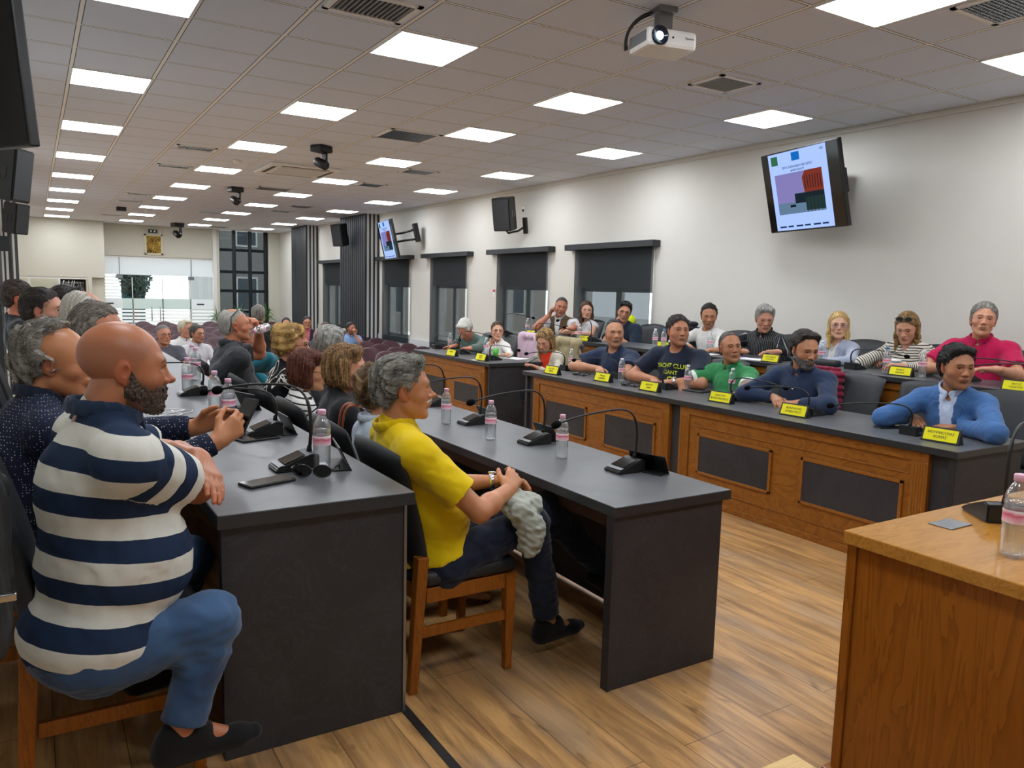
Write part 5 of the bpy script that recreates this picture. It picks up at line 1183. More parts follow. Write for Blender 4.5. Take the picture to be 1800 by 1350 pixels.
    col = blend(inh, '#b5654f', .35*red(.040, .07, -.022, .024)+.5*red(0, .11, -.02, .014)); col = np.where((tg == 3)[:, None], col*np.array([1.0, .78, .74]), col)
    col = blend(inh, '#8f5a47' if not fem else '#a34e48', np.where(tg == 1, .5 if not fem else .7, 0)*(y > .088)*(np.abs(x) < .022)*(np.abs(z+.051) < .0105))
    col = blend(inh, '#5b3022', .75*np.exp(-((z+.0508)/.0016)**2)*(np.abs(x) < .022)*(y > .088))                       # line between the lips
    col = blend(inh, '#4a2a20', .7*np.exp(-(((np.abs(x)-.007)/.004)**2+((z+.0295)/.0028)**2))*(y > .09))               # nostrils
    col = blend(inh, brows, .9*np.exp(-((z-(.0345-.0025*((np.abs(x)-.026)/.014)**2))/.0042)**2)*(np.abs(x) > .010)*(np.abs(x) < .046)*(y > .06))
    col = blend(inh, '#6b4030', .30*np.exp(-((np.abs(x)-.031)**2/.015**2+(z-.006)**2/.010**2))*(y > .06))
    if 1: col = blend(inh, '#1d1310', (.6 if fem else .5)*np.exp(-((z-.0185)/.0018)**2)*(np.abs(x) > .018)*(np.abs(x) < .045)*(y > .07))
    if stub:
        m = (1/(1+np.exp((z+.028-.35*np.maximum(0, .055-y))/.006)))*(y > .0)*(z > -.125)*(1-np.exp(-((np.abs(x)-.0)**2/.012**2+(z+.02)**2/.02**2))); col = blend(inh, stub[0], m*stub[1])
    if scalp:
        yb = np.interp(z, HL['z'], HL['y']); m = 1/(1+np.exp((y-yb+recede*(z > .05))/.004)); m *= 1/(1+np.exp(-(np.abs(z-.03)-0)*0)) ; m *= np.clip(1-(z-scalp[2])/.03, 0, 1); col = blend(inh, scalp[0], m*scalp[1]*(tg != 3))
    nail = (tg == 6); col[nail] *= np.array([1.06, .92, .9])
    o = mesh_from('body', P, Q, M_skin, root, org, np.clip(col, 0, 1), smooth=1)
    # eyes
    if h < .008:
        for sd in (-1, 1):
            e = bpy.data.objects.new('eye', eye_mesh(eyes)); C.objects.link(e); e.parent = root; c = Hc+HR@(V(sd*.031, .0738, .0125)*hs)-org
            M3 = Matrix(HR.tolist()) @ Matrix.Rotation(math.radians(-6 if hpitch < -12 else 0), 3, 'X'); e.matrix_local = Matrix.Translation(c) @ M3.to_4x4() @ Matrix.Scale(hs, 4)
    # ---- hair
    hc0, hc1 = np.array(lin(hcol[0])), np.array(lin(hcol[1]))
    if hair:
        hp_ = xf(hair_style(hair), HR, Hc, hs); lo = np.min([bounds(p)[0] for p in hp_], 0)-.03; hi = np.max([bounds(p)[1] for p in hp_], 0)+.03
        hh = min(hf, h)*(1.15 if hair not in ('long', 'wavy') else 1.5); ax = [axis(lo[i], hi[i], hh) for i in range(3)]
        G = field(hp_, ax); X, Y, Z = np.meshgrid(*ax, indexing='ij', sparse=True)
        dx, dy, dz = X-Hc[0], Y-Hc[1], Z-Hc[2]; lx, ly, lz = [(dx*HR[0, i]+dy*HR[1, i]+dz*HR[2, i])/hs for i in range(3)]
        fl = np.interp(lz, HL['z'], HL['y'])-recede*np.clip((lz-.005)/.05, 0, 1)*(1+.6*np.abs(lx)/.05*(hair != 'fringe')); 
        if fem: fl = fl-.003
        if hair in ('bob',): fl = np.where(lz < .02, np.maximum(fl, .030+.0*lz), fl)+.018*(lz > .05)*np.clip((lx*1+.03)/.05, 0, 1)
        if hair in ('long', 'wavy'): fl = np.where(lz < .03, np.where(lz < -.09, .09, .022), fl); 
        if hair in ('long', 'wavy', 'bob', 'curly') and fem: fl = fl+.006*(lz > .06)
        mk = (ly-fl)*.8
        if bald: mk = np.maximum(mk, (bald-np.sqrt(lx**2+(ly+.01)**2+((lz-.12)*.8)**2))*.8)
        ear = np.sqrt((np.abs(lx)-.083)**2+(ly+.006)**2+(lz-.002)**2)
        if hair not in ('bob', 'long', 'wavy') and not (hair == 'curly' and fem): mk = np.maximum(mk, .027-ear)
        if hair in ('short', 'full', 'crop', 'fringe', 'comb', 'spiky', 'swept', 'tied'): mk = np.maximum(mk, -(lz+.062+.35*np.minimum(0, ly+.05))*.9)
        hv = (lambda a_, b_, c_: (a_*.8, b_*.8, c_*.6)) if hair in ('curly', 'wavy', 'curlym') else (lambda a_, b_, c_: (a_*2.2, b_*7, c_*.35)) if hair in ('long', 'bob') else (lambda a_, b_, c_: (a_*2.6, b_*.7, c_*.6))
        stn = wob(sd_(label), (120, 260), 1.0, (1, .25, .5) if hair not in ('curly', 'wavy', 'curlym') else (.5, .5, .35)); am = AMP[hair]
        near = np.where(np.abs(np.maximum(G, mk*hs)) < .03)
        G = np.maximum(G, (mk*hs).astype(np.float32)).astype(np.float32)
        LX, LY, LZ = [np.broadcast_to(a_, G.shape)[near] for a_ in (lx, ly, lz)]; nv = stn(*hv(LX, LY, LZ))
        G[near] += (am*hs*nv).astype(np.float32)
        P, Q = nets(G, ax)
        if len(P):
            q = (P-Hc)@HR/hs; nv = stn(*hv(*q.T)); a = 1/(1+np.exp(nv*1.6)); fine = wob(5, (420,), .5, (2, .3, .6))(q[:, 0], q[:, 1], q[:, 2])
            a = np.clip(a+.35*fine, 0, 1)[:, None]; mesh_from('hair', P, Q, M_hair, root, org, hc0*(1-a)+hc1*a, smooth=1 if am < .006 else 0)
            if h < .0076: strands(root, org, P, Q, Hc, HR, hs, hc0, hc1, hair, 4200 if h < .0045 else 1500)
    if beard:
        bp = xf([ell((0, .042, -.062), (.050*jaw, .047, .047), k=0), ell((0, .078, -.094), (.024, .022, .022), k=.02)]+[cap((sd*.054*jaw, .008, -.045), (sd*.022, .068, -.088), .020+fat*.004, .020, .02) for sd in (-1, 1)]+[cap((sd*.058, .012, .0), (sd*.054*jaw, .014, -.045), .017, .019, .02) for sd in (-1, 1)]+[ell((0, .036, -.022), (.061+fat*.008, .061, .078), k=.02)]+[ell((0, .089, -.042), (.030, .016, .012), k=.012), ell((0, .088, -.062), (.027, .018, .018), k=.01)], HR, Hc, hs)
        lo = np.min([bounds(p)[0] for p in bp], 0)-.02; hi = np.max([bounds(p)[1] for p in bp], 0)+.02; ax = [axis(lo[i], hi[i], hf) for i in range(3)]; G = field(bp, ax, wob(11, (350, 600), .0018))
        X, Y, Z = np.meshgrid(*ax, indexing='ij', sparse=True); dx, dy, dz = X-Hc[0], Y-Hc[1], Z-Hc[2]; lx, ly, lz = [(dx*HR[0, i]+dy*HR[1, i]+dz*HR[2, i])/hs for i in range(3)]
        top_ = np.interp(ly, [-.02, .01, .03, .055, .08, .1], [.03, .012, -.022, -.034, -.036, -.031]); mk = np.maximum((lz-top_)*.8, (-.006-ly)*.8); mk = np.maximum(mk, .0125-np.sqrt(((lx)/1.8)**2+((ly-.10)/2)**2+((lz+.051)*1.35)**2))
        G = np.maximum(G, (mk*hs).astype(np.float32)); P, Q = nets(G, ax)
        if len(P): a = np.clip(.5+.5*wob(5, (300, 700), .8)(P[:, 0], P[:, 1], P[:, 2]), 0, 1)[:, None]; mesh_from('beard', P, Q, M_hair, root, org, np.array(lin(beard[0]))*(1-a)+np.array(lin(beard[1]))*a, smooth=0)
    # ---- clothes
    g = .006 if sleeve != 'jacket' else .012
    tp = torso(g)+trap(.006); fo = wob(sd_(label), (9, 21, 38, 55), folds, (1, 1, 1.1)); arms_ = []
    for i, ((S0, E, W_, hd), sd) in enumerate(zip(AR, (-1, 1))):
        b_ = build if not fem else build*.86
        if sleeve == 'short':
            Ee = S0+(E-S0)*.74; arms_.append(([cap(S0, Ee, .054*s*b_+g, .062*s*b_+g, .035, tag=10+i)], Ee-unit(E-S0)*.012, unit(E-S0)))
        elif sleeve != 'none':
            ww = E+(W_-E)*(.96 if sleeve == 'long' else .93)
            arms_.append(([cap(S0, E, .052*s*b_+g, .044*s*b_+g, .035, tag=10+i), cap(E, ww, .044*s*b_+g, .033*s*b_+g*.8, .03, tag=12+i)], E+(W_-E)*(.92 if sleeve == 'long' else .88), unit(W_-E)))
    allp = tp+[p for A_ in arms_ for p in A_[0]]
    lo = np.min([bounds(p)[0] for p in allp], 0)-.03; hi = np.max([bounds(p)[1] for p in allp], 0)+.03
    if collar: hi[2] = max(hi[2], L(0, 0, .10)[2])
    ax = [axis(lo[i], hi[i], h*1.0) for i in range(3)]; G = field(tp, ax)
    X, Y, Z = np.meshgrid(*[a_.astype(np.float32) for a_ in ax], indexing='ij', sparse=True)
    pl = lambda o_, n_: (X-o_[0])*n_[0]+(Y-o_[1])*n_[1]+(Z-o_[2])*n_[2]
    G = np.maximum(G, -pl(L(0, 0, -tuck), T).astype(np.float32))
    for (pp, c, n_) in arms_:
        A_ = field(pp, ax); nr = pl(c, n_) > -.06; far_ = ((X-c[0])**2+(Y-c[1])**2+(Z-c[2])**2) < (.14*s)**2; A_ = np.where(nr & far_, np.maximum(A_, pl(c, n_).astype(np.float32)), A_); G = smin(G, A_, .06 if sleeve == 'short' else .04)
    near = np.where(np.abs(G) < .03); G[near] += fo(ax[0][near[0]], ax[1][near[1]], ax[2][near[2]]).astype(np.float32)
    cuts = [(c, n_, i) for i, (pp, c, n_) in enumerate(arms_)]; tp = allp
    # neck opening
    nt_ = unit(T*.85+TF*.35 if not open_neck else T*.7+TF*.6); G = np.maximum(G, (-dist(cap(L(0, .012, .012)+nt_*.0, L(0, 0, 0)+nt_*.25, .060*s*neckf, .075*s, 0), X, Y, Z)).astype(np.float32))
    if open_neck: G = np.maximum(G, (-dist(cap(L(0, .07, .03), L(0, .125, -open_neck), .042*s, .012*s, 0), X, Y, Z)).astype(np.float32))
    P, Q = nets(G, ax); own = owners(tp, P); tg = np.array([p['tag'] for p in tp])[own]; q = (P-nb)@TM
    sv = q[:, 2].copy()+.05*q[:, 1]
    for i in (0, 1):
        S0, E, W_, hd = AR[i]; m = np.isin(tg, (10+i, 12+i)); d = unit(E-S0); t1 = (P-S0)@d; d2 = unit(W_-E); t2 = np.linalg.norm(E-S0)+(P-E)@d2
        sv = np.where(m & (t1 > .035), -.02-np.where(tg == 12+i, t2, t1), sv)
    if stripe_dir == 'vert': sv = np.where(tg >= 10, np.arctan2((P-sh[0])@TR, (P-sh[0])@TF)*.05, q[:, 0])
    tc = np.tile(np.array(lin(top if isinstance(top, str) else top[0])), (len(P), 1)); tc *= (1+.05*wob(9, (14, 30), .5)(P[:, 0], P[:, 1], P[:, 2]))[:, None]
    if cuff:
        for (c, n_, i) in cuts: dd = (P-c)@n_; m = (dd > -.035) & (np.linalg.norm(P-c, axis=1) < .1) & (tg >= 10); tc[m] = np.array(lin(cuff))
    if under:                                         # jacket or gilet open over a shirt
        x0 = q[:, 0]+0; wd_ = under[1]*(np.clip((q[:, 2]+.42)/.42, .25, 1)); m = (np.abs(x0) < wd_) & (q[:, 1] > .02) & (tg < 10); tc[m] = np.array(lin(under[0]))
        if vest: m = (tg >= 10) | (np.abs(q[:, 0]) > .175*build*s); tc[m] = np.array(lin(under[0]))
    mm = mat or M_cloth
    sh_o = mesh_from(topname, P, Q, mm, root, org, np.clip(tc, 0, 1), {'s': sv}, smooth=1)
    if collar:
        pr = []; n_ = 14; cr = .062*s*neckf+.008*s; pts = []
        for k in range(n_+1):
            a = -PI*.5+.30+(2*PI-.60)*k/n_ if True else 0
            a = PI/2+.28+(2*PI-.56)*k/n_; fz = .030-.030*max(0, math.sin(a)); c_ = L(math.cos(a)*cr/s, -.004+math.sin(a)*cr/s*1.02, fz+.010); pts.append(c_)
        for a_, b_ in zip(pts, pts[1:]): pr.append(cap(a_, b_, .019*s, .019*s, .006, (unit((a_+b_)/2-L(0, 0, (((a_+b_)/2-nb)@T)/s)), .30)))
        for sd, e in ((1, pts[0]), (-1, pts[-1])):    # points of the collar
            pr.append(cap(e, e+TM@(V(sd*-.012 if sleeve != 'x' else 0, .014, -.045)*s), .017*s, .008*s, .008, (TF, .35)))
        lo = np.min([bounds(p)[0] for p in pr], 0)-.02; hi = np.max([bounds(p)[1] for p in pr], 0)+.02; ax = [axis(lo[i], hi[i], h*.62) for i in range(3)]; P, Q = nets(field(pr, ax), ax)
        if len(P): cc = np.tile(np.array(lin(collarcol or (top if isinstance(top, str) else top[0]))), (len(P), 1)); mesh_from('collar', P, Q, M_cloth, root, org, cc, {'s': np.full(len(P), .02)}, smooth=1)
    def surf(x, z):
        for y in np.arange(.30, .0, -.004):
            q_ = L(x, y, z)
            if min(float(dist(p, q_[0], q_[1], q_[2])) for p in tp[:7]) < .002: return q_
        return L(x, .1, z)
    if buttons:
        bm = B(); nrm = Vector(TF)
        for z in buttons[1]: q_ = Vector(surf(0, z))-Vector(org); lathe(bm, [(0, .0), (.0062*s, 0), (.0062*s, .006), (0, .007)], 12, Matrix.Translation(q_) @ nrm.to_track_quat('Z', 'Y').to_matrix().to_4x4())
        obj('buttons', bm, plain('button_'+buttons[0][1:], buttons[0], .4), root)
    if sleeve == 'jacket':
        for sd in (-1, 1):
            wd_ = (under[1] if under else .05)/s; pr = []; zs = [.0, -.06, -.13, -.21, -.30]; pts = [surf(sd*(wd_*np.clip((z*s+.42)/.42, .25, 1)+.016), z) for z in zs]
            for k, (a_, b_) in enumerate(zip(pts, pts[1:])): pr.append(cap(a_, b_, (.022, .030, .024, .016)[k], (.030, .024, .016, .008)[k], .01, (TF, .22)))
            lo = np.min([bounds(p)[0] for p in pr], 0)-.02; hi = np.max([bounds(p)[1] for p in pr], 0)+.02; ax = [axis(lo[i], hi[i], h*.6) for i in range(3)]; P, Q = nets(field(pr, ax), ax); mesh_from('lapel', P, Q, M_cloth, root, org, np.tile(np.array(lin(top))*.93, (len(P), 1)), smooth=1)
    if belt:
        bm = B(); pts = []
        for k in range(41): a = 2*PI*k/40; c_, s__ = math.cos(a), math.sin(a); pts.append(Vector(L((.170*build+bl*.25)*c_, (.130*build+bl*.45)*s__+.0, -tuck+.005))-Vector(org))
        tube(bm, pts, .017, 8, False, .35); obj('belt', bm, M_leather, root)
    if hoodie:
        pr = [ell(L(0, -.085, .02), V(.10, .055, .06)*s, TM, k=.02)]+[cap(L(sd*.075, -.06, .03), L(sd*.05, .075, -.03), .028*s, .018*s, .03) for sd in (-1, 1)]
        lo = np.min([bounds(p)[0] for p in pr], 0)-.02; hi = np.max([bounds(p)[1] for p in pr], 0)+.02; ax = [axis(lo[i], hi[i], h) for i in range(3)]; P, Q = nets(field(pr, ax, fo), ax); mesh_from('hood', P, Q, M_cloth, root, org, np.tile(np.array(lin(top)), (len(P), 1)), smooth=1)
    # trousers
    tr = [ell(L(0, -.01, -.54), (V(.160*build+bl*.15, .118*build+bl*.15, .10) if tuck > .55 else V(.160*build+bl*.2, .120*build+bl*.3, .12))*s, TM, k=.03)]
    for (hip, kn, an, ft) in LG:
        an2 = kn+(an-kn)*.93; tr += [cap(hip, kn, .086*s*build, .066*s, .05, tag=1), cap(kn, an2, .066*s, .054*s, .035, tag=1)]
    lo = np.min([bounds(p)[0] for p in tr], 0)-.03; hi = np.max([bounds(p)[1] for p in tr], 0)+.03; hh = h*(1.15 if shoes else 2.0); ax = [axis(lo[i], hi[i], hh) for i in range(3)]; G = field(tr, ax, wob(31, (16, 30, 55), .0045, (1, 1, 1.6)))
    X, Y, Z = np.meshgrid(*ax, indexing='ij', sparse=True)
    for (hip, kn, an, ft) in LG:
        n_ = unit(an-kn); c = kn+(an-kn)*.93; nr = ((X-c[0])**2+(Y-c[1])**2+(Z-c[2])**2) < .12**2; G = np.where(nr, np.maximum(G, ((X-c[0])*n_[0]+(Y-c[1])*n_[1]+(Z-c[2])*n_[2]).astype(np.float32)), G)
    P, Q = nets(G, ax); base = np.array(lin(pants if isinstance(pants, str) else pants[0])); pc = np.tile(base, (len(P), 1)); 
    if not isinstance(pants, str):                    # faded denim: lighter along the thigh fronts and knees
        nv = wob(4, (10, 22), .5)(P[:, 0], P[:, 1], P[:, 2]); a = np.clip(.35+.35*nv, 0, 1)
        for (hip, kn, an, ft) in LG: a += .5*np.exp(-np.sum((P-(kn+F*.03))**2, 1)/.09**2)+.3*np.exp(-np.sum((P-((hip+kn)/2+V(0, 0, .07)))**2, 1)/.13**2)
        a = np.clip(a, 0, 1)[:, None]; pc = base*(1-a)+np.array(lin(pants[1]))*a
    mesh_from('trousers', P, Q, M_denim if not isinstance(pants, str) else M_cloth, root, org, pc, smooth=1)
    if shoes:
        for (hip, kn, an, ft) in LG:
            ft = unit(ft); uf = unit(V(0, 0, 1)-ft*ft[2]); c = an-uf*.055*s; pr = [cap(c-ft*.035, c+ft*.15, .042, .036, .02, (uf, .9)), cap(c+ft*.15, c+ft*.19, .036, .028, .02, (uf, .8)), cap(c-ft*.03+uf*.03, c+ft*.05+uf*.035, .041, .038, .02), cap(c-ft*.01+uf*.055, c+ft*.03+uf*.055, .040, .034, .02)]
            lo = np.min([bounds(p)[0] for p in pr], 0)-.02; hi = np.max([bounds(p)[1] for p in pr], 0)+.02; ax = [axis(lo[i], hi[i], .005) for i in range(3)]; G = field(pr, ax)
            X, Y, Z = np.meshgrid(*ax, indexing='ij', sparse=True); so = c-uf*.030; G = np.maximum(G, -((X-so[0])*uf[0]+(Y-so[1])*uf[1]+(Z-so[2])*uf[2]).astype(np.float32)); op_ = c+uf*.092+ft*.0; G = np.maximum(G, ((X-op_[0])*uf[0]+(Y-op_[1])*uf[1]+(Z-op_[2])*uf[2]).astype(np.float32))
            P, Q = nets(G, ax); zz = (P-so)@uf; cc = np.where((zz < .016)[:, None], np.array(lin(shoes[1])), np.array(lin(shoes[0]))); mesh_from('shoe', P, Q, M_cloth, root, org, cc, smooth=1)
    # glasses worn or pushed up
    if glasses:
        M4 = Matrix.Translation(Hc+HR@((V(0, .097, .010) if not specs_up else V(0, .075, .118))*hs)-org) @ (Matrix(HR.tolist()) @ Matrix.Rotation(math.radians(0 if not specs_up else 22), 3, 'X')).to_4x4() @ Matrix.Scale(hs, 4)
        gm = plain('frame_'+glasses[1:], glasses, .3); a = obj('glasses', glasses_bm(r=.0017 if not specs_up else .003, lh=.0165 if not specs_up else .020, lw=.025 if not specs_up else .028, temple=.105), gm, root, True); a.matrix_local = M4
        b_ = obj('lens', lens_bm(.016, .0245), M_gloss if specs_up else glass('spectacle_glass', (.94, .95, .96), .05), a)
    PEOPLE.append(root); return dict(root=root, shirt=sh_o, nb=nb, TM=TM, org=org, AR=AR, LG=LG, L=L, Hc=Hc, HR=HR, hfr=hfr, hs=hs)
def strands(root, org, P, Q, Hc, HR, hs, c0, c1, hair, n=5200):
    """short locks lying over the cap, combed back and down"""
    rg = np.random.RandomState(2); q = P[rg.choice(len(P), n)]; loc = (q-Hc)@HR/hs; cen = V(0, -.02, .045); nrm = loc-cen; nrm /= np.linalg.norm(nrm, axis=1)[:, None]
    flow = np.tile(V(0, -.75, -.55), (n, 1))+rg.normal(size=(n, 3))*(.35 if hair not in ('curly', 'wavy', 'curlym') else .9); flow -= nrm*(flow*nrm).sum(1)[:, None]; flow /= np.linalg.norm(flow, axis=1)[:, None]; sd = np.cross(nrm, flow)
    Ln = (.022 if hair != 'crop' else .006)*(.6+.8*rg.rand(n)); K = 4; vs = []; fs = []; cs = []; ph = rg.uniform(0, 6.28, n); cu = (.1 if hair not in ('curly', 'wavy', 'curlym') else .35)
    a = rg.rand(n)[:, None]; cc = (c0*(1-a)+c1*1.15*a)
    for k in range(K):
        t = k/(K-1); w = (.0009 if n > 3000 else .0014)*(1-t*.85); c = loc+flow*(Ln*t)[:, None]+nrm*((.0015+.004*np.sin(t*3.0)*(1 if hair in ('curly', 'wavy', 'curlym') else .45)-.0035*t)*np.ones(n))[:, None]+sd*(cu*Ln*np.sin(ph+t*4))[:, None]
        for j in range(3): an = 2*PI*j/3; vs.append(c+sd*w*math.cos(an)+nrm*w*math.sin(an)); cs.append(cc)
    vs = np.array(vs); tot = K*3; W_ = (vs.reshape(-1, 3)@HR.T)*hs+Hc; idx = np.arange(tot*n).reshape(tot, n); F_ = []
    for k in range(K-1):
        for j in range(3): F_.append(np.stack([idx[k*3+j], idx[k*3+(j+1) % 3], idx[(k+1)*3+(j+1) % 3], idx[(k+1)*3+j]], 1))
    o = mesh_from('hair_locks', W_, np.concatenate(F_), M_hair, root, org, np.clip(np.array(cs).reshape(-1, 3), 0, 1), smooth=0); o['kind'] = 'stuff'
# ------------------------------------------------------------------ the cast
def PZ(u, v, z): p = at_z(u, v, z); return tuple(p)
def PX(u, v, x): return tuple(at_x(u, v, x))
def PY(u, v, y): return tuple(at_y(u, v, y))
GR = 'council members and listeners'
NEAR = dict(h=.0072, hf=.0031); MIDQ = dict(h=.0085, hf=.0045); FAR = dict(h=.011, hf=.007)
# --- front right desk (they face -x, toward the aisle)
dk = .77
def clasp(u, v, z=.815, gap=.13, dx=.06, **k):
    p = at_z(u, v, z); return dict(L=dict(w=(p.x+dx, p.y-gap, z), d=(-.55, .83, -.12), n=(-.25, -.1, .95), curl=.55, **k), R=dict(w=(p.x+dx, p.y+gap, z+.012), d=(-.55, -.83, -.12), n=(-.25, .1, .95), curl=.55, **k))
person('man in a bright blue suit jacket with clasped hands at the front right desk', PX(1682, 648, 4.83), byaw=-97, lean=14, hyaw=-146, ez=.825, hpitch=-3, s=1.08, hair='full', hcol=('#0c0a0a', '#242020'), skin='#b37a57', brows='#140e0b', top='#416a9f', topname='suit_jacket', sleeve='jacket', collar=True, collarcol='#c9d8f0', under=('#c3d2ec', .052), open_neck=.10, fat=1, stub=('#5b4438', .25), hands=clasp(1624, 742), h=.0055, hf=.003)
person('bearded man in a dark navy shirt with clasped hands behind a yellow nameplate', PX(1414, 617, 4.88), byaw=-97, lean=12, hyaw=-158, ez=.825, hpitch=-12, s=1.10, build=1.1, belly=.04, hair='full', hcol=('#15110f', '#4a433e'), recede=.012, skin='#b8805e', brows='#1b1310', beard=('#3a3634', '#7c7874'), top='#25344f', topname='shirt', sleeve='long', collarcol='#25344f', open_neck=.05, buttons=('#e8e8e8', (-.10, -.19, -.28)), hands=clasp(1372, 706), **NEAR)
person('close-cropped man in a green polo with white trim, head tilted', PX(1284, 613, 4.95), byaw=-95, lean=10, hyaw=-152, hpitch=4, ez=.825, hroll=6, s=1.05, build=1.05, belly=.05, hair='crop', hcol=('#3c332e', '#6d6058'), recede=.022, skin='#b67d5b', scalp=('#4a3c34', .5, .09), top='#3b8f57', topname='polo_shirt', collarcol='#3b8f57', cuff='#e8ece4', fat=.5, stub=('#5a4438', .15), hands=dict(L=dict(w=(4.72, 4.43, .70)), R=dict(w=(4.72, 4.83, .70))), **NEAR)
yc = person('man in a navy tee with yellow lettering, forearms crossed on the desk', PX(1192, 584, 4.90), byaw=-105, lean=14, hyaw=-156, ez=.825, hpitch=4, s=1.12, build=1.2, belly=.05, hair='short', hcol=('#1a1411', '#3a302a'), skin='#bf8363', top='#1e2638', topname='tee_shirt', collar=False, fat=1.2, stub=('#5a4438', .2), hands=dict(L=dict(w=PZ(1200, 672, .83), d=(-.5, .85, -.1), n=(-.2, 0, 1), curl=.45), R=dict(w=PZ(1150, 668, .82), d=(-.6, -.75, -.1), n=(-.2, 0, 1), curl=.4)), **NEAR)
person('stocky man in a plain navy tee with clasped hands at the front right desk', PX(1080, 588, 4.92), byaw=-97, lean=13, hyaw=-150, ez=.825, hpitch=2, s=1.12, build=1.15, hair='crop', hcol=('#1d1815', '#3a322d'), recede=.026, skin='#c18a68', scalp=('#3a2f28', .4, .1), top='#25324b', topname='tee_shirt', collar=False, fat=.6, stub=('#5a4438', .25), hands=clasp(1082, 656), **NEAR)
# --- shorter desk
person('woman in an orange top and light jacket with wavy blonde-brown hair, looking down', PX(958, 600, 5.02), byaw=-100, lean=12, hyaw=-118, hpitch=-28, s=1.0, fem=1, hair='wavy', hcol=('#4f3a22', '#c09a62'), skin='#d09a80', top='#cfc8b6', topname='jacket_and_top', sleeve='long', under=('#e03a18', .10), collar=False, open_neck=.06, hands=dict(L=dict(w=(4.85, 7.30, .72)), R=dict(w=(4.85, 7.55, .72))), **NEAR)
person('teenage girl in a white sweater and red-framed glasses, hand at her cheek', PX(874, 583, 5.04), byaw=-105, lean=10, hyaw=-158, s=.95, fem=1, hair='tied', hcol=('#3a2a1e', '#6b4f38'), skin='#dba88a', glasses='#8a2a2a', top='#e6e4de', topname='sweater', sleeve='long', collar=False, open_neck=.08, hands=dict(R=dict(w=tuple(at_x(862, 606, 4.97)), d=(.12, -.05, 1), n=(-.5, .7, 0), curl=.15, hint=(-.3, .5, -1)), L=dict(w=PZ(893, 624, .81), d=(-.6, .7, 0), curl=.3)), **NEAR)
person('white-haired man in a grey-green sweater bent over the shorter desk', PX(818, 580, 4.86), byaw=-115, lean=34, hyaw=-122, hpitch=-42, s=1.08, build=1.1, belly=.04, hair='full', hcol=('#b9b6ae', '#e4e1d8'), skin='#c98467', brows='#b0aca4', top='#5b6f68', topname='sweater', sleeve='long', collar=False, hands=dict(R=dict(w=PZ(800, 608, .82), d=(-.7, .6, -.1), curl=.25), L=dict(w=PZ(822, 614, .84), d=(-.3, .95, 0), curl=.35)), **MIDQ)
# --- raised row
fl = .21
person('grey-haired man in a crimson polo shirt at the right end of the raised row', PX(1728, 565, 6.40), byaw=-100, lean=6, hyaw=-122, hpitch=5, ez=1.03, hroll=-5, s=1.10, build=1.1, floor=fl, hair='short', hcol=('#55524e', '#a9a69e'), skin='#c98f70', brows='#2a201a', top='#b8124c', topname='polo_shirt', fat=-.3, open_neck=.04, buttons=('#d8c8cc', (-.07, -.13)), hands=dict(L=dict(w=PZ(1700, 690, .99), d=(-.3, .9, 0), curl=.3), R=dict(w=PZ(1690, 680, .99), d=(-.7, -.5, 0))), **NEAR)
person('woman in a striped top with sunglasses pushed up on her hair, looking at her phone', PX(1594, 578, 6.38), byaw=-95, lean=10, hyaw=-108, ez=1.03, hpitch=-22, s=1.02, fem=1, build=1.08, floor=fl, hair='long', hcol=('#2b1a12', '#b08a52'), skin='#d19a7c', glasses='#3a342c', specs_up=True, top='#202a50', topname='gilet_and_top', mat=stripe_mat('cream_black_stripes', '#ded8ca', '#2a2624', .021, .34), sleeve='long', collar=False, open_neck=.10, hands=dict(L=dict(w=PZ(1560, 650, 1.03), d=(-.5, .8, .1), curl=.6), R=dict(w=PZ(1535, 636, 1.03), d=(-.5, -.3, .1), n=(.3, .6, .5), curl=.6)), **NEAR)
person('blonde woman in a pale grey-blue blazer and violet-rimmed glasses', PX(1474, 574, 6.42), byaw=-92, lean=6, ez=1.03, hyaw=-130, s=1.0, fem=1, floor=fl, hair='long', hcol=('#a07a3c', '#dcbf7e'), skin='#dba98c', glasses='#6a4f8a', top='#a8b0c4', topname='blazer', sleeve='jacket', under=('#dcdad6', .045), collar=False, open_neck=.10, hands=dict(L=dict(w=(6.15, 4.45, 1.01)), R=dict(w=(6.15, 4.75, 1.01))), **NEAR)
person('grey-haired older man in a black pinstriped shirt looking down', PX(1344, 562, 6.38), byaw=-100, lean=10, hyaw=-140, ez=1.03, hpitch=-14, s=1.08, build=1.05, belly=.03, floor=fl, hair='full', hcol=('#6f6d69', '#b9b6af'), skin='#c48c70', brows='#6a625a', top='#15161a', topname='shirt', mat=stripe_mat('pinstripes', '#17181c', '#9a9a9a', .018, .15), stripe_dir='vert', sleeve='long', collarcol='#17181c', open_neck=.06, hands=dict(R=dict(w=PZ(1350, 626, 1.01), d=(-.3, .8, 0), curl=.3), L=dict(w=PZ(1362, 632, 1.02), d=(-.3, .9, 0), curl=.3)), **NEAR)
person('dark-haired man in a white sweater looking down', PX(1246, 557, 6.42), byaw=-95, lean=6, hyaw=-138, ez=1.03, hpitch=-10, s=1.05, floor=fl, hair='short', hcol=('#141110', '#2b2522'), recede=.015, skin='#b27a58', stub=('#4a382e', .35), top='#d8d7d2', topname='sweater', sleeve='long', collar=False, hands=dict(L=dict(w=PZ(1262, 618, 1.01), d=(-.6, .6, 0)), R=dict(w=PZ(1225, 612, 1.01), d=(-.6, -.6, 0))), **NEAR)
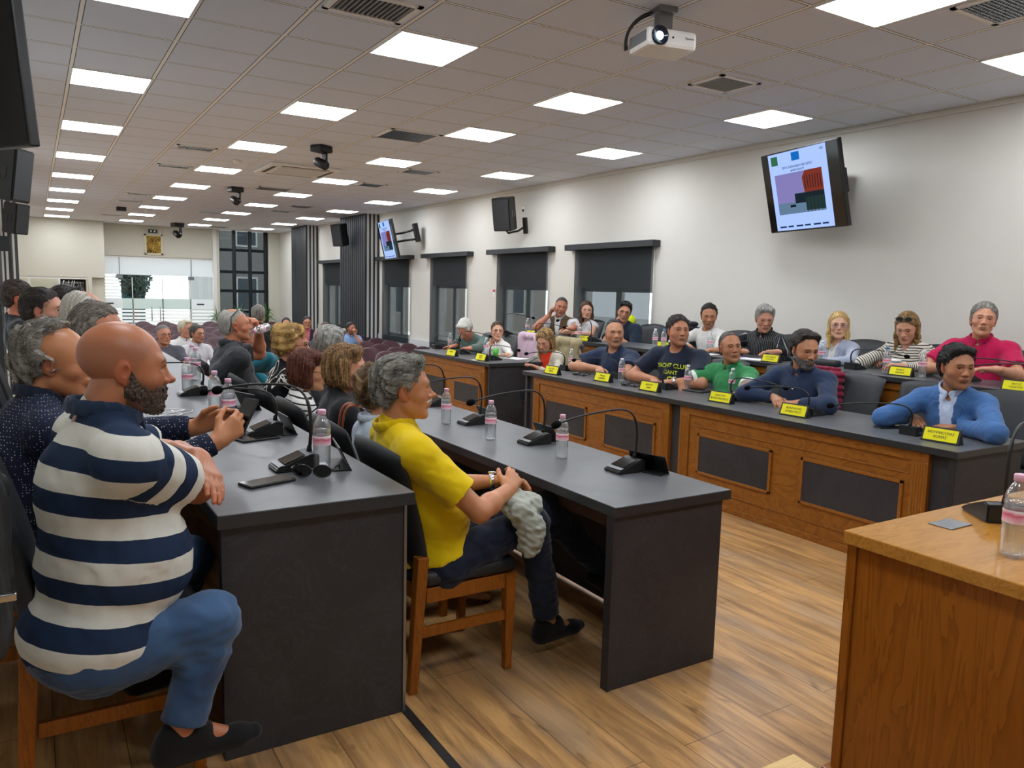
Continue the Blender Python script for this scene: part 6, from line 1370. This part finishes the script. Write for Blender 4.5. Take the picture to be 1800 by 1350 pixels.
person('dark-haired man in glasses and navy tee leaning his cheek on his hand', PX(1097, 550, 6.42), byaw=-100, lean=12, hyaw=-142, hpitch=-4, hroll=-9, s=1.05, build=1.1, floor=fl, hair='full', hcol=('#140f0d', '#2f2824'), skin='#c98d70', glasses='#2a2a2c', stub=('#4a382e', .35), top='#1e2a3c', topname='tee_shirt', collar=False, hands=dict(R=dict(w=tuple(at_x(1082, 572, 6.32)), d=(.1, -.25, 1), n=(-.6, .7, 0), curl=.8, hint=(-.4, .4, -1)), L=dict(w=PZ(1090, 596, 1.01), d=(-.2, .95, 0), curl=.3)), **NEAR)
person('brown-haired woman in a sleeveless pale top with folded arms', PX(1031, 547, 6.42), byaw=-100, lean=6, ez=1.03, hyaw=-148, s=.98, fem=1, floor=fl, hair='long', hcol=('#2e1c12', '#5a3c26'), skin='#d3a083', top='#c9c6c8', topname='top', sleeve='none', collar=False, hands=dict(R=dict(w=PZ(1040, 590, 1.03), d=(-.2, -.95, .1), curl=.35), L=dict(w=PZ(1018, 588, 1.04), d=(-.2, .9, .1), curl=.35)), **NEAR)
person('man in a brown gilet over white shirt, fist at his temple', PX(986, 541, 6.40), byaw=-112, lean=16, hyaw=-150, hpitch=-4, hroll=-10, s=1.08, build=1.15, floor=fl, hair='crop', hcol=('#2a2421', '#5a524c'), recede=.01, skin='#bd7a5e', scalp=('#3a302a', .3, .1), top='#5e4a30', topname='gilet_and_shirt', under=('#dedede', .050), vest=True, collarcol='#dedede', stub=('#4a382e', .3), hands=dict(R=dict(w=tuple(at_x(966, 553, 6.28)), d=(.15, -.35, .9), n=(-.6, .6, .2), curl=1.0, hint=(-.5, .6, -1)), L=dict(w=PZ(1000, 597, 1.01), d=(-.3, .9, 0), curl=.3)), **NEAR)
# --- middle desk (they face +x)
ye = person('moustached grey-haired man in a yellow polo leaning back with crossed legs', PX(709, 687, 1.235), byaw=96, lean=-17, hyaw=108, hpitch=1, s=1.06, sz=.98, build=1.05, belly=.05, hair='swept', hcol=('#30302c', '#918f84'), skin='#bd8058', brows='#7a7468', nose=1.2, tuck=.50, belt=False, top='#e0c000', topname='polo_shirt', stub=('#d8d4c8', .0), pants='#1a2234', shoes=('#0d0e0f', '#101112'),
   hands=dict(R=dict(e=PY(843, 900, 2.52), w=PY(893, 862, 2.63), d=(.62, .55, .40), n=(.1, -.75, .6), curl=.55, spread=.002), L=dict(w=PY(868, 846, 2.86), d=(.85, -.45, .12), n=(.2, .3, .9), curl=.6, hint=(-.2, .5, -1))),
   legs=dict(R=dict(k=PY(935, 915, 2.66), a=PY(962, 1092, 2.68), t=(1, .10, -.02)), L=dict(k=PY(958, 893, 2.84), a=PY(1062, 1003, 2.80), t=(.75, .0, -.55))), h=.0046, hf=.0024)
person('person with curly brown hair and pale blue shirt half hidden behind the yellow polo man', PX(672, 692, 1.40), byaw=92, lean=-4, hyaw=88, s=.98, fem=1, hair='curly', hcol=('#3a2a1c', '#8a6c46'), skin='#c08a68', top='#b9c6d4', topname='shirt', collar=True, **NEAR)
person('woman with a streaked brown bob in a black top', PX(610, 652, 1.42), byaw=98, lean=2, hyaw=124, s=1.0, fem=1, build=1.15, hair='bob', hcol=('#3a2616', '#a07a4c'), skin='#c78c6a', top='#17181b', topname='blouse', collar=False, open_neck=.03, sleeve='short', **NEAR)
person('woman with a reddish bob in glasses and a black and white striped top', PX(543, 655, 1.44), byaw=98, lean=4, hyaw=112, hpitch=-4, s=1.0, fem=1, hair='bob', hcol=('#3a1a12', '#6e3a26'), skin='#c9916c', glasses='#4a3a34', top='#e4e2dc', topname='striped_top', mat=stripe_mat('white_black_stripes', '#e4e2dc', '#17181a', .034, .26), collar=False, **NEAR)
person('woman with blonde curls and glasses in a black and white print blouse', PX(514, 610, 1.46), byaw=92, lean=4, hyaw=118, s=1.02, fem=1, build=1.1, hair='curly', hcol=('#6a4a24', '#d0a860'), skin='#cf8e70', glasses='#2a2024', top='#17181a', topname='print_blouse', mat=print_mat('black_white_print', '#15161a', '#e6e3da'), sleeve='long', collar=False, **NEAR)
dr = person('man in a dark grey polo drinking from a water bottle, glasses hung behind his ear', PX(414, 574, 1.24), byaw=88, lean=-2, hyaw=98, hpitch=6, sz=.90, s=1.08, build=1.15, belly=.05, hair='crop', hcol=('#8a867e', '#bcb8ae'), bald=.05, skin='#bf7c5c', brows='#8a8278', top='#33363a', topname='polo_shirt', glasses=None, hands=dict(L=dict(e=PY(447, 622, 6.10), w=PY(455, 587, 5.98), d=(-.35, -.1, .9), n=(.8, .1, .5), curl=1.1), R=dict(e=PY(388, 660, 5.70), w=PY(410, 702, 5.60), d=(.3, 0, -.9))), **NEAR)
person('grey-haired person with a pink ear cover seen between the two bob haircuts', PX(581, 609, 1.75), byaw=70, lean=6, hyaw=62, hpitch=-8, s=1.05, hair='full', hcol=('#55544f', '#a5a39b'), skin='#bd8464', top='#55585c', topname='shirt', **MIDQ)
person('man in a teal jacket behind the drinking man', PY(434, 596, 7.2), byaw=95, lean=-4, hyaw=105, s=1.02, hair='short', hcol=('#5a5650', '#8d8981'), skin='#bd7c60', top='#1f6f7c', topname='jacket', sleeve='long', collar=False, **MIDQ)
# --- left desk on the platform (they face +x)
pf = .165
st = person('bald bearded man in a navy and white striped polo with folded arms', PY(220, 653, 2.25), byaw=80, lean=5, hyaw=92, hpitch=-3, s=1.08, sz=.91, nl=.055, build=1.10, belly=.062, floor=pf, fat=.8, nose=1.15, hair='', scalp=('#5f483c', .55, .065), skin='#b06f4c', brows='#2a1d15', beard=('#2b211b', '#5c4a3e'), stub=('#3a2c24', .7), neckf=1.12, top='#d6d6cc', topname='striped_polo', mat=stripe_mat('navy_white_wide_stripes', '#d3d3c9', '#1a2c47', .108, .5), collarcol='#1d3048', cuff=None, pants=('#22395a', '#4a6c94'), shoes=('#111214', '#0c0d0e'),
   hands=dict(R=dict(e=PZ(368, 864, .975), w=(.36, 2.50, .985), d=(-.3, .95, .0), n=(0, 0, 1), curl=.4), L=dict(e=PY(292, 800, 2.60), w=PY(352, 808, 2.36), d=tuple(np.array(PY(405, 892, 2.13))-np.array(PY(352, 808, 2.36))), n=(.55, -.65, .52), curl=.18, spread=.006)),
   legs=dict(R=dict(k=PY(372, 1090, 2.16), a=PY(318, 1283, 2.12), t=(1, .05, -.02)), L=dict(k=PY(330, 985, 2.62), a=PY(262, 1165, 2.62), t=(.9, .3, -.1))), h=.0046, hf=.0023)
do = person('grey curly-haired man in a navy dotted shirt holding a phone', PY(100, 641, 2.98), byaw=80, lean=12, hyaw=104, hpitch=-2, s=1.06, sz=.97, nl=.055, build=1.1, belly=.04, floor=pf, hair='curlym', hcol=('#45413c', '#938d82'), recede=.05, skin='#b87a52', brows='#4a4038', top='#1d2438', topname='dotted_shirt', mat=dot_mat('navy_white_dots', '#1b2236', '#c9cbd2', 115, .19), sleeve='long', collarcol='#1d2438',
   hands=dict(R=dict(w=PY(383, 775, 2.78), d=(.80, .30, .52), n=(.35, -.85, .2), curl=.75, hint=(-.3, -.3, -1)), L=dict(w=PY(355, 752, 3.0), d=(.86, -.25, .35), n=(.3, .85, .4), curl=.55, hint=(-.3, .4, -1))), h=.0046, hf=.0024)
t = thing('smartphone', 'black phone held in the dotted-shirt man\'s hands', 'phone', PY(428, 735, 2.87)); t.rotation_euler = (math.radians(58), 0, math.radians(-62)); obj('body', BX(-.037, .037, -.078, .078, -.004, .005, .003), M_black, t); obj('screen', BX(-.034, .034, -.074, .074, .0051, .0057), M_gloss, t)
person('man with thin combed grey hair bowed behind the dotted shirt', PY(168, 590, 3.95), byaw=85, lean=14, hyaw=88, hpitch=-28, s=1.06, floor=pf, hair='comb', hcol=('#4a443e', '#8c8478'), recede=.045, skin='#b87a5a', top='#2a2d33', topname='shirt', sleeve='long', h=.006, hf=.0032)
person('white-haired man with reddish forehead looking down', PY(148, 562, 4.55), byaw=85, lean=12, hyaw=56, hpitch=-18, s=1.06, floor=pf, hair='crop', hcol=('#a8a398', '#cfcabe'), recede=.05, bald=.062, skin='#c07a5e', top='#6a6d70', topname='shirt', sleeve='long', **NEAR)
person('young man with dark fringe in a grey hoodie', PY(78, 549, 5.15), byaw=85, lean=-8, hyaw=112, s=1.0, floor=pf, hair='fringe', hcol=('#1a1513', '#3c342f'), skin='#c98f74', brows='#1a1412', scalp=('#2a221e', .6, .1), top='#a4a29b', topname='hoodie', hoodie=True, sleeve='long', collar=False, **NEAR)
person('dark-haired man with sunglasses pushed up on his head, behind the white-haired man', PY(121, 538, 6.0), byaw=85, lean=0, hyaw=104, s=1.02, floor=pf, hair='short', hcol=('#15110f', '#2c2522'), skin='#b3664c', glasses='#101012', specs_up=True, top='#2a2c30', topname='shirt', **MIDQ)
person('bearded man in a black tee leaning back by the left wall', PY(35, 527, 7.0), byaw=85, lean=-14, hyaw=98, s=1.06, floor=pf, hair='short', hcol=('#2a1f1a', '#4a3a30'), skin='#c07658', beard=('#3a2a22', '#5a4538'), top='#111316', topname='tee_shirt', collar=False, **NEAR)
# --- listeners in the hall
zh = ZA
person('man in glasses and a dark grey tee sitting nearest in the hall', PY(288, 590, 11.3), byaw=170, lean=-6, hyaw=165, s=1.05, floor=zh, build=1.15, hair='crop', hcol=('#55504c', '#7d7872'), skin='#c08468', glasses='#1a1a1c', fat=1, top='#54545e', topname='tee_shirt', collar=False, **MIDQ)
person('grey-blond man in a white shirt in the hall', PY(327, 580, 12.2), byaw=170, lean=-4, hyaw=150, s=1.05, floor=zh, hair='full', hcol=('#a39a84', '#c9c1aa'), skin='#c48a6e', top='#dfdfdb', topname='shirt', sleeve='long', **MIDQ)
person('man with glasses and moustache in a white shirt in the hall', PY(347, 588, 11.6), byaw=160, lean=-2, hyaw=150, s=1.03, floor=zh, hair='short', hcol=('#2a2522', '#4a443f'), skin='#c28a6c', glasses='#2a2020', stub=('#3a2c24', .3), top='#cfcdd2', topname='shirt', sleeve='long', **MIDQ)
person('dark-haired woman in the back rows of the hall', PY(503, 569, 17.2), byaw=185, lean=0, hyaw=190, s=1.0, fem=1, floor=zh, hair='long', hcol=('#1c1412', '#3a2a24'), skin='#d0957c', top='#3a2c30', topname='top', collar=False, sleeve='long', **FAR)
person('man in glasses, pink shirt and dark gilet in the hall', PY(540, 568, 16.3), byaw=190, lean=0, hyaw=190, s=1.05, floor=zh, hair='short', hcol=('#15110f', '#2c2522'), skin='#c08264', glasses='#1a1414', top='#2a2c34', topname='gilet_and_shirt', under=('#c86a7c', .06), vest=True, collarcol='#c86a7c', **FAR)
person('young man with a short beard looking over the blonde curls', PY(572, 581, 12.6), byaw=190, lean=0, hyaw=195, s=1.0, floor=zh, hair='short', hcol=('#3a2a20', '#5c4636'), skin='#d0967a', stub=('#5a4030', .45), top='#3a3f46', topname='tee_shirt', collar=False, **MIDQ)
lb = person('man in a light blue shirt with his hand on his chin in the hall', PY(617, 578, 16.0), byaw=195, lean=8, hyaw=165, s=1.05, floor=zh, hair='short', hcol=('#15110f', '#2c2522'), skin='#b87a5e', stub=('#3a2c24', .5), top='#8fb0dc', topname='shirt', hands=dict(L=dict(w=PY(624, 588, 15.85), d=(-.1, .1, 1), n=(0, -1, 0), curl=.9, hint=(.6, -.2, -1))), **FAR)
person('man in a black tee standing with his back turned in the hall', PY(454, 555, 10.6), byaw=25, lean=16, hyaw=15, s=1.06, build=1.2, stand=True, floor=zh, hair='short', hcol=('#4a4642', '#8a867e'), skin='#b97c60', top='#17191b', topname='tee_shirt', collar=False, pants='#1c2028', hands=dict(R=dict(w=PY(500, 640, 10.5)), L=dict(w=PY(425, 650, 10.9))), shoes=('#111111', '#222222'), **MIDQ)
# moustache, watches, ring, held bottle, hung glasses
def part_on(P_, name, bm, m, world=True, parent=None):
    o = obj(name, bm, m, P_['root'] if parent is None else parent, True)
    o.matrix_local = Matrix.Translation(-Vector(P_['root'].location)); return o
def headpt(P_, v): return Vector(P_['Hc']+P_['HR']@(V(*v)*P_['hs']))
pr = xf([cap((-.026, .088, -.043), (0, .101, -.036), .005, .0085, .004), cap((.026, .088, -.043), (0, .101, -.036), .005, .0085, .004)], ye['HR'], ye['Hc'], ye['hs'])
lo = np.min([bounds(p)[0] for p in pr], 0)-.02; hi = np.max([bounds(p)[1] for p in pr], 0)+.02; Pm, Qm = nets(field(pr, [axis(lo[i], hi[i], .002) for i in range(3)], wob(2, (500,), .001)), [axis(lo[i], hi[i], .002) for i in range(3)])
mesh_from('moustache', Pm, Qm, M_hair, ye['root'], ye['org'], np.tile(np.array(lin('#cfccc2')), (len(Pm), 1)))
def wristwatch(P_, i, col, face, r=.036, at=.97):
    S0, E, W_, hd = P_['AR'][i]; c = Vector(E+(W_-E)*at); d = Vector(unit(W_-E)); bm = B(); M = Matrix.Translation(c) @ d.to_track_quat('Z', 'Y').to_matrix().to_4x4()
    lathe(bm, [(r, -.010), (r+.003, -.009), (r+.003, .009), (r, .010)], 24, M); o = part_on(P_, 'watch_strap', bm, col)
    up = Vector(hd.get('n', (0, 0, 1))).normalized(); cc = c+up*(r+.002); bm = B(); lathe(bm, [(0, -.002), (.019, -.002), (.019, .006), (0, .007)], 20, Matrix.Translation(cc) @ up.to_track_quat('Z', 'Y').to_matrix().to_4x4()); part_on(P_, 'watch_face', bm, face)
wristwatch(ye, 0, M_chrome, M_chrome, .034); wristwatch(yc, 0, M_chrome, M_chrome, .036)
# drinking bottle
t = dup(BOT, (0, 0, 0), None, 'pink-labelled water bottle tipped to the drinking man\'s mouth', 'clear water bottles'); a = headpt(dr, (0, .122, -.050)); tip = a; bd = (Vector(PY(472, 574, 6.0))-a).normalized()
t.matrix_world = Matrix.Translation(tip+bd*.225) @ (-bd).to_track_quat('Z', 'Y').to_matrix().to_4x4()
bm = B(); q = [headpt(dr, v) for v in ((-.03, .06, .10), (-.05, .0, .118), (-.076, -.045, .06), (-.086, -.05, .0), (-.080, -.06, -.03))]; q = [headpt(dr, v) for v in ((.03, .055, .125), (.060, .02, .12), (.088, -.03, .075), (.096, -.035, .02), (.088, -.05, -.03))]
tube(bm, q, .0035, 8); part_on(dr, 'glasses', bm, M_gloss)
# lettering projected on the tee of the Yacht Club man
def chest_text(P_, lines, m):
    me = P_['shirt'].data; bvh = BVHTree.FromPolygons([v.co for v in me.vertices], [p.vertices for p in me.polygons]); TM = P_['TM']; X, Y, Z = Vector(TM[:, 0]), Vector(TM[:, 1]), Vector(TM[:, 2]); org = Vector(P_['org']); nbv = Vector(P_['nb'])-org
    for (tx, size, z, arc_) in lines:
        tm = text_mesh(tx, size, 'CENTER', 0, True) if isinstance(tx, str) else tx
        bm = bmesh.new(); bm.from_mesh(tm); bmesh.ops.triangulate(bm, faces=bm.faces[:]); bmesh.ops.subdivide_edges(bm, edges=[e for e in bm.edges if e.calc_length() > size*.25], cuts=2)
        for v in bm.verts:
            x, y = v.co.x, v.co.y; p = nbv-X*(x)+Z*(z+y-arc_*x*x)+Y*.6; h_ = bvh.ray_cast(p, -Y)
            v.co = (h_[0]+Y*.004) if h_[0] is not None else p-Y*.45
        obj('lettering', bm, m, P_['root'])
M_lime = plain('lime_ink', '#d3e32a', .6)
bmo = bmesh.new(); 
for k in range(24):
    a0, a1 = 2*PI*k/24, 2*PI*(k+1)/24; quad(bmo, (.034*math.cos(a0), .026*math.sin(a0), 0), (.034*math.cos(a1), .026*math.sin(a1), 0), (.020*math.cos(a1), .010*math.sin(a1)+.004, 0), (.020*math.cos(a0), .010*math.sin(a0)+.004, 0))
mo = bpy.data.meshes.new('mark'); bmo.to_mesh(mo); bmo.free()
chest_text(yc, [('YACHT CLUB', .052, -.105, .8), ('GANT', .052, -.165, .8), (mo, .05, -.225, 0)], M_lime)
# ------------------------------------------------------------------ jackets and bags
def cloth_blob(name, lab, cat, prims, col, mat=None, res=.006, amp=.006, fr=(14, 30, 55), cut=None, vec=(1, 1, .4), group=None, quilt=0):
    lo = np.min([bounds(p)[0] for p in prims], 0)-.03; hi = np.max([bounds(p)[1] for p in prims], 0)+.03; ax = [axis(lo[i], hi[i], res) for i in range(3)]; f0 = wob(sd_(lab), fr, amp, vec)
    f = f0 if not quilt else (lambda x, y, z: f0(x, y, z)*.4-quilt*np.abs(np.sin(z*PI/.055+.4*np.sin(y*9))))
    P, Q = nets(field(prims, ax, f), ax); org = P.mean(0); org[2] = P[:, 2].min(); cc = np.tile(np.array(lin(col)), (len(P), 1))
    o = mesh_from(name, P, Q, mat or M_cloth, None, org, cc, smooth=1); o.location = org; return tag(o, lab, cat, group)
def chair_drape(lab, x, y, z0, sgn, col, w=.50, ztop=1.0, zb=.45, th=.045, mat=None, quilt=0, name='jacket'):
    # sgn=+1: chair back lies at larger x (sitter faces -x)
    xb = x; pr = [ell((xb+sgn*.03, y, (ztop+zb)/2), (th+.03, w/2, (ztop-zb)/2), k=0), cap((xb, y-w/2+.05, ztop-.03), (xb, y+w/2-.05, ztop-.03), th, th, .04), cap((xb-sgn*.03, y-w/2+.06, ztop-.06), (xb-sgn*.02, y-w/2+.04, zb+.05), .05, .04, .04), cap((xb-sgn*.03, y+w/2-.06, ztop-.06), (xb-sgn*.02, y+w/2-.04, zb+.05), .05, .04, .04)]
    return cloth_blob(name, lab, 'jacket', pr, col, mat, quilt=quilt)
chair_drape('crimson quilted jacket on the chair behind the bearded man in the navy shirt', 5.62, 4.12, 0, 1, '#7a1230', .34, .99, .42, quilt=.018)
chair_drape('pale pink jacket over the chair left of the woman in orange', 5.46, 8.40, 0, 1, '#d9bccb', .50, 1.04, .45)
chair_drape('beige trench coat over the chair of the woman in orange', 5.46, 7.58, 0, 1, '#a39672', .50, 1.03, .45)
chair_drape('black quilted jacket over the empty chair of the raised row', 6.76, 7.0, .21, 1, '#1b1e22', .50, 1.27, .75, quilt=.014, th=.03)
cloth_blob('jacket', 'bright yellow-green jacket edge behind the cheek-leaning man', 'jacket', [ell((6.86, 8.12, 1.22), (.05, .10, .09))], '#cfe01a')
cloth_blob('jacket', 'navy blue jacket over a chair back at the left picture edge', 'jacket', [cap((-.22, 3.35, 1.08), (-.22, 3.75, 1.06), .06, .06, .03), cap((-.26, 3.4, 1.0), (-.30, 3.5, .7), .10, .10, .05)], '#1b2140')
a = Vector(PY(22, 880, 1.95)); b_ = Vector(PY(16, 1120, 1.95))
cloth_blob('jacket', 'black leather jacket hung on the chair at the lower left picture edge', 'jacket', [cap((a.x-.10, a.y, a.z+.05), (b_.x-.08, b_.y, b_.z+.02), .07, .085, .03), cap((a.x-.09, a.y+.15, a.z), (b_.x-.08, b_.y+.12, b_.z), .07, .09, .04)], '#0c0d0f', M_leather, amp=.009)
bm = B(); q = PY(12, 1049, 1.86); box(bm, q[0]-.03, q[0]+.018, q[1]-.012, q[1]+.004, q[2]-.008, q[2]+.008, .003); tag(obj('zip_pull', bm, M_chrome), 'silver clasp on the black leather jacket at the left edge', 'clasp')
# jacket across the yellow polo man's lap
def Y3(u, v, y): return np.array(PY(u, v, y))
pr = [cap(Y3(895, 885, 2.62), Y3(935, 890, 2.60), .045, .045, .03), cap(Y3(915, 900, 2.56), Y3(935, 935, 2.55), .052, .050, .02), cap(Y3(935, 925, 2.55), Y3(930, 962, 2.555), .056, .042, .012), cap(Y3(905, 872, 2.70), Y3(935, 880, 2.72), .04, .04, .03)]
cloth_blob('jacket', 'pale grey-green jacket lying across the yellow polo man\'s lap', 'jacket', pr, '#a3a89c', res=.0045, amp=.006, fr=(30, 60, 90), vec=(1, 1, 1.6))
# belt of the yellow polo man
# brown strap of a bag on the chair back of the woman in black
c0 = Vector(at_x(607, 714, 1.235)); bm = B(); z0 = c0.z
for dy in (0, .05): tube(bm, bez((1.225, c0.y+dy, z0-.30), (1.215, c0.y+dy, z0-.1), (1.20, c0.y+dy-.03, z0+.03), (1.27, c0.y-.06+dy, z0+.01), 12), .011, 8, flat=.4)
tag(obj('bag_strap', bm, plain('tan_leather', '#8a4526', .5)), 'tan leather bag strap over the chair back behind the woman in black', 'strap')
# folded teal backpack seen by the drinking man
cloth_blob('backpack', 'teal backpack straps behind the drinking man', 'bag', [ell(Y3(455, 636, 6.6), (.17, .12, .09)), cap(Y3(435, 640, 6.5), Y3(470, 628, 6.5), .07, .05, .04)], '#1f6674')
